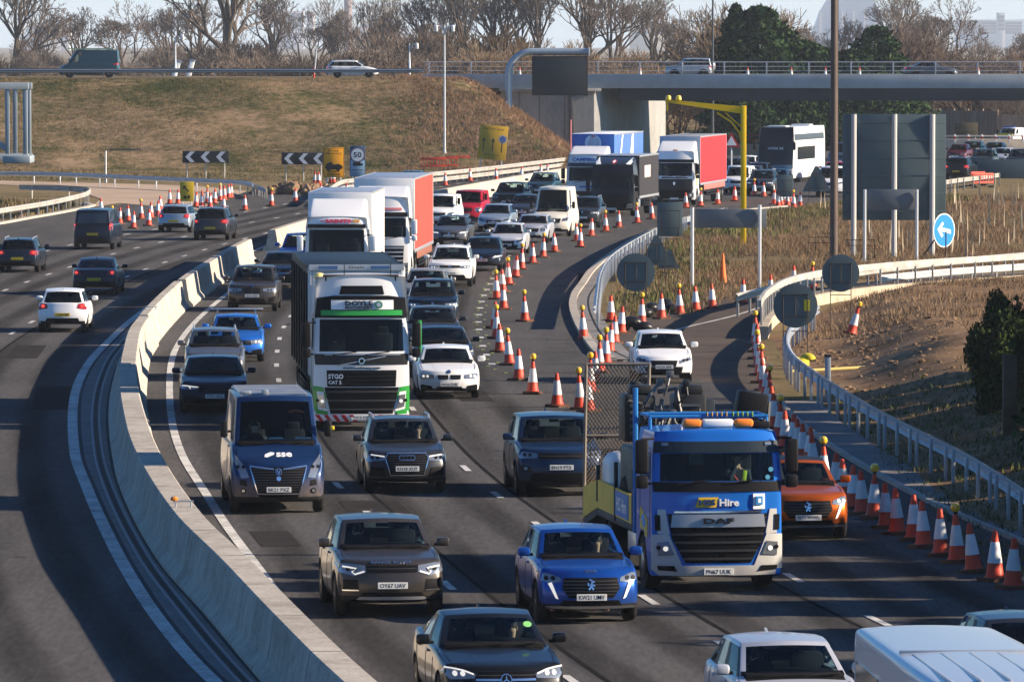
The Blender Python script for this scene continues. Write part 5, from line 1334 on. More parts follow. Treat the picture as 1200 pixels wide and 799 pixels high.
    def plate(st, z):
        h = sk.hit(0, z, 'front'); y = h[0].y - .03; m = MB(); m.box((0, y, z), (.54, .025, .115), 0, bev=.004)
        if st: text_flat(m, st, Matrix.Translation((0, y - .014, z)) @ Matrix.Rotation(math.pi / 2, 4, 'X'), .46, .08, 1, .012, .001)
        tpl.part('number_plate', m.mesh('number_plate', [M_PLATEW, M_INK], sharp=0), cab)
    for sg in (-1, 1):
        x = sg * (W / 2 + .18); m = MB(); z0 = ws[0] + .18
        m.box((x, .22, z0 + .30), (.24, .13, .62), 0, bev=.05, seg=3); m.box((x, .22, z0 - .16), (.23, .13, .24), 0, bev=.05); m.tube([(sg * (W / 2 - .06), .32, z0 + .62), (x, .22, z0 + .62)], .025, 6, 1); m.tube([(sg * (W / 2 - .03), .36, z0 - .2), (x, .22, z0 - .2)], .025, 6, 1)
        tpl.part('mirror', m.mesh('mirror', [mirror or M_BLACK, M_BLACK]), cab)
        m = MB(); fc = 'right' if sg > 0 else 'left'
        sk.lay(m, stroke([(.48, 1.0), (.42, ws[0]), (.60, ws[1] + .04)], .016), fc, .006, 0, .2, thick=.004); sk.lay(m, stroke([(1.62, 1.25), (1.62, ws[1] + .05), (.62, ws[1] + .05)], .016), fc, .006, 0, .2, thick=.004); tpl.part('door_seam', m.mesh('door_seam', [M_GRILLE], sharp=0), cab)
        m = MB()
        for q in range(3): m.box((sg * (W / 2 - .09), .55 - 0 * q, .50 + q * .26), (.16, .34, .03), 0, bev=.008)
        tpl.part('step', m.mesh('step', [M_BLACK]), cab)
    m = MB()
    for x0 in (-.75, .1): m.tube([(x0, .03, ws[0] - .02), (x0 + .62, .03, ws[0] + .06)], .016, 5)
    tpl.part('wiper', m.mesh('wiper', [M_BLACK]), cab)
    add_wheels(tpl, (-(W / 2 - .17), W / 2 - .17), (yc,), wheel, .30, 'truck', 8)
    tpl.sk = sk; tpl.cab = cab
    return sk, lay, slats, lamps, text, plate
def chassis(tpl, y0, y1, axles, W=2.48, wheel=.5, tank=True, side_guard=True):
    m = MB()
    for x in (-.42, .42): m.box((x, (y0 + y1) / 2, .92), (.09, y1 - y0, .24), 0, bev=.01)
    for y in np.arange(y0 + .4, y1, 1.6): m.box((0, float(y), .92), (.8, .1, .16))
    for y in axles: m.box((0, y, wheel), (1.9, .14, .14))
    tpl.part('chassis', m.mesh('chassis', [M_BLACK]))
    for y in axles: add_wheels(tpl, (-(W / 2 - .19), W / 2 - .19), (y,), wheel, .36, 'truck', 8)
    for y in axles:
        for sg in (-1, 1):
            m = MB(); prof = [(y + (wheel + .09) * math.cos(a), wheel + (wheel + .09) * math.sin(a)) for a in np.linspace(.25, math.pi - .25, 9)]
            inner = [(y + (wheel + .06) * math.cos(a), wheel + (wheel + .06) * math.sin(a)) for a in np.linspace(math.pi - .25, .25, 9)]
            m.prism(prof + inner, sg * (W / 2 - .38), sg * (W / 2 - .01), axis='x'); tpl.part('mudguard', m.mesh('mudguard', [M_BLACK]))
    if tank:
        for sg in (-1, 1): m = MB(); m.box((sg * (W / 2 - .36), 3.1, .72), (.6, 1.0, .55), 0, bev=.12, seg=3); tpl.part('fuel_tank', m.mesh('fuel_tank', [M_SILVER]))
def box_trailer(tpl, y0, L, W, z0, H, front, side, roof, rail=M_SILVER, curtain=True, under=None, stripes=None, side_text=None, axles=3, valance=None):
    m = MB(); m.box((0, y0 + .03, (z0 + H) / 2), (W, .06, H - z0), 0, bev=.02); body = tpl.part('trailer', m.mesh('trailer', [front]))
    m = MB(); m.box((0, y0 + L / 2 + .03, H - .03), (W - .01, L - .07, .06), 0, bev=.02); tpl.part('trailer_roof', m.mesh('trailer_roof', [roof]), body)
    m = MB(); m.box((0, y0 + L - .03, (z0 + H) / 2), (W - .01, .06, H - z0 - .02), 0, bev=.02)
    for q in (-.2, .2): m.tube([(q, y0 + L + .02, z0 + .1), (q, y0 + L + .02, H - .1)], .02, 6)
    tpl.part('rear_door', m.mesh('rear_door', [front]), body)
    for sg in (-1, 1):
        m = MB(); n = int(L / .28) if curtain else 1
        vs, fs = [], []
        for i in range(n * 3 + 1):
            y = y0 + .06 + (L - .12) * i / (n * 3); dx = (.018 * math.sin(i * 2.094) if curtain else 0)
            vs += [(sg * (W / 2 - .015 + dx), y, z0 + .06), (sg * (W / 2 - .01 + dx * .6), y, H - .07)]
        for i in range(n * 3): fs.append((2 * i, 2 * i + 2, 2 * i + 3, 2 * i + 1))
        m.add(vs, fs); o = len(m.v)
        m.add([(v[0] - sg * .03, v[1], v[2]) for v in vs], fs)
        if stripes:
            for ya, yb_, wd, mi_ in stripes:
                m.add([(sg * (W / 2 + .012), y0 + ya, z0 + .12), (sg * (W / 2 + .012), y0 + ya + wd, z0 + .12), (sg * (W / 2 + .012), y0 + yb_ + wd, H - .1), (sg * (W / 2 + .012), y0 + yb_, H - .1)], [(0, 1, 2, 3)], 1)
        tpl.part('side_curtain' if curtain else 'side_panel', m.mesh('side_curtain', [side, M_WHITE], sharp=50), body)
        m = MB(); m.box((sg * (W / 2 - .02), y0 + L / 2, z0), (.06, L, .14), 0, bev=.01); m.box((sg * (W / 2 - .02), y0 + L / 2, H - .03), (.05, L - .02, .09), 0, bev=.01)
        tpl.part('side_rail', m.mesh('side_rail', [rail]), body)
        m = MB()
        for q in range(4): m.box((sg * (W / 2 - .05), y0 + L * .42 + q * .0, .55 + q * .13), (.03, L * .34, .07), 0, bev=.006)
        tpl.part('side_guard', m.mesh('side_guard', [under or M_BLACK]), body)
        if valance: m = MB(); m.box((sg * (W / 2 - .04), y0 + L * .55, z0 - .22), (.04, L * .8, .34), 0, bev=.01); tpl.part('valance', m.mesh('valance', [valance]), body)
    m = MB(); m.box((0, y0 + L / 2, z0 - .03), (W - .1, L - .1, .06)); tpl.part('trailer_floor', m.mesh('trailer_floor', [M_BLACK]), body)
    return body
def airfoil(tpl, W, D, z0, z1, m_, y0=.45):
    """roof deflector with turned-in side fins"""
    A = [-1, -.85, -.4, .4, .85, 1]; B = [0, .3, .7, 1]; C = [0, .5, 1]
    def fn(i, j, k):
        a, b, c = A[i], B[j], C[k]; top = z0 + (z1 - z0) * (.12 + .88 * b ** .8)
        return (a * W / 2 * (.97 - .04 * c), y0 + (D - y0) * b + .12 * abs(a) ** 3 * (1 - b), z0 - .05 + (top - z0 + .05) * c)
    V, Fc, T = catmull(*boxgrid(A, B, C, fn, lambda *a: 0), 2); m = MB(); m.add(V, Fc); i = tpl.part('roof_deflector', m.mesh('roof_deflector', [m_], sharp=45), tpl.cab); return Skin(V, Fc), i

def lorry(key):
    t = Tpl(); x = 1.24
    if key == 'doyle':
        g = mat('doyle_green', (.03, .30, .05), .35, coat=.5)
        sk, lay, slats, lamps, text, plate = make_cab(t, H=3.95, ws=(1.98, 2.92), lean=.42, pm=M_WHITE_T, zb=.26)
        lay('sun_visor', [(-1.17, 2.90), (1.17, 2.90), (1.12, 3.40), (.7, 3.46), (-.7, 3.46), (-1.12, 3.40)], M_GRILLE, .05); lay('name_board', [(-.76, 3.10), (.82, 3.10), (.82, 3.34), (-.76, 3.34)], M_WHITE, .08)
        lay('green_band', [(-1.02, 2.95), (1.04, 2.95), (1.04, 3.08), (-1.02, 3.08)], g, .08)
        text('lettering', 'DOYLE', -.06, 3.255, .70, .125, M_INK, .02, .115); text('lettering', 'MACHINERY', -.06, 3.145, .70, .065, M_INK, .012, .115); lay('emblem', disc2(.44, 3.215, .10, 14), mat('emblem_green', (.03, .16, .10), .5), .112, step=.3); lay('emblem', disc2(.44, 3.215, .055, 10), M_SILVER, .118, step=.3)
        lay('roof_window', [(-.56, 3.50), (.60, 3.50), (.55, 3.72), (-.50, 3.72)], M_GRILLE, .02)
        lay('front_panel', [(-1.19, 1.70), (1.19, 1.70), (1.21, 1.98), (-1.21, 1.98)], mat('dark_panel', (.022, .023, .024), .35), .014); lay('panel_edge', [(-.95, 1.945), (1.0, 1.945), (1.0, 1.965), (-.95, 1.965)], M_SILVER, .03)
        lay('grille_bar', stroke([(-.62, 1.68), (.0, 1.80), (.62, 1.92)], .025), M_SILVER, .03); lay('badge', disc2(0, 1.80, .08, 14), M_CHROME, .036, step=.3); lay('badge', disc2(0, 1.80, .055, 14), M_GRILLE, .042, step=.3); text('lettering', 'doylemachinery.com', .0, 1.62, .95, .065, M_TRIM, .01)
        slats('grille', [(-.88, 1.14), (.88, 1.14), (.90, 1.56), (-.90, 1.56)], 4, M_BLACK); slats('lower_grille', [(-.80, .44), (.80, .44), (.96, 1.12), (-.96, 1.12)], 3, mat('slat_grey', (.05, .05, .05), .4), h=.04)
        m = MB(); sk.lay(m, [(-.88, 1.16), (-.48, 1.16), (-.48, 1.50), (-.88, 1.50)], 'front', .05, 0, .2); sk.text(m, 'STGO', -.66, 1.40, .38, .12, 'front', 1, .075, .03); sk.text(m, 'CAT 2', -.68, 1.25, .32, .09, 'front', 1, .075, .03); t.part('notice_plate', m.mesh('notice_plate', [M_INK, M_WHITE], sharp=0), t.cab)
        lay('corner_panel', [(.86, .42), (1.23, .44), (1.235, 1.16), (.98, 1.12)], g, .008, both=True); lay('lamp_surround', [(.86, .50), (1.12, .56), (1.15, 1.02), (.98, 1.0)], M_WHITE, .012, both=True)
        lamps([(.90, .58), (1.09, .62), (1.12, .94), (.98, .92)], True)
        m = MB(); sk.lay(m, [(-1.2, .27), (1.2, .27), (1.2, .42), (-1.2, .42)], 'front', .03, 0, .1)
        for q in range(-5, 6):
            if q == 0: continue
            c = q * .215; s = .06 if q > 0 else -.06; sk.lay(m, [(c - .055 - s, .272), (c + .055 - s, .272), (c + .055 + s, .418), (c - .055 + s, .418)], 'front', .05, 1, .2)
        t.part('bumper_stripes', m.mesh('bumper_stripes', [M_WHITE, mat('stripe_red', (.55, .03, .03), .45)], sharp=0), t.cab); plate('YX10 OXY', .345)
        lay('side_green', [(.10, .60), (2.1, .9), (2.1, 1.35), (.10, 1.0)], g, .008, 'left'); lay('side_green', [(.10, .60), (2.1, .9), (2.1, 1.35), (.10, 1.0)], g, .008, 'right')
        m = MB(); m.box((1.51, .26, 2.42), (.10, .06, .84), 0, bev=.03); t.part('mirror_edge', m.mesh('mirror_edge', [g]), t.cab)
        m = MB(); m.tube([(-.98, .55, 3.98), (.98, .55, 3.98)], .03, 6)
        for q in (-.9, .9, -.3, .3): m.tube([(q, .55, 3.84), (q, .55, 3.98)], .02, 5)
        for q in (-.42, .78): m.tube([(q, .62, 3.9), (q, .62, 4.3)], .012, 5)
        t.part('light_bar', m.mesh('light_bar', [M_BLACK]), t.cab)
        m = MB(); m.lathe([(.13, 0), (.14, .06), (.10, .13), (.02, .15)], 12, 0, Matrix.Translation((-1.06, .9, 3.9))); t.part('beacon', m.mesh('beacon', [mat('beacon_lens', (.8, .62, .2), .3)]), t.cab)
        # low loader body behind: ribbed headboard and tall dark sheeted load
        dk = mat('dark_sheet', (.015, .022, .024), .5, var=.35, scale=1.5)
        b = box_trailer(t, 2.9, 11.8, 2.55, 1.25, 4.14, mat('headboard', (.60, .62, .62), .5), dk, dk, rail=dk)
        m = MB()
        for q in np.arange(-1.2, 1.21, .08): m.box((float(q), 2.88, 3.86), (.03, .03, .42))
        t.part('headboard_ribs', m.mesh('headboard_ribs', [mat('rib_white', (.66, .68, .68), .5)], sharp=0), b)
        m = MB(); m.box((0, 2.86, 4.11), (2.5, .06, .16), 0, bev=.01)
        for q in (-.75, .62): m.box((q, 2.82, 4.11), (.5, .02, .09), 1)
        text_flat(m, 'Doyle', Matrix.Translation((0, 2.825, 4.11)) @ Matrix.Rotation(math.pi / 2, 4, 'X'), .4, .08, 2, .01)
        t.part('headboard_rail', m.mesh('headboard_rail', [M_SILVER, mat('marker_blue', (.05, .12, .25), .4), M_INK], sharp=0), b)
        for i in range(7): m = MB(); m.box((-1.30, 3.2 + i * 1.8, 2.6), (.05, .10, 2.7), 0, bev=.01); t.part('stanchion', m.mesh('stanchion', [M_BLACK]), b)
        chassis(t, 1.0, 14.2, (4.2, 9.8, 11.1, 12.4))
    elif key == 'saints':
        sk, lay, slats, lamps, text, plate = make_cab(t, H=3.2, ws=(1.72, 2.80), lean=.40, pm=M_WHITE_T, mirror=M_WHITE)
        lay('sun_visor', [(-1.12, 2.78), (1.12, 2.78), (1.10, 2.90), (-1.10, 2.90)], M_GRILLE, .07); lay('name_board', [(-1.0, 2.95), (1.0, 2.95), (1.0, 3.13), (-1.0, 3.13)], M_WHITE, .03)
        text('lettering', 'SAINTS', .06, 3.04, 1.0, .15, mat('sign_red', (.55, .02, .04), .5), .03, .06); lay('sign_end_block', [(.62, 2.98), (.88, 2.98), (.88, 3.10), (.62, 3.10)], mat('sign_brown', (.35, .18, .05), .6), .06); lay('sign_cross', [(-.62, 3.02), (-.50, 3.02), (-.50, 3.055), (-.62, 3.055)], MATS['sign_red'], .06)
        airfoil(t, 2.4, 2.2, 3.14, 3.98, M_WHITE_T); slats('grille', [(-.9, .55), (.9, .55), (.95, 1.45), (-.95, 1.45)], 5, M_SILVER); lamps([(.78, .55), (1.14, .55), (1.14, .82), (.85, .80)]); plate('', .45)
        box_trailer(t, 2.7, 9.5, 2.52, 1.1, 4.12, M_WHITE_T, mat('cream_side', (.66, .58, .46), .6, var=.06, scale=.5), M_SILVER, curtain=False); chassis(t, 1.0, 12, (4.0, 9.0, 10.3))
    elif key == 'red_trailer':
        sk, lay, slats, lamps, text, plate = make_cab(t, H=3.55, ws=(1.85, 2.75), lean=.40, pm=M_WHITE_T, mirror=M_WHITE)
        lay('sun_visor', [(-1.12, 2.74), (1.12, 2.74), (1.10, 2.92), (-1.10, 2.92)], M_GRILLE, .07); lay('roof_stripe', [(-.9, 3.02), (.9, 3.02), (.88, 3.12), (-.88, 3.12)], mat('stripe_pink', (.55, .18, .2), .5), .03); airfoil(t, 2.4, 2.25, 3.48, 4.05, M_WHITE_T)
        slats('grille', [(-.95, .5), (.95, .5), (1.0, 1.55), (-1.0, 1.55)], 6, M_SILVER, h=.06); lamps([(.78, .5), (1.16, .5), (1.16, .85), (.85, .82)]); plate('', .42)
        rd = mat('faded_red_curtain', (.40, .06, .042), .6, var=.14, scale=.6)
        box_trailer(t, 2.8, 12.5, 2.55, 1.25, 4.3, M_WHITE_T, rd, M_SILVER, valance=mat('brown_valance', (.22, .09, .06), .7)); chassis(t, 1.0, 15.2, (4.1, 11.0, 12.3, 13.6))
    elif key == 'campbell':
        bl = mat('campbell_blue', (.03, .12, .42), .45)
        sk, lay, slats, lamps, text, plate = make_cab(t, H=3.35, ws=(1.75, 2.65), lean=.40, pm=M_WHITE_T, mirror=M_BLACK)
        lay('sun_visor', [(-1.12, 2.64), (1.12, 2.64), (1.10, 2.84), (-1.10, 2.84)], mat('visor_dark', (.02, .05, .07), .3), .07); lay('name_board', [(-1.1, 2.9), (1.1, 2.9), (1.08, 3.22), (-1.08, 3.22)], M_WHITE, .03); text('lettering', "CAMPBELL'S", 0, 3.06, 1.8, .2, bl, .03, .06)
        airfoil(t, 2.4, 2.25, 3.3, 3.9, M_WHITE_T); lay('badge_strip', [(-.4, 1.42), (.4, 1.42), (.4, 1.5), (-.4, 1.5)], bl, .02); slats('grille', [(-1.0, .45), (1.0, .45), (1.05, 1.2), (-1.05, 1.2)], 4, M_BLACK); lamps([(.78, .5), (1.14, .5), (1.14, .78), (.85, .76)]); plate('', .42)
        cb = mat('curtain_blue', (.07, .15, .36), .5, var=.12, scale=.4)
        b = box_trailer(t, 2.8, 12.5, 2.55, 1.2, 4.55, bl, cb, M_WHITE, stripes=[(1.0, 3.2, .5, 1), (5.6, 7.4, .8, 1), (7.2, 7.6, .5, 1)]); chassis(t, 1.0, 15.2, (4.1, 11.0, 12.3, 13.6))
        m = MB(); m.lathe([(.5, 0), (.5, .02), (.38, .02), (.38, 0)], 18, 0, Matrix.Translation((0, 2.78, 4.0)) @ Matrix.Rotation(math.pi / 2, 4, 'X')); m.box((0, 2.77, 4.42), (.3, .02, .1), 1); t.part('emblem', m.mesh('emblem', [mat('pale_blue', (.3, .5, .75), .5), mat('sign_red2', (.5, .05, .08), .5)]), b)
        m = MB(); m.tube([(-1.3, 2.5, 2.6), (-1.3, 2.5, 5.4)], .04, 6); t.part('marker_pole', m.mesh('marker_pole', [mat('pole_redwhite', (.6, .2, .2), .5)]), b)
    elif key == 'black':
        bk = paint('lorry_black', (.012, .013, .016), 0.1, .3, .15)
        sk, lay, slats, lamps, text, plate = make_cab(t, H=2.95, ws=(1.55, 2.35), lean=.32, pm=bk, mirror=M_BLACK)
        lay('sun_visor', [(-1.12, 2.34), (1.12, 2.34), (1.1, 2.5), (-1.1, 2.5)], M_GRILLE, .07); slats('grille', [(-.95, .5), (.95, .5), (1.0, 1.3), (-1.0, 1.3)], 4, M_BLACK); lamps([(.80, .48), (1.16, .5), (1.16, .74), (.86, .72)]); plate('LK14 NDE', .44)
        fs, fi = airfoil(t, 2.4, 2.2, 2.88, 3.42, bk)
        m = MB(); fs.lay(m, [(-.16, 3.12), (0, 2.98), (.16, 3.12), (0, 3.26)], 'front', .02, 0, .3); fs.lay(m, [(-.10, 3.12), (0, 3.04), (.10, 3.12), (0, 3.2)], 'front', .03, 1, .3)
        for sg in (-1, 1): fs.lay(m, [(sg * .72, 2.98), (sg * 1.0, 2.96), (sg * 1.12, 3.3), (sg * .98, 3.36)], 'front', .02, 1, .2)
        t.part('roof_emblem', m.mesh('roof_emblem', [mat('emblem_red', (.5, .03, .06), .5), M_WHITE]), fi)
        b = box_trailer(t, 2.6, 8.5, 2.5, 1.05, 3.45, bk, mat('black_curtain', (.03, .028, .03), .6, var=.2), M_SILVER, stripes=None); chassis(t, 1.0, 11, (7.6,))
        m = MB(); m.box((1.262, 6.0, 2.5), (.012, 2.6, .7), 0, bev=.003); t.part('side_sign', m.mesh('side_sign', [mat('side_sign_pale', (.5, .42, .40), .5)]), b)
    elif key == 'red_curtain':
        sk, lay, slats, lamps, text, plate = make_cab(t, H=3.3, ws=(1.75, 2.65), lean=.36, pm=M_WHITE_T, mirror=M_BLACK)
        lay('sun_visor', [(-1.14, 2.63), (1.14, 2.63), (1.12, 2.8), (-1.12, 2.8)], M_GRILLE, .07); lay('front_panel', [(-1.14, .95), (1.14, .95), (1.1, 1.62), (-1.1, 1.62)], mat('panel_black', (.02, .02, .022), .4), .012); slats('grille', [(-1.05, .35), (1.05, .35), (1.1, .95), (-1.1, .95)], 4, M_BLACK); lamps([(.82, .5), (1.18, .5), (1.18, .78), (.9, .76)], True); plate('', .42)
        lay('name_strip', [(-.8, 1.66), (.8, 1.66), (.8, 1.72), (-.8, 1.72)], M_TRIM, .02); lay('badge', [(-.09, 1.35), (0, 1.22), (.09, 1.35), (0, 1.48)], M_CHROME, .03, step=.3)
        fs, fi = airfoil(t, 2.42, 2.25, 3.22, 4.0, M_WHITE_T); m = MB(); m.box((0, .5, 3.34), (.3, .03, .16), 0, bev=.03); t.part('roof_lamp', m.mesh('roof_lamp', [M_AMBER]), fi)
        lay('side_warning_sign', [(1.0, 1.2), (1.4, 1.2), (1.4, 1.75), (1.2, 2.0), (1.0, 1.75)], mat('warning_yellow', (.75, .6, .03), .5), .01, 'right')
        box_trailer(t, 2.7, 12.8, 2.55, 1.25, 4.2, M_SILVER, mat('bright_red_curtain', (.66, .025, .03), .5, var=.08, scale=.6), mat('grey_roof', (.25, .26, .27), .6), rail=M_SILVER, valance=mat('pink_valance', (.42, .13, .11), .6)); chassis(t, 1.0, 15.3, (4.1, 11.2, 12.5, 13.8))
    return t

def hss_truck():
    t = Tpl(); W = 2.40
    M_B = paint('hire_blue', (.012, .13, .48), .1, .3, .12); yl = mat('hire_yellow', (.62, .40, .05), .5, var=.15, scale=2); dkb = mat('bed_dark', (.025, .03, .035), .6, var=.3)
    sv = paint('lorry_silver', (.52, .51, .48), .2, .4, .3)
    sk, lay, slats, lamps, text, plate = make_cab(t, W=W, D=2.1, H=2.92, zb=.30, ws=(2.0, 2.56), lean=.22, pm=M_B, mirror=M_BLACK)
    lay('header_panel', [(-1.14, 2.54), (1.14, 2.54), (1.12, 2.74), (-1.12, 2.74)], mat('header_grey', (.012, .022, .032), .4), .03); lay('visor_lamp', [(-1.0, 2.66), (-.88, 2.66), (-.88, 2.71), (-1.0, 2.71)], M_LIGHT, .05, both=True)
    lay('scuttle_panel', [(-1.16, 1.84), (1.16, 1.84), (1.17, 2.02), (-1.17, 2.02)], M_BLACK, .02)
    lay('bumper', [(-1.19, .33), (1.19, .33), (1.19, 1.06), (.90, 1.08), (.66, .50), (-.66, .50), (-.90, 1.08), (-1.19, 1.06)], sv, .02)
    lay('corner_deflector', [(.88, 1.08), (1.20, 1.08), (1.20, 1.52), (.96, 1.52)], sv, .02, both=True); lay('corner_vent', [(1.04, 1.14), (1.13, 1.14), (1.14, 1.42), (1.05, 1.42)], M_GRILLE, .035, both=True)
    slats('grille', [(-.60, .55), (.60, .55), (.84, .98), (.92, 1.44), (-.92, 1.44), (-.84, .98)], 6, mat('slat_dark', (.035, .035, .036), .4), h=.035)
    lay('grille_panel', [(-.86, 1.20), (.86, 1.20), (.83, 1.43), (-.83, 1.43)], mat('panel_silver', (.34, .37, .42), .35, .5), .055); text('lettering', 'DAF', 0, 1.315, .56, .10, M_INK, .03, .09)
    lay('chrome_strip', [(-.80, 1.46), (.80, 1.46), (.80, 1.49), (-.80, 1.49)], M_CHROME, .03)
    lay('logo_panel', [(-.42, 1.56), (-.04, 1.56), (.0, 1.74), (-.36, 1.74)], mat('logo_yellow', (.80, .50, .03), .45), .02); text('lettering', 'HSS', -.205, 1.65, .30, .11, mat('logo_blue', (.02, .05, .16), .5), .025, .05); text('lettering', 'Hire', .20, 1.645, .36, .13, M_WHITE, .03, .03)
    lay('permit_card', [(.64, 1.52), (.86, 1.52), (.86, 1.80), (.64, 1.80)], M_WHITE, .03); lay('permit_mark', [(.69, 1.60), (.81, 1.60), (.81, 1.75), (.69, 1.75)], mat('permit_blue', (.03, .22, .5), .5), .056); lay('permit_mark', [(.725, 1.635), (.775, 1.635), (.775, 1.71), (.725, 1.71)], M_WHITE, .06)
    lamps([(.80, .70), (1.08, .68), (1.10, .92), (.90, .94)], True); lay('fog_lamp_recess', [(.74, .40), (1.08, .42), (1.10, .50), (.80, .50)], M_GRILLE, .035, both=True); plate('PN67 UUK', .39)
    lay('door_logo', [(.7, .98), (1.55, .98), (1.55, 1.5), (.7, 1.3)], yl, .010, 'left'); lay('door_logo_mark', [(.85, 1.2), (1.1, 1.12), (1.4, 1.3), (1.1, 1.4)], mat('mark_blue', (.03, .25, .6), .5), .016, 'left')
    # screen stickers and papers on the dash, roof board
    m = MB(); m.lathe([(.045, 0), (.045, .006)], 12, 0, Matrix.Translation((.92, .10, 2.10)) @ Matrix.Rotation(math.pi / 2, 4, 'X')); m.lathe([(.045, 0), (.045, .006)], 12, 0, Matrix.Translation((.98, .115, 2.24)) @ Matrix.Rotation(math.pi / 2, 4, 'X')); t.part('screen_sticker', m.mesh('screen_sticker', [mat('sticker_blue', (.15, .5, .65), .5)]), t.cab)
    m = MB(); m.box((-.45, 1.82, 2.34), (.22, .02, .22)); m.box((-.12, 1.82, 2.34), (.26, .02, .22)); t.part('cab_rear_window', m.mesh('cab_rear_window', [mat('bright_pane', (.35, .42, .45), .4)]), t.cab)
    # roof frame with beacon bar
    m = MB()
    for x in (-1.08, 1.08): m.tube([(x, 1.2, 2.85), (x, 1.2, 3.17)], .035, 8); m.tube([(x, 1.2, 3.15), (x, 2.2, 3.15)], .03, 8)
    m.tube([(-1.1, 1.2, 3.15), (1.12, 1.2, 3.15)], .032, 8); m.tube([(-1.1, 2.2, 3.15), (1.12, 2.2, 3.15)], .03, 8)
    m.tube([(-1.18, 2.3, .95), (-1.18, 2.3, 3.62)], .05, 8); m.tube([(1.16, 2.25, 1.0), (1.16, 2.25, 3.05)], .045, 8)
    t.part('roof_frame', m.mesh('roof_frame', [mat('frame_blue', (.02, .16, .42), .4)]), t.cab)
    m = MB(); m.box((.10, .75, 3.05), (.58, .22, .15), 0, bev=.05, seg=3); bar = t.part('beacon_bar', m.mesh('beacon_bar', [mat('beacon_white', (.75, .75, .72), .3)]), t.cab)
    for x0, x1 in ((-.56, -.195), (.395, .76)): m = MB(); m.box(((x0 + x1) / 2, .75, 3.05), (x1 - x0, .24, .16), 0, bev=.07, seg=3); t.part('beacon_lens', m.mesh('beacon_lens', [mat('beacon_orange', (.85, .22, .01), .25, coat=1)]), bar)
    m = MB(); m.lathe([(.09, 0), (.10, .06), (.06, .14)], 10, 0, Matrix.Translation((.98, 1.0, 2.96))); m.box((.9, .95, 3.0), (.4, .2, .14), 0, bev=.04); t.part('roof_box', m.mesh('roof_box', [M_BLACK]), t.cab)
    # lashing straps coiled over the frame
    for x0, c in ((-.02, (.35, .22, .08)), (.46, (.18, .3, .05))):
        m = MB()
        for q in range(5): m.lathe([(.05, -.012), (.06, 0), (.05, .012), (.035, 0)], 9, 0, Matrix.Translation((x0 + q * .09, 1.2, 3.18)) @ Matrix.Rotation(math.pi / 2, 4, 'Y'))
        t.part('strap_coil', m.mesh('strap_coil', [mat('strap_%d' % int(x0 * 100), c, .8)]), t.cab)
    # bed: sloping beavertail with side boards
    m = MB(); m.box((0, 4.6, 1.0), (2.42, 4.6, .14), 0, bev=.02); m.prism([(6.9, .94), (6.9, 1.07), (8.9, .72), (8.9, .58)], -1.21, 1.21, axis='x'); bed = t.part('flat_bed', m.mesh('flat_bed', [dkb]))
    for sg in (-1, 1):
        m = MB(); m.prism([(2.35, 1.08), (6.9, 1.08), (8.85, .75), (8.85, 1.35), (6.9, 1.62), (2.35, 1.62)], sg * 1.215, sg * 1.175, axis='x')
        if sg < 0:
            m.prism([(2.9, 1.12), (4.5, 1.12), (4.5, 1.58), (2.9, 1.58)], -1.217, -1.23, axis='x', mi=1)
            M = Matrix.Translation((-1.233, 3.7, 1.35)) @ Matrix.Rotation(-math.pi / 2, 4, 'Z') @ Matrix.Rotation(math.pi / 2, 4, 'X'); text_flat(m, 'HSS Hire', M, 1.2, .26, 2, .02)

        t.part('side_board', m.mesh('side_board', [yl, mat('board_blue', (.03, .16, .40), .5), M_WHITE], sharp=0), bed)
        for y in (2.4, 4.6, 6.9): m = MB(); m.box((sg * 1.2, y, 1.55), (.07, .09, 1.1 if y < 6 else .7), 0, bev=.01); t.part('bed_post', m.mesh('bed_post', [dkb]), bed)
    # expanded-metal loading ramp standing up at the tail
    m = MB(); z0, z1, x0, x1, yr = .95, 3.75, -1.19, .05, 8.6
    for xx in (x0, x1): m.tube([(xx, yr + .25, z0), (xx, yr - .05, z1)], .035, 6)
    for zz in (z0, (z0 + z1) / 2, z1): m.tube([(x0, yr + .25 - .3 * (zz - z0) / (z1 - z0), zz), (x1, yr + .25 - .3 * (zz - z0) / (z1 - z0), zz)], .03, 6)
    nz, nxm = 54, 17
    for a in range(nz):
        za, zb_ = z0 + (z1 - z0) * a / nz, z0 + (z1 - z0) * (a + 1) / nz; ya, yb_ = yr + .25 - .3 * a / nz, yr + .25 - .3 * (a + 1) / nz
        for b in range(nxm):
            xa = x0 + (x1 - x0) * (b + (.5 if a % 2 else 0)) / nxm; dx = (x1 - x0) / nxm / 2
            if xa + dx > x1 or xa - dx < x0: continue
            for sg in (-1, 1): m.tube([(xa, ya, za), (xa + sg * dx, yb_, zb_)], .0125, 3, cap=False)
    t.part('loading_ramp', m.mesh('loading_ramp', [mat('ramp_steel', (.20, .17, .14), .55, .4, var=.25, scale=2)], sharp=0), bed)
    m = MB()
    for xx in (.06, 1.17): m.tube([(xx, yr + .25, z0), (xx, yr + .15, 1.7)], .035, 6)
    m.tube([(.06, yr + .15, 1.7), (1.17, yr + .15, 1.7)], .03, 6); m.tube([(.06, yr + .2, 1.3), (1.17, yr + .2, 1.3)], .025, 6); t.part('tail_gate', m.mesh('tail_gate', [dkb]), bed)
    chassis(t, 1.0, 8.6, (5.6,), W=W, wheel=.47, tank=True)
    return t
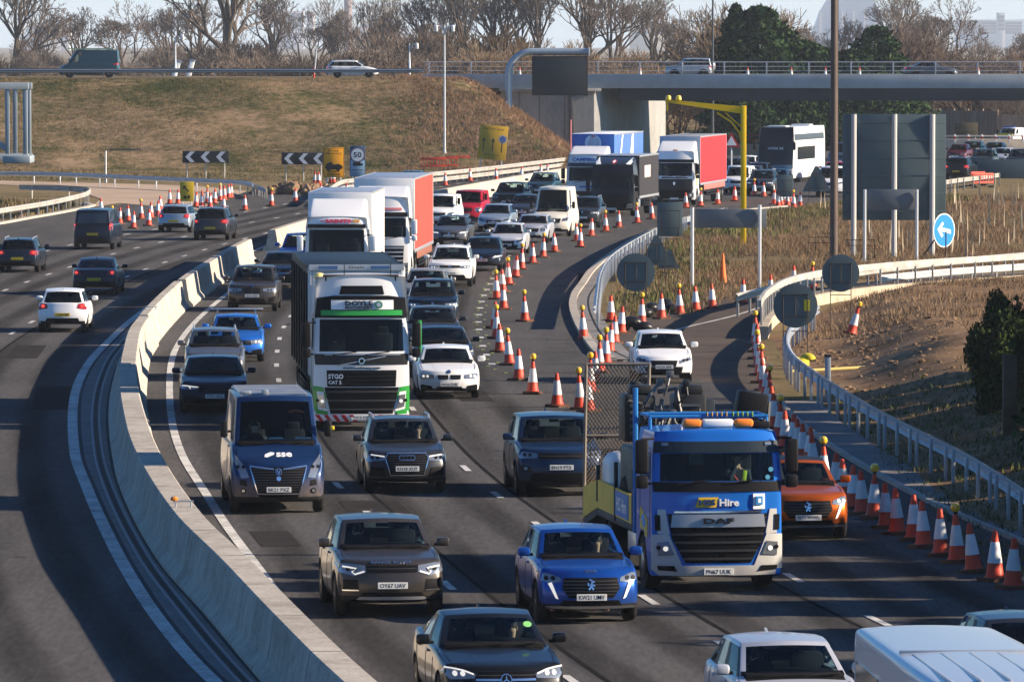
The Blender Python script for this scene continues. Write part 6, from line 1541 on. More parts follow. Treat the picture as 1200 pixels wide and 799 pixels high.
def plant_load():
    """what stands on the hire lorry's bed: two engine-driven machines with booms, hoses and covers"""
    out = []
    g1 = mat('engine_black', (.02, .021, .022), .45); g2 = mat('engine_grey', (.12, .12, .12), .4, .5); g3 = mat('engine_cream', (.55, .52, .45), .5); gy = mat('machine_green', (.03, .05, .045), .5)
    a = Tpl(); m = MB(); m.box((0, 0, .5), (.85, 1.5, .9), 0, bev=.05); fr = a.part('body', m.mesh('body', [gy]))
    for x in (-.34, .34):
        m = MB(); m.box((x, -.2, 1.35), (.42, .5, .62), 0, bev=.04)
        for q in range(5): m.box((x, -.46, 1.16 + q * .09), (.26, .03, .035), 1)
        a.part('engine_block', m.mesh('engine_block', [g1, g2]), fr)
        m = MB(); m.lathe([(.09, 0), (.09, .16), (.05, .2)], 10, 0, Matrix.Translation((x, -.1, 1.62))); m.box((x + .03, -.25, 1.72), (.3, .26, .12), 0, bev=.03); a.part('air_filter', m.mesh('air_filter', [g1]), fr)
    m = MB()
    for x in (-.38, -.12, .12, .4): m.tube([(x, -.45, .9), (x + .02, -.47, 1.25), (x + .08, -.4, 1.6)], .028, 6)
    m.tube([(-.1, -.4, 1.7), (.14, -.45, 1.74), (.2, -.45, 1.42), (.42, -.45, 1.40)], .035, 7); m.tube([(.1, -.4, 1.55), (.1, -.5, 1.2), (.3, -.5, 1.05)], .03, 6); a.part('exhaust_pipe', m.mesh('exhaust_pipe', [g2]), fr)
    m = MB()
    for q in range(16): m.lathe([(.055, -.012), (.07, 0), (.055, .012)], 8, 0, Matrix.Translation((-.22, -.5, .92 + q * .035)))
    for q in range(14): m.lathe([(.045, -.012), (.058, 0), (.045, .012)], 8, 0, Matrix.Translation((.24, -.5, .92 + q * .035)))
    a.part('coil_spring', m.mesh('coil_spring', [g2]), fr)
    rr = random.Random(5)
    for q in range(16):
        x0, z0 = rr.uniform(-.5, .5), rr.uniform(.95, 1.7); x1, z1 = x0 + rr.uniform(-.25, .25), z0 + rr.uniform(-.35, .35); m = MB(); y0 = rr.uniform(-.6, -.45)
        m.tube([(x0, y0, z0), ((x0 + x1) / 2 + rr.uniform(-.1, .1), y0 - .05, (z0 + z1) / 2), (x1, y0, z1)], rr.uniform(.015, .035), 6); m.box((x1, y0, z1), (.09, .08, .09), 0, bev=.01); a.part('hose', m.mesh('hose', [(g1, g2, g1)[q % 3]]), fr)
    m = MB(); m.box((-.05, -.52, .86), (.7, .1, .2), 0, bev=.03); a.part('cream_cover', m.mesh('cream_cover', [g3]), fr)
    for x in (-.36, .36): m = MB(); m.lathe([(.26, -.1), (.3, -.06), (.3, .06), (.26, .1)], 16, 0, Matrix.Translation((x, .3, .26)) @ Matrix.Rotation(math.pi / 2, 4, 'Y')); a.part('wheel', m.mesh('wheel', [M_TYRE]), fr)
    out.append(a)
    b = Tpl(); m = MB(); m.box((0, .2, .45), (1.0, 1.6, .7), 0, bev=.08); fr = b.part('body', m.mesh('body', [mat('machine_navy', (.02, .035, .055), .5)]))
    m = MB(); m.box((-.28, -.3, 1.28), (.44, .10, .62), 0, bev=.03); b.part('control_screen', m.mesh('control_screen', [mat('screen_grey', (.025, .03, .036), .4)]), fr)
    m = MB(); m.box((.42, -.25, 1.45), (.40, .3, .45), 0, bev=.03, rot=Matrix.Rotation(.18, 4, 'Y')); b.part('seat', m.mesh('seat', [M_BLACK]), fr)
    m = MB(); m.tube([(-.55, -.3, .6), (-.55, -.3, 1.5)], .045, 7); m.tube([(.18, -.3, .7), (.2, -.3, 1.3), (.42, -.3, 1.2)], .03, 6); m.tube([(.60, -.3, .7), (.66, -.3, 1.55)], .035, 6); m.box((.05, -.1, 1.2), (.9, .06, .06)); b.part('lever_frame', m.mesh('lever_frame', [g2]), fr)
    m = MB(); m.prism([(-.42, .55), (.42, .55), (.30, 1.02), (-.30, 1.02)], -.75, -.45, axis='y', M=Matrix.Translation((.38, 0, 0))); b.part('hopper', m.mesh('hopper', [mat('hopper_navy', (.03, .045, .06), .5)]), fr)
    for x in (-.4, .4): m = MB(); m.lathe([(.22, -.09), (.25, -.05), (.25, .05), (.22, .09)], 14, 0, Matrix.Translation((x, .5, .22)) @ Matrix.Rotation(math.pi / 2, 4, 'Y')); b.part('wheel', m.mesh('wheel', [M_TYRE]), fr)
    out.append(b)
    return out
def make_coach():
    t = Tpl(); L, W, H = 12.5, 2.55, 3.95
    A = [-1, -.95, -.5, 0, .5, .95, 1]; B = [0, .15, .6, 2.0, 2.6, 3.4, 6, 9, 9.6, 10.4, L - .1, L]; C = [.28, .45, 1.0, 1.62, 2.1, 2.5, 3.0, 3.45, 3.8, H]
    def fn(i, j, k):
        a, y, z = A[i], B[j], C[k]
        if j <= 1: y += ilerp([(.3, .1), (.9, 0), (1.6, .06), (2.6, .3), (H, .75)], z) * (1 if j == 0 else .8) + .22 * abs(a) ** 3 * (1 if j == 0 else .4)
        return (a * W / 2 * ilerp([(.3, .985), (1, 1), (3, 1), (H, .95)], z), y, z)
    def tg(face, i, j, k):
        if face == 'front' and 0 < i < 5 and 3 <= k < 5: return 'lower'
        if face == 'front' and 5 <= k < 8: return 'upper'
        if face == 'front' and k >= 2: return 'dark'
        if face in ('left', 'right') and k == 6 and 2 <= j <= 9: return ('deck', face)
        if face in ('left', 'right') and k in (3, 4) and 3 <= j <= 6 : return ('low', face)
        return 'paint'
    V, Fc, T = catmull(*boxgrid(A, B, C, fn, tg), 2); mm = MB(); mp = {}
    for f, tt in zip(Fc, T):
        if tt in ('paint', 'dark'):
            g = []
            for i in f:
                if i not in mp: mp[i] = len(mm.v); mm.v.append(tuple(V[i]))
                g.append(mp[i])
            mm.f.append(tuple(g)); mm.m.append(0 if tt == 'paint' else 1)
    dg = mat('coach_glass', (.008, .014, .02), .12, spec=.25)
    b = t.part('body', mm.mesh('body', [M_WHITE_T, mat('coach_dark', (.012, .02, .03), .25)], sharp=42)); nm = {}; ms = {}
    for tt in set(T):
        if tt in ('lower', 'upper'): nm[tt] = 'windscreen'; ms[tt] = dg
        elif isinstance(tt, tuple): nm[tt] = 'side_window'; ms[tt] = dg
    for tt, me in split_tags(V, Fc, T, nm, ms, t).items(): t.part(nm[tt], me, b)
    sk = Skin(V, Fc)
    m = MB(); sk.text(m, 'HYDE 35', .0, 2.42, 1.1, .16, 'front', 0, .03, .02); t.part('destination_lettering', m.mesh('destination_lettering', [mat('led_white', (.6, .65, .7), .5)], sharp=0), b)
    m = MB(); sk.lay(m, [(-1.2, .95), (1.2, .95), (1.15, 1.25), (-1.15, 1.25)], 'front', .015, 0, .15); t.part('front_panel', m.mesh('front_panel', [mat('panel_blue', (.10, .2, .28), .35)]), b)
    for sg in (1, -1): m = MB(); P = [(.7, .62), (1.15, .66), (1.15, .86), (.8, .82)]; sk.lay(m, P if sg == 1 else mirr(P), 'front', .015, 0, .1); t.part('headlight', m.mesh('headlight', [M_LIGHT]), b)
    for sg in (1, -1): m = MB(); m.box((sg * 1.45, -.15, 2.6), (.2, .14, .55), 0, bev=.05); m.tube([(sg * 1.2, .3, 3.0), (sg * 1.45, -.12, 2.9)], .035, 6); t.part('mirror', m.mesh('mirror', [M_BLACK]), b)
    m = MB()
    for y in (1.2, 10.2): m.box((0, y, H + .04), (1.4, 1.2, .14), 0, bev=.05)
    t.part('roof_hatch', m.mesh('roof_hatch', [M_WHITE_T]), b)
    for fc in ('left', 'right'):
        m = MB()
        for q in range(3): sk.lay(m, [(4.2 + q * 1.6, 2.62), (5.3 + q * 1.6, 2.62), (5.3 + q * 1.6, 2.9), (4.2 + q * 1.6, 2.9)], fc, .01, q % 2, .3)
        t.part('side_logo', m.mesh('side_logo', [mat('logo_peach', (.62, .48, .42), .5), mat('logo_grey', (.5, .5, .52), .5)]), b)
    add_wheels(t, (-1.08, 1.08), (2.9, 9.2, 10.4), .5, .3, 'truck', 8); return t
# ================================================================== CAR MODELS
P = paint
SPEC = {}
def spec(k, **kw): SPEC[k] = kw
w = .95
spec('evoque', L=4.37, W=1.90, H=1.64, fo=.86, wb=2.66, r=.37, zf=.98, zc=1.12, zb=1.14, zr=1.12, cowl=1.28, wsb=1.10, wst=1.90, top_w=.76, sill=.26, clad=True, rwt=3.75, rwb=4.15, bow=.24,
     lights=[(.45, .80), (.66, .74), (.90, .80), (.93, .94), (.78, .95), (.46, .915)], drl=stroke([(.48, .815), (.64, .765), (.69, .80), (.61, .86), (.84, .89)], .024),
     grille=[[(-.43, .80), (.43, .80), (.45, .92), (-.45, .92)]], lower=[[(-.62, .34), (.62, .34), (.50, .46), (-.50, .46)]], fog=[([(.58, .50), (.84, .50), (.84, .68), (.60, .68)], 0)],
     chromes=[[(.57, .485), (.85, .485), (.85, .505), (.58, .505)], [(-.85, .485), (-.57, .485), (-.58, .505), (-.85, .505)]], plate='OY67 UAV', plate_z=.58, hood_text=('RANGE ROVER', .965, .72, .035), extra=[('skid_plate', [(-.62, .335), (.62, .335), (.56, .385), (-.56, .385)], M_SILVER, 'front')])
spec('audi', L=4.39, W=1.83, H=1.60, fo=.90, wb=2.60, r=.355, zf=.90, zc=1.06, zb=1.08, zr=1.06, cowl=1.25, wsb=1.08, wst=1.92, top_w=.75, clad=True, rwt=3.72, rwb=4.15,
     lights=[(.47, .74), (.88, .70), (.90, .84), (.78, .86), (.47, .82)], grille=[[(-.42, .88), (-.47, .78), (-.36, .42), (.36, .42), (.47, .78), (.42, .88)]], lower=[[(.46, .38), (.82, .40), (.80, .60), (.52, .58)], [(-.82, .40), (-.46, .38), (-.52, .58), (-.80, .60)]],
     chromes=[stroke([(-.42, .885), (-.475, .78), (-.365, .415), (.365, .415), (.475, .78), (.42, .885), (-.42, .885)], .022)], badge='rings', badge_z=.79, plate='KN18 XUY', plate_z=.56, rails=True, drl=[(.49, .80), (.78, .835), (.78, .855), (.49, .825)])
pe_grille = [(-.50, .62), (-.38, .46), (.38, .46), (.50, .62), (.46, .80), (-.46, .80)]
spec('compact_suv', L=4.30, W=1.77, H=1.55, fo=.86, wb=2.60, r=.35, zf=.92, zc=1.05, zb=1.06, zr=1.05, cowl=1.28, wsb=1.12, wst=1.90, top_w=.745, clad=True, rwt=3.68, rwb=4.1,
     lights=[(.50, .74), (.70, .70), (.86, .78), (.86, .87), (.72, .87), (.52, .80)], drl=[(.66, .72), (.72, .70), (.60, .46), (.555, .44)], grille=[pe_grille], lower=[[(-.56, .30), (.56, .30), (.48, .42), (-.48, .42)]],
     chromes=[[(-.80, .285), (.80, .285), (.74, .325), (-.74, .325)]], badge='shield', badge_z=.685, plate='KW21 UMV', plate_z=.475, rails=False, hood_text=('2008', .905, .2, .035))
spec('orange_suv', **{**SPEC['compact_suv'], 'plate': 'BJ71 WWL', 'hood_text': None, 'lit': True, 'roof_black': True})
spec('discovery', L=4.60, W=1.92, H=1.73, fo=.88, wb=2.74, r=.37, zf=1.02, zc=1.16, zb=1.18, zr=1.15, cowl=1.28, wsb=1.08, wst=1.85, top_w=.79, clad=True, rwt=4.1, rwb=4.45, plate='BN19 PTX', plate_z=.66,
     lights=[(.52, .86), (.90, .84), (.92, .98), (.78, .99), (.52, .96)], grille=[[(-.48, .84), (.48, .84), (.50, .96), (-.50, .96)]], lower=[[(-.70, .36), (.70, .36), (.62, .54), (-.62, .54)]], fog=[([(.62, .56), (.88, .58), (.88, .70), (.70, .68)], .04)])
spec('bronze_estate', L=4.65, W=1.88, H=1.67, fo=.86, wb=2.81, r=.37, zf=.98, zc=1.10, zb=1.12, zr=1.12, cowl=1.35, wsb=1.18, wst=1.98, top_w=.75, clad=True, rwt=4.05, rwb=4.45, plate='LB14 XKP', plate_z=.60,
     lights=[(.40, .76), (.86, .74), (.90, .88), (.40, .86)], grille=[[(-.30, .70), (-.03, .70), (-.03, .88), (-.28, .88)], [(.03, .70), (.30, .70), (.28, .88), (.03, .88)]], lower=[[(-.52, .32), (.52, .32), (.44, .50), (-.44, .50)], [(.60, .36), (.86, .40), (.86, .58), (.60, .52)], [(-.86, .40), (-.60, .36), (-.60, .52), (-.86, .58)]], badge='roundel', badge_z=.95)
spec('hot_hatch', L=4.33, W=1.77, H=1.43, fo=.80, wb=2.69, r=.325, zf=.78, zc=.97, zb=.98, zr=1.0, cowl=1.42, wsb=1.22, wst=2.0, sill=.2, plate='PX16 CUK', plate_z=.42, lit=True,
     lights=[(.42, .58), (.78, .56), (.86, .68), (.80, .72), (.42, .68)], grille=[[(-.31, .56), (-.03, .56), (-.03, .68), (-.33, .68)], [(.03, .56), (.31, .56), (.33, .68), (.03, .68)]], lower=[[(-.40, .26), (.40, .26), (.34, .36), (-.34, .36)], [(.46, .28), (.80, .32), (.78, .42), (.50, .38)], [(-.80, .32), (-.46, .28), (-.50, .38), (-.78, .42)]], badge='roundel', badge_z=.76)
spec('electric_saloon', L=4.61, W=1.86, H=1.48, fo=.87, wb=2.735, r=.345, zf=.82, zc=1.0, zb=1.02, zr=1.1, cowl=1.42, wsb=1.2, wst=2.08, sal=False, rwt=3.75, rwb=4.4, plate='YT71 EHL', plate_z=.48,
     lights=[(.48, .66), (.88, .66), (.90, .76), (.48, .72)], drl=[(.44, .72), (.86, .76), (.86, .735), (.70, .72), (.66, .66), (.63, .66), (.66, .71), (.44, .70)], grille=[[(-.46, .58), (.46, .58), (.46, .70), (-.46, .70)]], lower=[[(-.6, .28), (.6, .28), (.54, .40), (-.54, .40)]])
spec('hatch', L=4.25, W=1.79, H=1.47, plate='KP17 RWY', badge='dot')
spec('hatch_lit', L=4.25, W=1.79, H=1.47, plate='DK19 NHO', badge='dot', lit=True, drl=[(.52, .60), (.86, .66), (.86, .69), (.52, .64)])
spec('estate', L=4.6, W=1.80, H=1.49, fo=.88, wb=2.68, plate='LS16 OVM', rwt=4.05, rwb=4.45, rails=True)
spec('saloon', L=4.70, W=1.82, H=1.45, fo=.84, wb=2.82, r=.33, zf=.76, zc=.96, zb=.98, zr=1.03, cowl=1.5, wsb=1.32, wst=2.12, sal=True, plate='KX66 JHY', badge='dot', rear_plate='YC05 KGE')
spec('executive', L=4.92, W=1.86, H=1.46, fo=.84, wb=2.94, r=.34, zf=.80, zc=.98, zb=1.0, zr=1.05, cowl=1.55, wsb=1.36, wst=2.18, sal=True, top_w=.72, badge='star', badge_z=.62, plate='LF18 XTD', plate_z=.42, lit=True,
     lights=[(.46, .64), (.80, .62), (.90, .72), (.86, .80), (.60, .76), (.44, .70)], drl=stroke([(.47, .695), (.62, .745), (.86, .785)], .02), grille=[[(-.40, .50), (.40, .50), (.46, .62), (.40, .74), (-.40, .74), (-.46, .62)]], chromes=[stroke([(-.44, .62), (.44, .62)], .03)])
spec('mid_suv', L=4.49, W=1.84, H=1.66, fo=.86, wb=2.68, r=.36, zf=.96, zc=1.10, zb=1.12, zr=1.10, cowl=1.28, wsb=1.1, wst=1.9, top_w=.76, clad=True, rwt=3.95, rwb=4.32, plate='EJ67 KLV', plate_z=.56, lit=True, badge='dot', badge_z=.84, rails=True,
     lights=[(.44, .76), (.90, .76), (.92, .88), (.44, .86)], grille=[[(-.42, .78), (.42, .78), (.42, .88), (-.42, .88)]], lower=[[(-.66, .36), (.66, .36), (.58, .50), (-.58, .50)]], rear_plate='VX12 LOD')
spec('big_suv', L=4.75, W=1.90, H=1.72, fo=.88, wb=2.80, r=.38, zf=1.0, zc=1.14, zb=1.16, zr=1.14, cowl=1.35, wsb=1.15, wst=1.95, top_w=.77, clad=True, rwt=4.2, rwb=4.6, plate='GY18 PNO', plate_z=.6,
     lights=[(.5, .80), (.9, .80), (.93, .94), (.5, .90)], grille=[[(-.44, .66), (.44, .66), (.48, .9), (-.48, .9)]])
spec('supermini', L=3.95, W=1.73, H=1.50, fo=.78, wb=2.52, r=.315, zf=.78, zc=1.0, zb=1.02, zr=1.05, cowl=1.05, wsb=.9, wst=1.7, rwt=3.38, rwb=3.85, plate='HG20 AFK', rear_plate='LD68 NBF', lower=[[(-.5, .28), (.5, .28), (.56, .50), (-.56, .50)]])
spec('retro_mini', L=3.85, W=1.73, H=1.42, fo=.70, wb=2.5, r=.31, zf=.84, zc=.98, zb=1.0, zr=1.0, cowl=1.1, wsb=.98, wst=1.6, rwt=3.35, rwb=3.72, top_w=.80, plate='RO13 HEF', lights=disc2(.58, .68, .13, 14), lower=[[(-.5, .28), (.5, .28), (.5, .40), (-.5, .40)]], roof_black=False)
spec('off_roader', L=4.05, W=1.80, H=1.72, fo=.78, wb=2.46, r=.36, zf=.98, zc=1.10, zb=1.12, zr=1.12, cowl=1.15, wsb=1.0, wst=1.6, rwt=3.85, rwb=4.0, top_w=.82, clad=True)
spec('van_movano', L=5.55, W=2.02, H=2.48, fo=.86, wb=3.68, r=.34, zf=1.04, zc=1.44, zb=1.48, zr=1.5, cowl=.95, wsb=.80, wst=1.42, rwt=5.42, rwb=5.5, wtop=.84, van=True, bow=.26, clad=True, plate='BK21 PXZ', plate_z=.53, badge='ring', badge_z=.90, lit=False,
     lights=[(.62, .78), (.78, .76), (.955, 1.20), (.90, 1.24), (.70, 1.0)], grille=[[(-.58, 1.0), (-.42, .46), (.42, .46), (.58, 1.0)]], chromes=[stroke([(-.60, 1.01), (-.1, .95)], .03), stroke([(.60, 1.01), (.1, .95)], .03), stroke([(-.60, 1.0), (-.44, .44), (.44, .44), (.60, 1.0)], .025), disc2(0, .76, .05, 12)], lower=[[(-.40, .36), (.40, .36), (.44, .42), (-.44, .42)]], fog=[([(.66, .60), (.82, .62), (.80, .74), (.68, .72)], 0), (disc2(.74, .50, .06, 12), .035)])
spec('van_sprinter', L=5.6, W=1.99, H=2.55, fo=.96, wb=3.6, r=.34, zf=1.02, zc=1.28, zb=1.33, zr=1.4, cowl=.9, wsb=.7, wst=1.5, rwt=5.45, rwb=5.55, wtop=.80, van=True, plate='KM16 WCB', badge='star', badge_z=.80, lights=[(.56, .78), (.86, .80), (.92, 1.0), (.60, .92)], grille=[[(-.46, .70), (.46, .70), (.52, .92), (-.52, .92)]])
spec('van_small', L=4.4, W=1.81, H=1.84, fo=.86, wb=2.74, r=.32, zf=.96, zc=1.14, zb=1.18, zr=1.2, cowl=.95, wsb=.8, wst=1.5, rwt=4.25, rwb=4.36, wtop=.84, van=True, plate='SH65 BTV', lights=[(.5, .72), (.86, .74), (.88, .92), (.54, .84)])
spec('van_mid', L=4.97, W=1.99, H=1.98, fo=.93, wb=2.93, r=.335, zf=1.02, zc=1.2, zb=1.24, zr=1.3, cowl=.95, wsb=.78, wst=1.55, rwt=4.82, rwb=4.93, wtop=.83, van=True, rear_plate='LV64 RRU', tail=[(.80, .95), (.94, .95), (.93, 1.45), (.80, 1.45)], extra=[('rear_window', [(-.72, 1.28), (.72, 1.28), (.66, 1.76), (-.66, 1.76)], mat('dark_rear_glass', (.012, .016, .02), .08, coat=1.0), 'rear'), ('door_seam', [(-.008, .5), (.008, .5), (.008, 1.85), (-.008, 1.85)], M_GRILLE, 'rear')])
spec('step_van', L=8.6, W=2.08, H=2.52, fo=1.0, wb=5.0, r=.36, zf=1.1, zc=1.3, zb=1.35, zr=1.4, cowl=.35, soft=True, wsb=.22, wst=.45, rwt=8.45, rwb=8.55, wtop=.93, van=True, extra=[('side_glass', [(2.2, 1.62), (5.0, 1.62), (4.9, 2.05), (2.3, 2.05)], mat('side_glass_dark', (.02, .03, .035), .1, spec=.4), 'left'), ('side_glass', [(5.3, 1.62), (8.0, 1.62), (7.9, 2.05), (5.4, 2.05)], MATS['side_glass_dark'], 'left'), ('side_logo', [(4.4, 1.0), (5.6, 1.0), (5.6, 1.4), (4.4, 1.4)], mat('logo_green', (.05, .35, .12), .5), 'left')])
_T = {}
def model(k):
    if k not in _T: _T[k] = make_car(**SPEC[k])
    return _T[k]
C_ = dict(bronze=P('bronze', (.058, .050, .044), .5), black=P('black', (.008, .009, .011), .15), blue=P('blue', (.006, .055, .27), .35, .28), navy=P('navy', (.008, .022, .055), .35), dnavy=P('dark_navy', (.007, .013, .026), .3), vanblue=P('van_blue', (.006, .024, .08), .2, .35, 1.0, .82), grey=P('grey', (.11, .115, .125), .5), dgrey=P('dark_grey', (.035, .038, .043), .4),
         silver=P('silver', (.38, .40, .42), .6), white=P('white', (.72, .72, .71), 0, .35, .2), pearl=P('pearl', (.55, .55, .56), .3), orange=P('orange', (.36, .07, .006), .45), red=P('red', (.42, .012, .03), .2), sky=P('bright_blue', (.015, .13, .48), .45), steel=P('steel_blue', (.055, .10, .16), .5), teal=P('teal', (.02, .06, .075), .4), beige=P('beige', (.34, .31, .27), .5), pale=P('pale_blue', (.30, .36, .42), .5), maroon=P('maroon', (.09, .012, .025), .3), green=P('dark_green', (.02, .035, .028), .3), cream=P('cream_white', (.66, .61, .52), 0, .4, .5), ice=P('ice_silver', (.46, .47, .50), .35))
def car(kind, px, py, col, label, cat='car', group='cars queuing on the near carriageway', lane=None, yaw=None, away=False, name='car', scale=1.0):
    """front (or, going away, rear) bottom centre at photo pixel (px, py)"""
    p = G(px, py); t = model(kind); L = t.L * scale; cv = lane or MED; p.y += -.55 if not away else 0
    th = math.atan(-cv.slope(p.y)) - R(2.6) * sstep((p.y - 190) / 110) * (not away) if yaw is None else R(yaw)
    if away: th += math.pi
    f = Vector((math.sin(th), -math.cos(th), 0))       # nose direction
    pos = p - f * (0 if not away else L) if away else p
    pos = p + f * L if away else p
    col_ = C_[col] if isinstance(col, str) else col
    o = inst(t, name, label, cat, (pos.x, pos.y, 0.006), th, group, {'paint_placeholder': col_}, scale)
    return o
def people(root, kind, who, scale=1.0):
    s = model(kind).spec; hz = s['H'] - 1.02
    for side, pose, col, label in who:
        seat_person(root, side * s['W'] * .21, s['wst'] + .30, max(.42, hz), pose, col, label)
CLO = dict(dark=mat('cloth_dark', (.03, .032, .04), .85), blue=mat('cloth_blue', (.12, .20, .32), .85), white=mat('cloth_white', (.62, .62, .60), .85), red=mat('cloth_red', (.32, .04, .04), .85), grey=mat('cloth_grey', (.16, .16, .17), .85))

# ---------------- near carriageway, near to far
a = car('executive', 594, 842, 'black', 'black saloon at the bottom edge with three people and a green screen disc'); people(a, 'executive', [(-1, 'drive', CLO['dark'], 'driver of the black saloon at the bottom edge, in dark clothes'), (1, 'ride', CLO['blue'], 'person in a pale blue top in the black saloon front passenger seat')])
m = MB(); s0 = model('executive'); m.lathe([(.065, 0), (.065, .004)], 14, 0, Matrix.Translation((.55, 1.86, 1.28)) @ Matrix.Rotation(R(38), 4, 'X')); m.build('screen_disc', mat('disc_green', (.25, .60, .18), .5), a)
b = car('hatch', 946, 880, 'ice', 'silver white hatchback cut off by the bottom edge left of the white van'); people(b, 'hatch', [(-1, 'drive', CLO['white'], 'driver in a pale top inside the silver white hatchback')])
v = car('step_van', 1188, 1046, P('van_ice', (.46, .50, .57), .25, .35), 'long silver white van with ribbed roof in the bottom right corner', 'van', 'vans', yaw=4, name='van')
for x in (-.7, -.35, 0, .35, .7): m = MB(); m.box((x, 2.3, 2.50 - .035 * x * x), (.05, 3.4, .035), 0, bev=.012); m.build('roof_rib', C_['ice'], v)
m = MB(); m.box((0, 4.2, 2.50), (1.7, .05, .05), 0, bev=.015); m.build('roof_seam', M_STEEL, v); car('hatch', 1234, 848, 'dgrey', 'dark grey car roof showing behind the long silver van in the corner')
a = car('evoque', 461, 722, 'bronze', 'grey bronze off roader with plate OY67 UAV'); people(a, 'evoque', [(-1, 'drive', CLO['dark'], 'driver of the bronze off roader with a hand on the wheel')])
a = car('compact_suv', 693, 729, 'blue', 'bright blue compact crossover left of the hire lorry'); people(a, 'compact_suv', [(-1, 'drive', CLO['dark'], 'driver of the bright blue crossover in dark clothes'), (1, 'ride', CLO['grey'], 'passenger of the bright blue crossover with a sunlit face')])
v = car('van_movano', 328, 601, 'vanblue', 'dark blue high roofed van with white lettering on a muddy nose', 'van', 'vans', name='van'); people(v, 'van_movano', [])
seat_person(v, -.42, 1.75, 1.05, 'drive', CLO['dark'], 'driver of the dark blue van seen dimly behind the screen')
sk = model('van_movano').skin; m = MB(); sk.text(m, 'sse', .14, 1.235, .34, .085, 'front', 0, .012, .03); sk.lay(m, [(-.28, 1.19), (-.22, 1.185), (-.08, 1.235), (-.06, 1.27), (-.14, 1.285), (-.27, 1.24)], 'front', .012, 0, .1, thick=.004)
m.build('bonnet_lettering', M_WHITE, v, sharp=0)
m = MB(); m.tube([(.30, 1.42, 2.10), (.45, 1.40, 2.13), (.62, 1.42, 2.09)], .03, 6); m.build('screen_scarf', mat('scarf_red', (.6, .12, .04), .8), v)
for x, w_ in ((0, .3), (.58, .34)): m = MB(); m.box((x, 1.12, 1.56), (w_, .2, .03)); m.build('dash_paper', M_WHITE, v)
for x in (-.7, .7):
    m = MB(); m.tube([(x, 1.7, 2.44), (x, 5.2, 2.44)], .03, 6)
    m.build('roof_rail', M_STEEL, v)
m = MB()
for q in range(7): m.tube([(-.72, 1.8 + q * .55, 2.47), (.72, 1.8 + q * .55, 2.47)], .022, 5)
m.box((-.2, 1.72, 2.50), (.14, .1, .14), 0, bev=.02); m.box((-.62, 1.75, 2.50), (.24, .1, .08), 0, bev=.02); m.build('roof_rack', M_STEEL, v)
for sg, px in ((1, 'amber'),): m = MB(); m.box((1.20, .93, 1.78), (.08, .10, .09), 0, bev=.02); m.build('mirror_cap', mat('mirror_yellow', (.7, .5, .05), .5), v)
a = car('audi', 478, 577, 'dgrey', 'dark grey crossover with four ring badge and lit passenger'); people(a, 'audi', [(-1, 'drive', CLO['dark'], 'driver of the dark grey four ring crossover in shade'), (1, 'ride', CLO['white'], 'passenger with sunlit face in the dark grey four ring crossover')])
a = car('discovery', 658, 581, 'navy', 'dark blue off roader just behind the hire lorry ramp'); people(a, 'discovery', [(-1, 'drive', CLO['dark'], 'driver of the dark blue off roader beside the ramp')])
a = car('orange_suv', 946, 632, 'orange', 'orange compact crossover half hidden by the hire lorry cab'); people(a, 'compact_suv', [(-1, 'drive', CLO['dark'], 'driver of the orange crossover behind the lorry mirror')])
a = car('electric_saloon', 253, 484, 'dnavy', 'dark navy fastback car with thin lit headlamps ahead of the dark blue van')
car('estate', 253, 446, 'grey', 'grey estate car directly behind the dark navy fastback'); car('hot_hatch', 278, 424, 'sky', 'bright blue hatchback with a large grey roof spoiler', name='car')
a = [o for o in COL.objects if o.get('label', '').startswith('bright blue hatchback')][0]; m = MB(); m.box((0, 3.9, 1.52), (1.7, .3, .04), 0, bev=.015)
for sg in (-1, 1): m.box((sg * .6, 3.9, 1.44), (.05, .14, .18), 0, bev=.01)
m.build('rear_spoiler', M_SILVER, a)
a = car('bronze_estate', 296, 365, 'bronze', 'bronze grey crossover beside the pale barrier step'); people(a, 'bronze_estate', [(-1, 'drive', CLO['red'], 'driver in a red top inside the bronze grey crossover by the barrier')])
car('executive', 327, 338, 'dgrey', 'dark grey saloon behind the bronze crossover'); car('big_suv', 350, 321, 'sky', 'blue crossover peeping out left of the first white box truck')
car('hot_hatch', 527, 467, 'white', 'white hatchback with paired kidney grilles right of the green and white lorry')
car('executive', 521, 442, 'black', 'black saloon directly behind the white kidney grille hatchback'); car('hatch', 508, 414, 'dgrey', 'dark grey car second behind the white kidney grille hatchback'); car('mid_suv', 507, 384, 'dnavy', 'navy crossover third behind the white kidney grille hatchback'); car('hatch', 499, 362, 'beige', 'pale beige car fourth behind the white kidney grille hatchback')
car('mid_suv', 527, 336, 'white', 'white crossover with lit headlamps right of the orange trailer'); car('hatch_lit', 564, 318, 'dnavy', 'dark navy hatchback beside the white crossover'); car('supermini', 593, 299, 'pearl', 'pearl white supermini behind the navy hatchback'); car('retro_mini', 622, 285, 'ice', 'silver car with round headlamps in front of the white high roofed van')
car('hatch_lit', 526, 288, 'grey', 'grey hatchback directly behind the white crossover'); car('hatch', 578, 272, 'pale', 'pale silver blue car right of the red people carrier'); car('van_small', 545, 262, 'red', 'red people carrier in the middle of the queue', 'car'); car('van_small', 513, 268, 'white', 'small white van left of the red people carrier', 'van', 'vans', name='van')
car('van_sprinter', 645, 277, 'cream', 'dirty white high roofed van in the middle of the queue', 'van', 'vans', name='van'); car('mid_suv', 682, 267, 'dgrey', 'dark grey crossover right of the dirty white van'); car('big_suv', 593, 248, 'black', 'black crossover behind the pale silver blue car'); car('mid_suv', 631, 233, 'teal', 'dark teal car behind the dirty white van roof'); car('hatch', 611, 259, 'dgrey', 'dark grey car wedged between the silver blue car and the dirty white van')
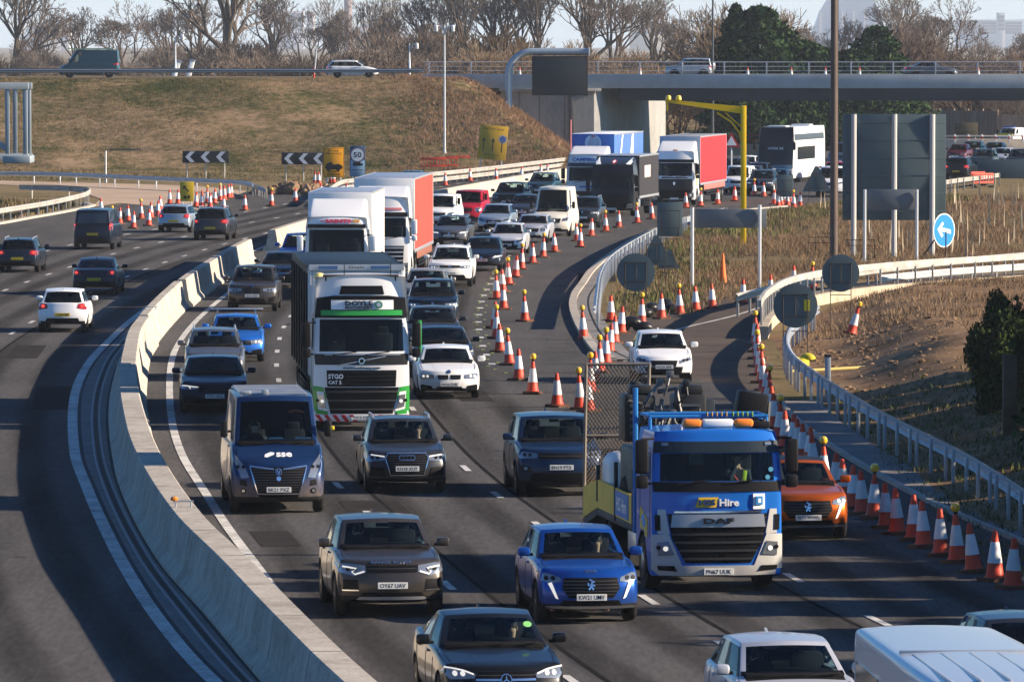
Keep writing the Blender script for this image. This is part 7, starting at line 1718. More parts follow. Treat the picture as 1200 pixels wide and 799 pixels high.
car('hatch', 480, 226, 'teal', 'dark teal car driving away just above the orange trailer roof', group='cars driving away on the far carriageway', lane=LEFT_A, away=True)
car('supermini', 778, 449, 'white', 'white hatchback coming down the slip road behind the hire lorry', yaw=2)
# far queue by the coach
fq = 'cars in the far queue by the bridge'
car('van_small', 862, 227, 'white', 'white pick up like van beside the yellow gantry post', 'van', 'vans', name='van'); car('mid_suv', 889, 229, 'dgrey', 'dark car in front of the white coach nose', group=fq); car('hatch', 906, 224, 'navy', 'navy car tucked against the white coach nose', group=fq); car('hatch', 884, 215, 'steel', 'steel blue car right of the yellow gantry post', group=fq); car('supermini', 876, 220, 'dgrey', 'dark grey small car beside the yellow gantry post', group=fq)
car('hatch', 974, 214, 'red', 'red car half hidden by the tall brown pole', group=fq); car('van_mid', 972, 231, 'white', 'white van low behind the tall brown pole', 'van', 'vans', name='van', lane=LINE3)
car('van_mid', 982, 196, 'steel', 'steel blue van behind the coach and tall brown pole', 'van', 'vans', name='van')
car('supermini', 1119, 190, 'maroon', 'maroon car partly behind the big sign back', group=fq); car('mid_suv', 1148, 200, 'green', 'dark green people carrier right of the big sign back', group=fq); car('supermini', 1171, 195, 'ice', 'silver small car furthest right in the far queue', group=fq)
car('mid_suv', 1120, 211, 'black', 'black car with yellow plate going away right of the big sign back', group=fq, away=True, yaw=-14)
car('hatch', 858, 209, 'dgrey', 'dark car glimpsed behind the red curtain trailer', group=fq)
pv = car('van_small', 1176, 172, 'white', 'white police van with yellow chevrons beyond the far barrier', 'police van', 'vans', name='police_van', yaw=-22); m = MB(); m.box((0, .35, 1.10), (1.5, .05, .35), 0, bev=.02); m.build('chevron_band', mat('chevron_yellow', (.62, .62, .05), .5), pv); m = MB(); m.box((0, 1.7, 1.9), (1.2, .25, .12), 0, bev=.04); m.build('light_bar', mat('bar_blue', (.03, .08, .4), .3), pv)
for kd, px, py, cl, lab in (('mid_suv', 1134, 189, 'dgrey', 'dark grey car behind the maroon car in the far queue'), ('hatch', 1160, 187, 'steel', 'steel blue car between the dark people carrier and the silver small car'), ('hatch', 940, 205, 'navy', 'navy car seen past the coach flank left of the brown pole'), ('big_suv', 1190, 201, 'black', 'black off roader at the right edge of the far queue'), ('supermini', 871, 206, 'white', 'white small car behind the yellow gantry post'), ('mid_suv', 895, 206, 'maroon', 'maroon crossover left of the coach front')): car(kd, px, py, cl, lab, group=fq)
# ---------------- far carriageway, driving away
fg = 'cars driving away on the far carriageway'
car('supermini', 73, 390, 'white', 'white hatchback driving away nearest on the far carriageway', group=fg, lane=LEFT_A, away=True); car('saloon', 110, 346, 'dnavy', 'dark navy saloon driving away ahead of the white hatchback', group=fg, lane=LEFT_A, away=True); car('estate', 20, 320, 'dnavy', 'dark hatchback driving away at the left edge', group=fg, lane=LEFT_B, away=True)
car('van_mid', 108, 293, 'dnavy', 'dark navy van driving away with twin rear windows', 'van', 'vans', lane=LEFT_C, away=True, name='van'); car('hatch', 203, 273, 'pale', 'pale blue hatchback driving away between the cones and the dark crossover', group=fg, lane=LEFT_C, away=True); car('mid_suv', 246, 282, 'dgrey', 'dark grey crossover driving away beside the pale blue hatchback', group=fg, lane=LEFT_B, away=True)
# ---------------- vehicles on the bridge
def bridge_car(kind, px, Y, z, col, label, right, cat='car', name='car', sc=1.0):
    t = model(kind); th = R(90) if right else R(-90); f = Vector((math.sin(th), -math.cos(th), 0)); c = Vector((X(px, Y), Y, z)); o = c + f * (t.L / 2) 
    return inst(t, name, label, cat, o, th, 'vehicles on the road bridge', {'paint_placeholder': C_[col]}, sc)
dv = bridge_car('van_sprinter', 108, 556, 6.99, 'teal', 'dark high roofed van with laden roof rack on the bridge road', False, 'van', 'van', .94)
m = MB()
for q in range(8): m.box((-.6 + .17 * (q % 8), 2.9, 2.62), (.12, 4.2, .09), q % 2)
m.build('roof_load', [M_WHITE, mat('load_green', (.2, .35, .25), .6)], dv)
bridge_car('estate', 413, 551, 6.99, 'white', 'white estate car on the bridge road left of the grass spur', True); sr = bridge_car('off_roader', 807, 549.5, 6.965, 'silver', 'silver off roader with a white spare wheel cover on the bridge', False); m = MB(); m.lathe([(.32, 0), (.34, .05), (.3, .2), (.02, .22)], 18, 0, Matrix.Translation((0, 4.05, 1.0)) @ Matrix.Rotation(-math.pi / 2, 4, 'X')); m.build('spare_wheel_cover', M_WHITE, sr)
bridge_car('saloon', 1090, 549.5, 6.965, 'grey', 'grey saloon crossing the right end of the bridge', True)

# ---------------- lorries
def put_lorry(t, px, py, label, name='lorry', cat='lorry', group='lorries in the queue', yaw=None):
    p = G(px, py); th = math.atan(-MED.slope(p.y)) - R(3) * sstep((p.y - 190) / 110) if yaw is None else R(yaw)
    return inst(t, name, label, cat, (p.x, p.y, .006), th, group)
hss = put_lorry(hss_truck(), 842, 695, 'blue and silver hire lorry with orange beacon bar and raised mesh ramp', yaw=7.6)
seat_person(hss, .52, 1.05, 1.68, 'chin', CLO['dark'], 'person in a yellow hi vis vest with hand at chin in the hire lorry', vest=True); seat_person(hss, -.6, 1.4, 1.42, 'drive', CLO['dark'], 'driver of the blue hire lorry dim behind the wheel')
pl = plant_load()
for i, (lx, ly, lab) in enumerate([(-.45, 4.0, 'black engine driven machine with filters and springs on the hire lorry bed'), (.62, 4.1, 'dark machine with grey screen and black seat on the hire lorry bed')]):
    a = hss.rotation_euler.z; p = hss.location; inst(pl[i], 'plant_machine', lab, 'machine', scale=1.42, loc= (p.x + math.cos(a) * lx - math.sin(a) * ly, p.y + math.sin(a) * lx + math.cos(a) * ly, 1.08), rotz=a, group='machines loaded on the hire lorry')
a = hss.rotation_euler.z; p = hss.location
t = thing('storage_tank', 'pale rounded tank standing behind the hire lorry cab by the ramp', 'tank', (p.x + math.cos(a) * -.75 - math.sin(a) * 6.3, p.y + math.sin(a) * -.75 + math.cos(a) * 6.3, 1.08), a); m = MB(); m.box((0, 0, .55), (.8, 1.3, 1.1), 0, bev=.25, seg=4); m.build('tank_body', mat('tank_white', (.55, .56, .56), .4), t); m = MB(); m.lathe([(.12, 0), (.12, .1), (.02, .12)], 12, 0, Matrix.Translation((0, 0, 1.1))); m.build('tank_lid', M_BLACK, t)
dl = put_lorry(lorry('doyle'), 424, 505, 'green and white heavy haulage lorry with red striped bumper'); seat_person(dl, -.62, 1.5, 1.5, 'drive', CLO['dark'], 'driver of the green and white haulage lorry')
put_lorry(lorry('saints'), 394, 352, 'white box truck with red SAINTS name board'); put_lorry(lorry('red_trailer'), 445, 332, 'white lorry pulling a faded orange red curtain trailer'); put_lorry(lorry('campbell'), 687, 248, 'white and blue lorry with striped blue curtain trailer'); put_lorry(lorry('black'), 717, 254, 'black lorry with red and white roof emblem'); put_lorry(lorry('red_curtain'), 790, 241, 'white lorry pulling a bright red curtain trailer')
inst(make_coach(), 'coach', 'white double deck coach with dark glass front near the bridge', 'coach', tuple(G(908, 214)), R(-13.5), None)

# ================================================================== CONES
M_CRED = worn('cone_red', (.62, .05, .018), (.30, .05, .025)); M_CWH = worn('cone_sleeve', (.68, .68, .68), (.34, .31, .28), .4); M_CBASE = mat('cone_base', (.10, .045, .025), .8, var=.4, scale=5)
def cone_meshes(h):
    m = MB(); m.prism([(x * .5 * .54, y * .5 * .54) for x, y in ((-.75, -1), (.75, -1), (1, -.75), (1, .75), (.75, 1), (-.75, 1), (-1, .75), (-1, -.75))], .0, .07, axis='z'); base = m.mesh('base', [M_CBASE])
    def rad(z): return ilerp([(.06, .20), (.12, .165), (h, .045)], z)
    m = MB(); zs = [.06, .12, h * .36]; m.lathe([(rad(z), z) for z in zs], 18); m.lathe([(rad(z), z) for z in (h * .35, h * .78)], 18); m.lathe([(rad(h * .78), h * .78), (rad(h), h - .01), (.03, h)], 18); body = m.mesh('cone_body', [M_CRED])
    m = MB(); m.lathe([(rad(h * .36) + .006, h * .36), (rad(h * .56) + .006, h * .56), (rad(h * .78) + .006, h * .78)], 18); sl = m.mesh('sleeve', [M_CWH]); return base, body, sl
CONE = cone_meshes(.93)
m = MB(); m.lathe([(.035, 0), (.035, .05), (.05, .055), (.05, .07)], 10, 1); m.lathe([(.055, .07), (.085, .10), (.095, .15), (.085, .20), (.055, .235), (.01, .245)], 14, 0); LAMP = m.mesh('warning_lamp', [mat('cone_lamp_amber', (.78, .42, .02), .3, coat=1.0), M_BLACK])
ORD = ords + ['twenty first', 'twenty second', 'twenty third', 'twenty fourth', 'twenty fifth', 'twenty sixth', 'twenty seventh', 'twenty eighth', 'twenty ninth', 'thirtieth', 'thirty first', 'thirty second', 'thirty third', 'thirty fourth']
rc = random.Random(3)
def cone_row(pts, where, group, z=0.01):
    for i, q in enumerate(pts):
        px, py = q[0], q[1]; lamp = len(q) > 2 and q[2] == 'L'
        p = G(px, py); t = thing('traffic_cone', f"{'lamp topped' if lamp else 'striped'} cone, {ORD[i]} {where}", 'traffic cone', (p.x, p.y + .05, z), rc.uniform(0, 6.28), group)
        t.rotation_euler = (rc.gauss(0, .035), rc.gauss(0, .035), rc.uniform(0, 6.28))
        link_mesh('base', CONE[0], t); c = link_mesh('cone_body', CONE[1], t); link_mesh('sleeve', CONE[2], c)
        if lamp: link_mesh('warning_lamp', LAMP, t, (0, 0, .915))
L_ = 'L'
cone_row([(1187, 690), (1166, 681), (1142, 671), (1122, 660, L_), (1103, 652), (1083, 642), (1071, 634), (1052, 626), (1039, 619), (1024, 608, L_), (1011, 603), (1000, 596), (989, 588), (978, 580), (966, 572, L_), (954, 556), (949, 546), (941, 542), (937, 536), (929, 530), (920, 526), (913, 516, L_), (907, 503), (905, 494), (903, 486), (900, 477, L_), (898, 467), (896, 458), (893, 449, L_), (891, 440), (889, 430, L_), (888, 421), (887, 413), (886, 405, L_)],
         'from the camera end of the line below the guard rail', 'cones along the right hand edge below the guard rail')
cone_row([(652.7, 477), (680, 480, L_), (624, 462, L_), (608, 446), (597, 428, L_), (586, 413), (582, 397, L_), (580, 385), (615, 377, L_), (590, 363), (582, 351, L_), (589, 343), (596, 334, L_), (604, 325), (611, 316, L_), (624, 309), (636, 302, L_), (650, 296), (680, 290, L_), (676, 283), (692.7, 277), (710, 272, L_), (725, 267), (747, 262, L_), (764, 257), (804, 244), (821, 242.5, L_), (841, 240), (861, 236), (884, 230, L_), (895, 231), (906, 229)],
         'from the camera end of the line closing the outer lane', 'cones closing the outer lane')
cone_row([(690, 483), (691.7, 460, L_), (697, 449), (703, 437, L_), (710, 427, L_), (714, 413), (720, 403), (684, 398, L_), (727.7, 391), (716, 377), (752, 381, L_), (775, 374), (797, 369, L_), (815.7, 365), (835, 362), (870.7, 356), (903, 350), (930, 338), (953, 340, L_)], 'along the nose from the ramp to the slip road rails', 'cones around the slip road nose')
cone_row([(119, 251), (132, 266, L_), (140, 263), (150, 260), (156, 268), (165.5, 257, L_), (174, 265), (177, 256), (185, 254), (188, 248), (199, 240), (208.5, 240), (229.5, 243), (236, 241), (243, 239, L_), (251, 239), (258, 236, L_), (263, 235), (268, 233), (270.5, 232), (262, 248), (246, 244), (237, 244), (287, 247), (318, 242, L_), (346, 238), (376, 232), (406.7, 231)], 'from the left in the group by the dusty link road', 'cones by the dusty link road')
cone_row([(369, 217), (374, 217), (388, 215), (391, 215)], 'from the left behind the rail end below the orange sign', 'cones behind the rail end')
cone_row([(521.7, 218), (551, 213), (581.7, 212), (611, 210), (634, 207.5), (641, 207)], 'from the left along the long white rail', 'cones along the long white rail')
cone_row([(912, 243), (915.6, 241.5, L_), (919, 240), (923, 242, L_), (930.5, 245, L_), (907, 240), (925, 238), (938, 243)], 'of the bunch standing under the coach', 'cones bunched under the coach')
for i, (px, lab) in enumerate([(876, 'small cone on the bridge right of the silver off roader'), (927, 'small cone on the bridge left of the brown pole'), (967, 'small cone on the bridge close to the brown pole'), (1007, 'small cone on the bridge right of the brown pole'), (1146, 'small cone on the bridge right of the grey saloon'), (750, 'small cone on the bridge left of the silver off roader'), (609, 'small cone on the bridge inside the gantry curve')]):
    t = thing('traffic_cone', lab, 'traffic cone', (X(px, 547.5), 547.5, 6.965), 0, 'cones on the bridge'); link_mesh('base', CONE[0], t); c = link_mesh('cone_body', CONE[1], t); link_mesh('sleeve', CONE[2], c); t.scale = (1, 1, 1)
# tall plain orange cone in the long grass
p = G(847, 333); t = thing('traffic_cone', 'plain orange marker cone alone in the long dry grass', 'traffic cone', (p.x, p.y, 0)); m = MB(); m.lathe([(.2, .04), (.17, .08), (.05, 1.25), (.02, 1.28)], 14); m.build('cone_body', mat('cone_orange', (.65, .15, .03), .55), t); m = MB(); m.box((0, 0, .03), (.45, .45, .06), 0, bev=.02); m.build('base', M_CBASE, t)
p = G(997, 378, .6); t = thing('traffic_cone', 'lamp topped cone leaning by the pale parapet behind the round sign backs', 'traffic cone', (p.x, p.y, .2), 0, 'cones around the slip road nose'); t.rotation_euler = (0, .28, 0); link_mesh('base', CONE[0], t); c = link_mesh('cone_body', CONE[1], t); link_mesh('sleeve', CONE[2], c); link_mesh('warning_lamp', LAMP, t, (0, 0, .915))
# ================================================================== GUARD RAILS
W_SEC = [(0, -.155), (.05, -.13), (.085, -.09), (.085, -.05), (.02, -.015), (.02, .015), (.085, .05), (.085, .09), (.05, .13), (0, .155), (-.012, .155), (.035, .125), (.07, .088), (.07, .052), (.006, .018), (.006, -.018), (.07, -.052), (.07, -.088), (.035, -.125), (-.012, -.155)]
def guard_rail(label, pts, gap=2.4, z=.60, h=1.0, mt=None, posts=True, flip=1, group='steel guard rails', double=False, zs=None, post_h=.72, base=0.0, rail_z=None):
    P = spline(pts, 1.2); c = sum(P, Vector()) / len(P); c.z = 0; t = thing('guard_rail', label, 'guard rail', c, 0, group); mt = mt or M_STEEL
    Q = [p - c for p in P]
    for k, zz in enumerate((z, z - .42) if double else (z,)):
        m = MB(); sweep(m, [q + Vector((0, 0, zz)) for q in Q], [(a * flip, b) for a, b in W_SEC]); m.build('rail_beam', mt, t, sharp=40)
    L = 0; nxt = .4; n = 0
    for i in range(1, len(Q)):
        L += (Q[i] - Q[i-1]).length
        if L >= nxt and n < 95:
            nxt += gap; n += 1; sd = side_dir(Q, i); ang = math.atan2(sd.y, sd.x); m = MB()
            RM = Matrix.Translation(Q[i] - sd * flip * .07) @ Matrix.Rotation(ang, 4, 'Z'); m.box((0, 0, (z + .12) / 2 - .1 + base / 2), (.085, .05, z + .32 - base), 0, bev=.008, M=RM); m.build('post', mt, t)
    return t
def GP(px, py, z): v = G(px, py, z); return (v.x, v.y)
def gline(L, z): return [GP(px, py, z) for px, py in L]
guard_rail('long curving steel guard rail above the cones at the right', [GP(x_, y_, .75) for x_, y_ in [(1270, 632), (1200, 580), (1130, 536), (1070, 506), (1020, 480), (980, 456), (950, 436), (930, 420), (922, 404), (926, 388), (944, 372), (958, 362)]], 2.2, .72, flip=1)
guard_rail('steel guard rail bending round the slip road nose', gline([(698, 362), (700, 345), (704, 322), (716, 303), (740, 286), (770, 270), (800, 258), (850, 246)], .72), 2.0, .70, flip=-1)
guard_rail('near white guard rail curving along the left verge', gline([(-60, 258), (0, 247), (50, 239), (88, 231), (103, 226), (100, 222), (60, 220), (22, 219)], .72), 3.2, .70, flip=1, mt=M_STEELW)
guard_rail('blue grey guard rail at the foot of the bank behind the link road', gline([(-40, 203), (60, 204), (150, 208), (220, 211), (280, 214), (296, 217)], .72), 3.4, .70, flip=1); guard_rail('sloping end length of the bank foot rail above the cone group', gline([(294, 216), (303, 219), (312, 222.5)], .62), 2.4, .55, flip=1, mt=M_STEELW)
guard_rail('long white guard rail running from the orange sign to the bridge', gline([(378, 229), (388, 221), (404, 213), (440, 210.5), (500, 205), (560, 199), (620, 192), (662, 187)], .72), 2.4, .72, flip=1, mt=M_STEELW, double=True)
guard_rail('upper guard rail of the slip road behind the round sign backs', gline([(862, 348), (905, 338), (950, 328), (1000, 320), (1060, 312), (1130, 305), (1260, 294)], .75), 2.4, .72, flip=1, mt=M_STEELW)
guard_rail('lower white double rail right of the round sign backs', gline([(1030, 327), (1080, 322), (1140, 317), (1260, 309)], .5), 2.4, .5, flip=1, mt=mat('rail_white', (.5, .49, .46), .6, var=.2, scale=1))
guard_rail('grey rail beyond the island by the red barriers', gline([(1105, 214), (1125, 211), (1150, 208), (1172, 205)], .7), 3.0, .7, flip=-1, mt=M_STEELW)
guard_rail('bridge approach guard rail along the top of the grass bank', [(-95, 545.2), (-60, 545.2), (-30, 545.4), (-7.6, 545.7)], 4.0, .62, flip=1, mt=mat('rail_blue_grey', (.16, .20, .24), .5, .4)).location.z = 6.99
guard_rail('far bridge approach guard rail behind the cars on the bank', [(-95, 559), (-60, 559), (-30, 559), (-7.6, 559)], 4.0, .62, flip=-1, mt=MATS['rail_blue_grey']).location.z = 6.99
# concrete parapet with railing on the near side of the slip road
pts = spline([GP(888, 397, 0), GP(896, 383, 0), GP(920, 367, 0), GP(960, 356, 0), GP(1010, 349, 0), GP(1070, 343, 0), GP(1140, 338, 0), GP(1270, 329, 0)], 1.5)
c = sum(pts, Vector()) / len(pts); t = thing('slip_parapet', 'pale concrete parapet with post and rail curving along the slip road', 'parapet', c); Q = [p - c for p in pts]
m = MB(); sweep(m, Q, [(0, 0), (0, .42), (.35, .42), (.35, 0)]); m.build('parapet_wall', mat('parapet_cream', (.40, .33, .24), .85, var=.25, scale=1.2), t)
m = MB(); sweep(m, [q + Vector((0, 0, 1.18)) for q in Q], [(0, -.12), (0, .12), (.12, .12), (.12, -.12)]); m.build('parapet_rail', M_STEELW, t)
L = 0; nx = .2; n = 0
for i in range(1, len(Q)):
    L += (Q[i] - Q[i-1]).length
    if L > nx and n < 60: nx += 1.7; n += 1; m = MB(); m.box((Q[i].x, Q[i].y, .75), (.08, .08, .72), 0, bev=.01, M=Matrix.Translation(side_dir(Q, i) * .1)); m.build('post', M_STEELW, t)
# concrete barrier with red white boards beyond the bridge
c = Vector((X(1150, 600), 600, 0)); t = thing('far_concrete_barrier', 'long pale concrete barrier with rail and red white boards below the timber fence', 'barrier', c)
m = MB(); m.box((0, 0, .55), (11, .5, 1.1), 0, bev=.08); m.build('barrier_body', mat('barrier_cream', (.50, .42, .33), .85, var=.15, scale=1), t); m = MB(); m.box((0, -.28, 1.36), (11, .06, .14), 0, bev=.02); m.box((0, -.28, 1.02), (11, .06, .14), 0, bev=.02); m.build('rail', mat('rail_cream', (.60, .50, .40), .6), t)
for i in range(9): m = MB(); m.box((-5 + i * 1.25, -.36, 1.15), (.16, .08, .75), 0, bev=.01); m.box((-5 + i * 1.25, -.405, 1.2), (.17, .01, .25), 1); m.build('marker_board', [M_WHITE, M_CRED], t)
c = Vector((X(850, 560), 560, 0)); t = thing('far_concrete_barrier', 'white concrete barrier behind the yellow gantry post by the coach', 'barrier', c); m = MB(); m.box((0, 0, .75), (9, .5, 1.0), 0, bev=.08); m.build('barrier_body', MATS['barrier_cream'], t); m = MB(); m.box((0, -.28, 2.0), (9, .05, .12), 0, bev=.01); m.box((0, -.28, 1.6), (9, .05, .12), 0, bev=.01); m.build('rail', mat('rail_red', (.35, .10, .08), .6), t)

# ================================================================== SIGNS AND POSTS
M_SBACK = mat('sign_back_grey', (.085, .12, .13), .55, .2, var=.12, scale=.7); M_SBACK2 = mat('sign_back_pale', (.14, .155, .165), .5, .3, var=.1, scale=1); M_ALU = mat('aluminium_post', (.55, .56, .57), .4, .5); M_YSIGN = mat('sign_yellow', (.80, .34, .012), .5); M_YPALE = mat('sign_mustard', (.50, .30, .025), .55); M_FRAME = mat('sign_frame_dark', (.03, .026, .024), .6)
def at(px, py): v = G(px, py); return v, F_PX / v.y      # ground point and pixels per metre
def sign_panel(name, label, cat, px0, px1, top, bot, base, m_, posts, rails=0, group=None, th=.05, post_r=.06, post_m=None, back=False, yaw=0):
    v, s = at((px0 + px1) / 2, base); t = thing(name, label, cat, v, yaw, group); cx = (px0 + px1) / 2
    z0, z1 = (base - bot) / s, (base - top) / s; wd = (px1 - px0) / s; fr = -.0 if back else -.08
    m = MB(); m.box((0, 0, (z0 + z1) / 2), (wd, th, z1 - z0), 0, bev=.012)
    m.build('panel', m_, t)
    if rails:
        m = MB()
        for i in range(rails): m.box((0, -.045, z0 + (z1 - z0) * (i + .5) / rails), (wd * .99, .035, .07), 0, bev=.006)
        m.build('stiffener', M_SBACK, t)
    for p in posts:
        m = MB(); y = -.16 if back else .1; x = (p[0] - cx) / s; zt = (base - p[1]) / s if len(p) > 1 else z1
        m.tube([(x, y, -.1), (x, y, zt)], post_r, 10); m.build('post', post_m or M_ALU, t)
    return t, s, v
# big sign seen from behind
sign_panel('road_sign', 'huge grey sign back on three pale posts in the dry grass', 'road sign', 987, 1108, 134, 258, 300, M_SBACK, [(1000, 134), (1047.5, 134), (1092, 134)], 6, back=True, post_r=.13, post_m=mat('post_cream', (.44, .43, .41), .5))
sign_panel('road_sign', 'long narrow grey sign back in front of the huge sign back', 'road sign', 1012, 1075, 222, 246, 306, M_SBACK2, [(1013, 222), (1074, 222)], back=True, post_r=.07)
sign_panel('road_sign', 'long narrow grey sign back on two white posts left of the brown pole', 'road sign', 813, 898, 245, 267, 337, M_SBACK2, [(811, 243), (890, 240)], back=True, post_r=.07)
for px, top, base, lab in ((811, 318, 336, 'left'), (890, 318, 330, 'right')): pass
def frame_sign(label, px, cy, r, base, shape='round', mark=None):
    v, s = at(px, base); t = thing('road_sign', label, 'road sign', v, 0, 'temporary signs on frames seen from behind'); zc = (base - cy) / s; rr = r / s
    m = MB(); M = Matrix.Translation((0, 0, zc)) @ Matrix.Rotation(math.pi / 2, 4, 'X')
    if shape == 'round': m.lathe([(rr, -.012), (rr, .012), (rr - .02, .014)], 36, 0, M)
    elif shape == 'tri': m.prism([(-rr, zc - rr * .75), (rr, zc - rr * .75), (rr * .12, zc + rr), (-rr * .12, zc + rr)], -.012, .012, axis='y')
    else: m.box((0, 0, zc), (rr * 1.5, .03, rr * 2), 0, bev=.01)
    m.build('panel', M_SBACK, t)
    for sg in (-1, 1): m = MB(); m.tube([(sg * rr * .55, -.05, 0), (sg * rr * .55, -.04, zc + rr * .55)], .018, 6); m.tube([(sg * rr * .55, -.05, .05), (sg * rr * .55, .55, .02)], .016, 6); m.build('leg', M_FRAME, t)
    m = MB()
    for z in (zc - rr * .5, zc + rr * .5): m.tube([(-rr * .58, -.05, z), (rr * .58, -.05, z)], .016, 6)
    m.tube([(0, -.05, zc - rr * .5), (0, -.05, zc + rr * .5)], .014, 6); m.tube([(-rr * .55, -.05, zc - rr * 1.15), (rr * .55, -.05, zc - rr * 1.15)], .016, 6); m.build('cross_bar', M_FRAME, t)
    if mark: m = MB(); m.box((rr * .52, -.035, zc + rr * .02), (rr * .26, .01, rr * .5)); m.build('sticker', mat('sticker_yellow', (.62, .52, .02), .5), t)
    return t
frame_sign('round grey sign back on a dark frame at the slip road nose', 745, 319, 22.5, 376); frame_sign('round grey sign back in front of the foot of the brown pole', 985, 320, 22, 388); frame_sign('round dark sign back with a yellow sticker above the guard rail', 932, 358, 26, 418, mark=True)
frame_sign('triangular dark sign back behind the round one at the nose', 769, 296, 20, 345, 'tri'); frame_sign('square dark sign back on a frame by the white lorry with red trailer', 785, 257, 20, 292, 'rect'); frame_sign('dark upright sign back in front of the coach nose', 920, 218, 13, 243, 'rect'); frame_sign('triangular green grey sign back with orange lamp under the coach', 957, 212, 17, 243, 'tri'); frame_sign('pale grey angled triangular sign back beside the dark triangle', 784, 305, 13, 335, 'tri')
# blue arrow sign, leaning
v, s = at(1106, 303); t = thing('arrow_sign', 'round blue sign with white left arrow leaning in the grass', 'road sign', v); r_ = 17 / s; zc = 33 / s; m = MB(); M = Matrix.Translation((0, 0, zc)) @ Matrix.Rotation(R(38), 4, 'Z') @ Matrix.Rotation(math.pi / 2, 4, 'X') @ Matrix.Diagonal((1.0, 1.18, 1, 1))
m.lathe([(r_, -.015), (r_, .015), (r_ * .93, .018)], 36, 0, M); m.build('rim', M_WHITE, t); m = MB(); m.lathe([(r_ * .93, .01), (r_ * .93, .022)], 36, 0, M); m.build('panel', mat('sign_blue', (.01, .22, .62), .4), t)
k = r_ * .6; m = MB(); m.prism([(-k * 1.05, .12 * k), (-.25 * k, .85 * k), (-.05 * k, .62 * k), (-.42 * k, .30 * k), (k, .05 * k), (k, -.35 * k), (-.45 * k, -.08 * k), (-.12 * k, -.5 * k), (-.42 * k, -.68 * k)], .02, .028, axis='z', M=M); m.build('arrow', M_WHITE, t); m = MB(); m.tube([(-.25, .1, zc - r_ * .3), (-1.1, .15, -.1)], .04, 8); m.tube([(.1, .05, zc), (.1, .05, -.1)], .03, 8); m.build('post', M_FRAME, t)
# tall brown pole and lamp columns
v, s = at(977, 302); t = thing('timber_pole', 'very tall brown pole crossing the bridge at the right', 'pole', v); m = MB(); m.tube([(0, 0, -.1), (0, 0, 15.5)], [.19, .15], 14); m.build('pole_shaft', mat('pole_brown', (.115, .085, .07), .8, var=.2, scale=.8), t); m = MB(); m.box((.17, -.02, 6.5), (.05, .06, 12.5)); m.build('cable_cover', mat('cover_pale', (.28, .24, .20), .7), t); m = MB(); m.tube([(-.6, 0, 14.9), (.6, 0, 14.9)], .05, 8); m.build('cross_arm', M_STEEL, t)
def lamp_post(label, px, base, top, twin=True, m_=None, Y=None, r=.10, z0=0.0):
    if Y is None: v, s = at(px, base)
    else: v = Vector((X(px, Y), Y, z0)); s = F_PX / Y
    H = CAM_H - (top - HORIZ) / s - z0; t = thing('lamp_post', label, 'lamp post', v, 0, 'lamp posts'); mm = m_ or M_ALU
    m = MB(); m.tube([(0, 0, -.1), (0, 0, 1.4), (0, 0, 1.45), (0, 0, H)], [r * 1.3, r * 1.3, r, r * .6], 10); m.build('column', mm, t)
    for sg in ((-1, 1) if twin else (1,)):
        m = MB(); m.tube([(0, 0, H - .5), (sg * .3, 0, H - .1), (sg * .62, 0, H)], .045, 8); a = m.build('arm', mm, t); m = MB(); m.box((sg * .66, 0, H - .25), (.26, .5, .55), 0, bev=.08); m.build('lamp_head', M_WHITE, a)
    return t
lamp_post('white lamp post with two heads in front of the grass spur', 521, 197, 30); lamp_post('short white lamp post behind the bridge left of the twin lamp', 480, 0, 51, False, Y=575, z0=6.9, r=.07); lamp_post('slim white lamp post behind the dark van', 206, 0, 41, False, Y=600, z0=5, r=.08); lamp_post('dark lamp column rising behind the silver off roader', 835, 0, -6, True, m_=mat('column_dark', (.06, .07, .08), .6), Y=575, z0=0, r=.13); lamp_post('small white lamp post near the dark lamp column', 881, 0, 53, True, Y=600, z0=0, r=.06); lamp_post('thin pale lamp column behind the yellow gantry post', 881, 0, 60, False, Y=625, z0=0, r=.08)
for i, (px, lean, lab) in enumerate([(193, .32, 'left of two pale leaning posts beyond the bridge road'), (212, .26, 'right of two pale leaning posts beyond the bridge road')]):
    Y = 620; t = thing('leaning_post', lab, 'post', (X(px, Y), Y, 4)); t.rotation_euler = (0, lean, 0); m = MB(); m.box((0, 0, 2.2), (.5, .3, 4.4), 0, bev=.04); m.build('shaft', M_WHITE, t); m = MB(); m.box((0, 0, 4.45), (.6, .4, .12), 0, bev=.03); m.build('cap', M_STEEL, t)
for px, top, lab in [(124, 177, 'thin grey marker pole at the foot of the bank by the link road'), (368, 60, 'slim pole with orange base on the bridge approach')]:
    v, s = at(px, 214) if px == 124 else (Vector((X(px, 546.5), 546.5, 6.99)), F_PX / 546.5); H = (214 - 177) / s if px == 124 else 2.6; t = thing('marker_pole', lab, 'pole', v); m = MB(); m.tube([(0, 0, 0), (0 if px == 124 else .25, 0, H)], .06, 8); m.build('shaft', M_ALU, t); m = MB(); m.tube([(0, 0, 0), (0, 0, .9 if px != 124 else .3)], .09, 8); m.build('sleeve', M_CRED if px != 124 else M_STEEL, t)
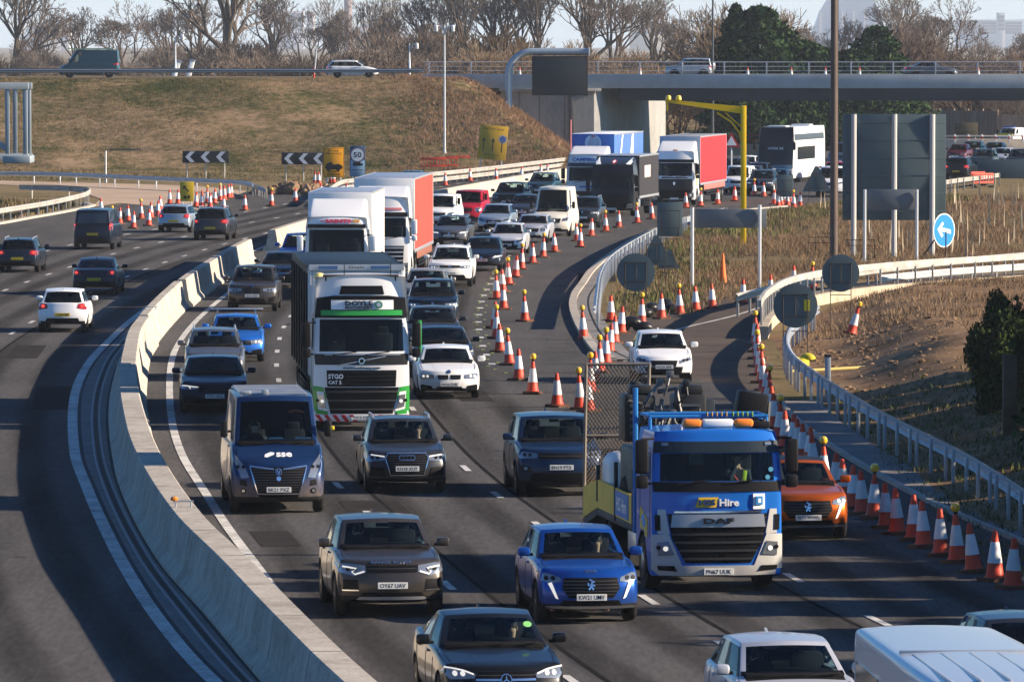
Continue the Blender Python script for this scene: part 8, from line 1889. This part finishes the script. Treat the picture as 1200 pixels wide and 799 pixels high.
# message sign on a curved gantry post
v, s = at(596, 191); t = thing('message_gantry', 'curved grey gantry post carrying a blank dark message board', 'gantry', v); H = (191 - 61) / s; m = MB(); rr = 1.9
pts = [(0, 0, .7), (0, 0, H - rr)] + [(rr - rr * math.cos(a), 0, H - rr + rr * math.sin(a)) for a in np.linspace(.15, math.pi / 2, 9)] + [(94 / s, 0, H)]
m.tube(pts, [.30] * len(pts), 16); m.build('curved_post', mat('gantry_grey', (.30, .36, .41), .45, .3, var=.1, scale=.6), t); m = MB(); m.box((94 / s, 0, H), (.16, .72, .72), 0, bev=.05); m.build('end_cap', M_STEEL, t); m = MB(); m.box((0, 0, .45), (2.9, 1.6, .95), 0, bev=.06); m.box((-.6, -.2, 1.0), (.9, 1.0, .4), 0, bev=.05); m.build('plinth', M_CONC_B, t)
zt, zb_ = (191 - 66) / s, (191 - 112) / s; m = MB(); m.box((60 / s, -.1, (zt + zb_) / 2), (65 / s, .5, zt - zb_), 0, bev=.03); bd = m.build('message_board', mat('board_dark', (.018, .024, .03), .45), t); m = MB()
for dx, dz, w_, h_ in ((0, zt - .06, 65 / s, .08), (0, zb_ + .06, 65 / s, .08)): m.box((60 / s, -.37, dz), (w_, .04, h_), 0)
for sg in (-1, 1): m.box((60 / s + sg * (32 / s), -.37, (zt + zb_) / 2), (.08, .04, zt - zb_ - .2), 0)
m.build('board_frame', mat('frame_black', (.01, .012, .014), .5), bd); m = MB(); m.box((.1, -.3, H * .42), (.35, .3, .8), 0, bev=.04); m.box((-.2, -.3, H * .47), (.1, .1, 1.6), 0, bev=.02); m.build('control_box', M_STEEL, t)
# cantilever truss gantry reaching in at the left edge
Y = 190.0; xt = X(37, Y); t = thing('truss_gantry', 'grey steel lattice gantry end hanging over the left edge', 'gantry', (X(-30, Y), Y, 0)); s = F_PX / Y; zt, zb_ = CAM_H - (101 - 50) / s, CAM_H - (184 - 50) / s; m_ = mat('gantry_pale', (.28, .32, .34), .5, .3, var=.12, scale=.8); x1 = 66 / s; x0 = -6.0
for y in (-.7, .7):
    for z in (zt, zb_): m = MB(); m.box(((x0 + x1) / 2, y, z), (x1 - x0, .17, .20), 0, bev=.02); m.build('chord', m_, t)
    for x in (x1 - .1, x1 - .62 if y < 0 else x1 - .5, -1.5, -4): m = MB(); m.box((x, y, (zt + zb_) / 2), (.13, .13, zt - zb_ - .2), 0, bev=.015); m.build('upright', m_, t)
    m = MB(); m.tube([(x1 - .65, y, zb_ + .2), (-1.4, y, zt - .1)], .05, 8); m.tube([(-1.6, y, zt - .1), (-4, y, zb_ + .1)], .05, 8); m.build('diagonal', m_, t)
m = MB(); m.box((x1 - .35, 0, zb_ - .06), (.8, 1.7, .22), 0, bev=.03); m.build('end_bracket', m_, t); m = MB(); m.tube([(-5.5, 0, 0), (-5.5, 0, zt)], .35, 14); m.build('column', m_, t)
m = MB(); m.box((-2.2, 0, zb_ - .25), (5.0, 1.2, .18), 0, bev=.02); m.build('walkway', MATS['board_dark'], t)
# yellow portal post
v, s = at(871, 288); t = thing('height_gantry', 'bright yellow post with a long braced arm and lamps over the lane', 'gantry', v); my = mat('gantry_yellow', (.72, .47, .01), .45, var=.08, scale=.8); H = (288 - 124) / s; m = MB(); m.box((0, 0, H / 2), (.27, .27, H), 0, bev=.03); m.build('post', my, t); m = MB(); m.box((0, 0, .03), (.7, .7, .06), 0, bev=.02); m.build('base_plate', my, t)
m = MB(); m.prism([(0, H - .05), (0, H - .42), (-3.85, H + .18), (-3.85, H + .30)], -.09, .09, axis='y'); m.build('arm', my, t); m = MB(); pts = [(-.05, 0, H - 2.0), (-.18, 0, H - 1.35), (-.6, 0, H - .8), (-1.3, 0, H - .35)]; m.tube(pts, .05, 8); m.tube([(-.05, 0, H - 1.1), (-.9, 0, H - .35)], .035, 8); m.build('brace', my, t)
for x in (-3.7, -3.2): m = MB(); m.lathe([(.12, 0), (.15, .05), (.12, .22), (.05, .26)], 12, 0, Matrix.Translation((x, -.1, H + .25))); m.build('lamp', mat('lamp_yellow', (.8, .55, .03), .3, coat=.6), t)
m = MB(); m.box((-3.75, 0, H + .02), (.1, .1, .55), 0, bev=.02); m.build('arm_end', my, t)
# chevron boards
def chevron(label, px0, px1, top, bot, base):
    t, s, v = sign_panel('chevron_sign', label, 'road sign', px0, px1, top, bot, base, mat('chevron_black', (.012, .016, .022), .5), [(px0 + 5,), ((px0 + px1) / 2,), (px1 - 5,)], group='chevron boards at the foot of the bank', post_r=.05, post_m=M_STEELW)
    z0, z1 = (base - bot) / s, (base - top) / s; wd = (px1 - px0) / s; h = z1 - z0
    for i in range(3):
        x = -wd / 2 + wd * (i + .18) / 3; m = MB(); m.prism([(x, (z0 + z1) / 2), (x + h * .42, z1 - .05), (x + h * .80, z1 - .05), (x + h * .38, (z0 + z1) / 2), (x + h * .80, z0 + .05), (x + h * .42, z0 + .05)], -.034, -.028, axis='y'); m.build('chevron_mark', mat('chevron_white', (.62, .64, .66), .5), t)
chevron('black sign with three white left chevrons above the cone group', 214, 268, 177, 191, 209); chevron('black sign with white left chevrons left of the orange sign', 330, 381, 179, 193, 212)
# orange roadworks sign with pictogram and 50 camera sign
t, s, v = sign_panel('roadworks_sign', 'tall orange sign with black vehicle pictogram by the rail end', 'road sign', 379, 403, 173, 208, 220, M_YSIGN, [(383,), (399,)], post_r=.05); z0, z1 = 12 / s, 47 / s
m = MB()
text_flat(m, 'Free', face_cam(0, -.03, z1 - .22), .7, .16, 0, .01); text_flat(m, 'recovery', face_cam(0, -.03, z1 - .45), 1.1, .16, 0, .01); text_flat(m, 'await', face_cam(0, -.03, z0 + .42), .8, .14, 0, .01); text_flat(m, 'rescue', face_cam(0, -.03, z0 + .2), .9, .14, 0, .01)
m.prism([(-.62, .95), (-.5, 1.25), (-.2, 1.4), (.0, 1.2), (.35, 1.25), (.62, 1.1), (.62, .92), (.4, .86), (-.4, .86)], -.034, -.026, axis='y', M=Matrix.Translation((0, 0, z0 * .55 + .0)))
for x in (-.36, .30): m.lathe([(.13, 0), (.13, .01)], 12, 0, Matrix.Translation((x, -.026, .86 + z0 * .55)) @ Matrix.Rotation(math.pi / 2, 4, 'X'))
m.build('pictogram', M_INK, t, sharp=0); m = MB()
for sg in (-1, 1): m.box((sg * 11.4 / s, -.03, (z0 + z1) / 2), (.03, .008, z1 - z0 - .1))
for z in (z0 + .06, z1 - .06): m.box((0, -.03, z), (22.5 / s, .008, .03))
m.build('border', M_INK, t)
t, s, v = sign_panel('speed_camera_sign', 'blue and white speed camera sign showing 50 right of the orange sign', 'road sign', 410, 428, 171, 207, 222, mat('plate_navy', (.05, .09, .16), .5), [(413,), (425,)], post_r=.05); z0, z1 = 15 / s, 51 / s
m = MB(); m.box((0, -.03, z0 + (z1 - z0) * .27), (16.5 / s, .012, (z1 - z0) * .5), 0, bev=.003); m.build('lower_plate', mat('plate_pale_blue', (.20, .34, .46), .5), t); m = MB(); m.lathe([(.52, 0), (.52, .012)], 24, 0, Matrix.Translation((0, -.028, z1 - .62)) @ Matrix.Rotation(math.pi / 2, 4, 'X')); m.lathe([(.43, .01), (.43, .016)], 24, 1, Matrix.Translation((0, -.028, z1 - .62)) @ Matrix.Rotation(math.pi / 2, 4, 'X')); m.build('speed_roundel', [mat('ring_dark', (.16, .10, .14), .5), M_WHITE], t)
m = MB(); text_flat(m, '50', face_cam(0, -.046, z1 - .62), .55, .38, 0, .02); m.box((-.05, -.045, z0 + .85), (.5, .01, .26)); m.box((.28, -.045, z0 + .82), (.16, .01, .16)); text_flat(m, 'average', face_cam(0, -.04, z0 + .42), .8, .13, 0); text_flat(m, 'speed', face_cam(0, -.04, z0 + .2), .6, .13, 0); m.build('lettering', M_INK, t, sharp=0)
# small yellow arrow sign above the cones
t, s, v = sign_panel('diversion_sign', 'small yellow sign with black up left arrow among the cones', 'road sign', 211, 227, 213, 236, 246, mat('small_yellow', (.52, .36, .02), .55), [(214,), (224,)], post_r=.04); z0, z1 = 10 / s, 33 / s; m = MB(); m.prism([(-.22, z1 - .25), (-.02, z1 - .25), (-.08, z1 - .34), (.14, z1 - .56), (.08, z1 - .62), (-.14, z1 - .40), (-.22, z1 - .46)], -.034, -.026, axis='y'); m.box((-.1, -.03, z0 + .24), (.2, .01, .16)); m.box((.12, -.03, z0 + .26), (.14, .01, .2)); m.build('pictogram', M_INK, t)
# tilted yellow lane sign and small blue sign
v, s = at(574, 204); t = thing('lane_sign', 'tilted mustard yellow sign with three lane arrows below the gantry', 'road sign', v); t.rotation_euler = (0, .10, 0); m = MB(); m.box((0, 0, 37 / s), (33 / s, .06, 40 / s), 0, bev=.012); m.build('panel', M_YPALE, t); m = MB(); z0, z1 = 17 / s, 57 / s
for i in range(3): x = -.7 + i * .7; m.box((x, -.036, z0 + 1.0), (.09, .01, .8)); m.prism([(x - .16, z0 + 1.35), (x + .16, z0 + 1.35), (x, z0 + 1.65)], -.04, -.03, axis='y')
text_flat(m, 'narrow lanes', face_cam(0, -.034, z1 - .25), 1.5, .2, 0); text_flat(m, '800 yards', face_cam(0, -.034, z0 + .35), 1.2, .2, 0); m.build('pictogram', mat('ink_brown', (.05, .04, .03), .6), t, sharp=0)
m = MB(); m.lathe([(.32, 0), (.32, .01)], 20, 0, Matrix.Translation((.72, -.03, z1 - 1.0)) @ Matrix.Rotation(math.pi / 2, 4, 'X')); m.lathe([(.24, .01), (.24, .016)], 20, 1, Matrix.Translation((.72, -.03, z1 - 1.0)) @ Matrix.Rotation(math.pi / 2, 4, 'X')); m.build('speed_roundel', [mat('roundel_pale', (.5, .5, .55), .5), mat('roundel_blue', (.12, .18, .35), .5)], t)
for x in (-.8, .8): m = MB(); m.tube([(x, .1, -.2), (x, .1, 56 / s)], .05, 8); m.build('post', M_STEEL, t)
sign_panel('motorway_marker_sign', 'small blue sign on a post right of the gantry post', 'road sign', 600, 611, 157, 172, 186, mat('marker_blue_sign', (.04, .16, .42), .5), [(605.5,)], post_r=.04)
v, s = at(857, 215); t = thing('warning_sign', 'red bordered triangular roadworks sign behind the red curtain trailer', 'road sign', v); rr = 10 / s; zc = 50 / s; m = MB(); m.prism([(-rr, zc - rr * .8), (rr, zc - rr * .8), (0, zc + rr)], -.02, .02, axis='y'); m.build('border', mat('sign_border_red', (.45, .03, .03), .5), t); m = MB(); m.prism([(-rr * .62, zc - rr * .56), (rr * .62, zc - rr * .56), (0, zc + rr * .55)], -.035, -.02, axis='y'); m.build('panel', M_WHITE, t); m = MB(); m.tube([(0, .06, -.1), (0, .06, zc)], .06, 8); m.build('post', M_STEEL, t)
sign_panel('fence_sign', 'dark olive notice board in front of the pale timber fence', 'sign', 1119, 1146, 144, 161, 172, mat('notice_olive', (.10, .075, .03), .7), [(1122,), (1143,)], 3, post_r=.05)
# red plastic barriers
def plastic_barrier(label, px, py, yaw=0):
    v, s = at(px, py); t = thing('plastic_barrier', label, 'barrier', v, yaw, 'red plastic barriers'); m = MB(); mr = mat('barrier_red', (.55, .06, .03), .5)
    m.box((0, 0, .92), (2.0, .06, .16), 0, bev=.02); m.box((0, 0, .35), (2.0, .06, .12), 0, bev=.02)
    for i in range(9): m.box((-.96 + i * .24, 0, .6), (.05, .045, .6), 0, bev=.01)
    m.build('panel', mr, t)
    for x in (-.8, .8): m = MB(); m.box((x, 0, .06), (.12, .5, .12), 0, bev=.03); m.build('foot', M_BLACK, t)
for i, (px, py) in enumerate([(508, 200), (522, 199), (536, 197.5), (549, 196)]): plastic_barrier(f'red slatted barrier, {ords[i]} from the left beneath the twin lamp post', px, py)
plastic_barrier('red slatted barrier turned end on right of the big sign back', 1146, 218, 1.0); plastic_barrier('red slatted barrier standing right of the end on one', 1152, 220, .7)
# marker posts in the grass, drums, sandbags, poles, box
for i, (px, py, h, lab) in enumerate([(1183, 532, 2.05, 'brown square timber post at the right edge by the evergreen shrub')]):
    v, s = at(px, py); t = thing('marker_post', lab, 'post', (v.x, v.y, 0.3 if i == 0 else 0)); m = MB(); m.box((0, 0, h / 2), (.34 if i == 0 else .2, .34 if i == 0 else .2, h), 0, bev=.02); m.build('shaft', mat('post_brown', (.11, .075, .05), .85, var=.25, scale=2) if i == 0 else my, t); m = MB(); m.box((0, 0, h + .03), (.36 if i == 0 else .22, .36 if i == 0 else .22, .06), 0, bev=.015); m.build('cap', MATS.get('post_brown') or my, t)
for i, (px, py, lab) in enumerate([(930, 428, 'yellow sandbag by the legs of the stickered round sign'), (938, 431, 'second yellow sandbag, right of the one by the round sign legs'), (947, 424, 'yellow bag lying nearest the dirt behind the guard rail')]):
    v, s = at(px, py); t = thing('sandbag', lab, 'sandbag', (v.x, v.y, dirt_h(v.x, v.y) + .02), i * .9, 'yellow sandbags'); m = MB(); bm = bmesh.new(); bmesh.ops.create_icosphere(bm, subdivisions=3, radius=1)
    for vv in bm.verts: vv.co = Vector((vv.co.x * .34, vv.co.y * .24, max(-.05, vv.co.z * .17) + .05 + .02 * math.sin(vv.co.x * 6)))
    m.bm(bm); m.build('bag', mat('bag_yellow', (.50, .42, .03), .7, var=.25, scale=4), t); m = MB(); m.tube([(.30, 0, .08), (.40, .02, .12)], [.05, .07], 7); m.build('tied_neck', mat('bag_yellow', (.5, .42, .03)), t)
for i, (px, py, lab) in enumerate([(740, 389, 'black sandbag heap under the round sign at the nose'), (764, 372, 'dark sandbag by the lamp topped cones on the nose'), (780, 367, 'pair like dark bag lying by the nose cones')]):
    v, s = at(px, py); t = thing('sandbag', lab, 'sandbag', (v.x, v.y, .02), i, 'black sandbags'); m = MB()
    for q in range(3 if i == 0 else 2):
        bm = bmesh.new(); bmesh.ops.create_icosphere(bm, subdivisions=2, radius=1)
        for vv in bm.verts: vv.co = Vector((vv.co.x * .36 + (q - 1) * .38, vv.co.y * .26, vv.co.z * .2 + .16 + (.18 if q == 1 else 0)))
        m.bm(bm)
    m.build('bag', mat('bag_black', (.012, .012, .013), .35), t); m = MB(); m.tube([(.1, -.2, .3), (.16, -.3, .36)], [.03, .05], 6); m.build('tied_neck', MATS['bag_black'], t)
v = G(970, 442); t = thing('lying_pole', 'long yellowish pole lying on the dirt behind the guard rail', 'pole', (v.x, v.y, dirt_h(v.x, v.y) + .12)); m = MB(); m.tube([(-1.2, -.8, 0), (1.3, .8, .05)], .05, 8); m.build('shaft', mat('pole_straw', (.45, .36, .12), .7), t); m = MB(); m.tube([(1.2, .75, .05), (1.35, .84, .05)], .06, 8); m.build('end_cap', M_BLACK, t)
v = G(970, 470); t = thing('marker_post', 'short blue grey post standing behind the curving guard rail', 'post', (v.x, v.y, 0)); m = MB(); m.box((0, 0, .6), (.16, .16, 1.3), 0, bev=.02); m.build('shaft', mat('post_bluegrey', (.25, .3, .36), .5), t); m = MB(); m.box((0, 0, 1.27), (.2, .2, .06), 0, bev=.02); m.build('cap', M_BLACK, t)
# thin black frames standing in the grass behind the round signs
for px, base, w_, h_, lab in [(960, 300, 26, 22, 'thin black wire frame in the dry grass left of the brown pole'), (1008, 303, 34, 22, 'thin black wire frame in the dry grass right of the brown pole')]:
    v, s = at(px, base); t = thing('wire_frame', lab, 'frame', v, 0, 'thin wire frames in the grass'); ww, hh = w_ / s, h_ / s; m = MB(); m.tube([(-ww / 2, 0, 0), (-ww / 2, 0, hh), (ww / 2, 0, hh), (ww / 2, 0, 0)], .022, 6); m.build('hoop', M_FRAME, t); m = MB(); m.tube([(-ww / 2, 0, hh * .7), (ww / 2, 0, hh * .7)], .016, 5); m.tube([(-ww * .15, 0, 0), (-ww * .15, 0, hh)], .016, 5); m.build('cross_bar', M_FRAME, t)
# spoil heap by the rail end at the left
v, s = at(345, 228); t = thing('spoil_heap', 'brown rubble heap by the rail end left of the orange sign', 'heap', v); m = MB()
for i in range(60):
    bm = bmesh.new(); bmesh.ops.create_icosphere(bm, subdivisions=2, radius=rc.uniform(.2, .55)); x_, y_ = rc.gauss(0, 1.3), rc.uniform(-.6, .6)
    for vv in bm.verts: vv.co += Vector((rc.gauss(0, .05), rc.gauss(0, .05), rc.gauss(0, .05)))
    m.bm(bm, 0, Matrix.Translation((x_, y_, max(0, .45 - abs(x_) * .2) + rc.uniform(-.1, .1))))
m.build('rubble', M_EARTH, t)
# low wall of shaded boards right of the island
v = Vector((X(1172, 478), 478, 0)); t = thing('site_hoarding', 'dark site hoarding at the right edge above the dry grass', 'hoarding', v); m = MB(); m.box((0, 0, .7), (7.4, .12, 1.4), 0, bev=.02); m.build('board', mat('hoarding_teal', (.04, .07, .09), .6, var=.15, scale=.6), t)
for i in range(5): m = MB(); m.box((-3.5 + i * 1.75, .12, .72), (.1, .12, 1.5), 0, bev=.01); m.build('post', M_SBACK, t)
cone_row([(1163, 208), (1169, 207), (1181, 205), (1187, 204)], 'from the left in front of the dark site hoarding', 'cones by the site hoarding')
# ================================================================== AIR
mb = MB(); mb.box((0, 4650, 62), (3400, 9400, 130))
hz = mb.build('haze', bpy.data.materials.new('haze_air'), sharp=0); tag(hz, kind='stuff')
mh = hz.data.materials[0]; mh.use_nodes = True; nt = mh.node_tree; nt.nodes.remove(nt.nodes['Principled BSDF'])
pvn = nt.nodes.new('ShaderNodeVolumePrincipled'); pvn.inputs['Color'].default_value = (.80, .88, 1.0, 1); pvn.inputs['Density'].default_value = HAZE
pvn.inputs['Density Attribute'].default_value = ''; pvn.inputs['Anisotropy'].default_value = 0.0
nt.links.new(pvn.outputs[0], nt.nodes['Material Output'].inputs['Volume'])
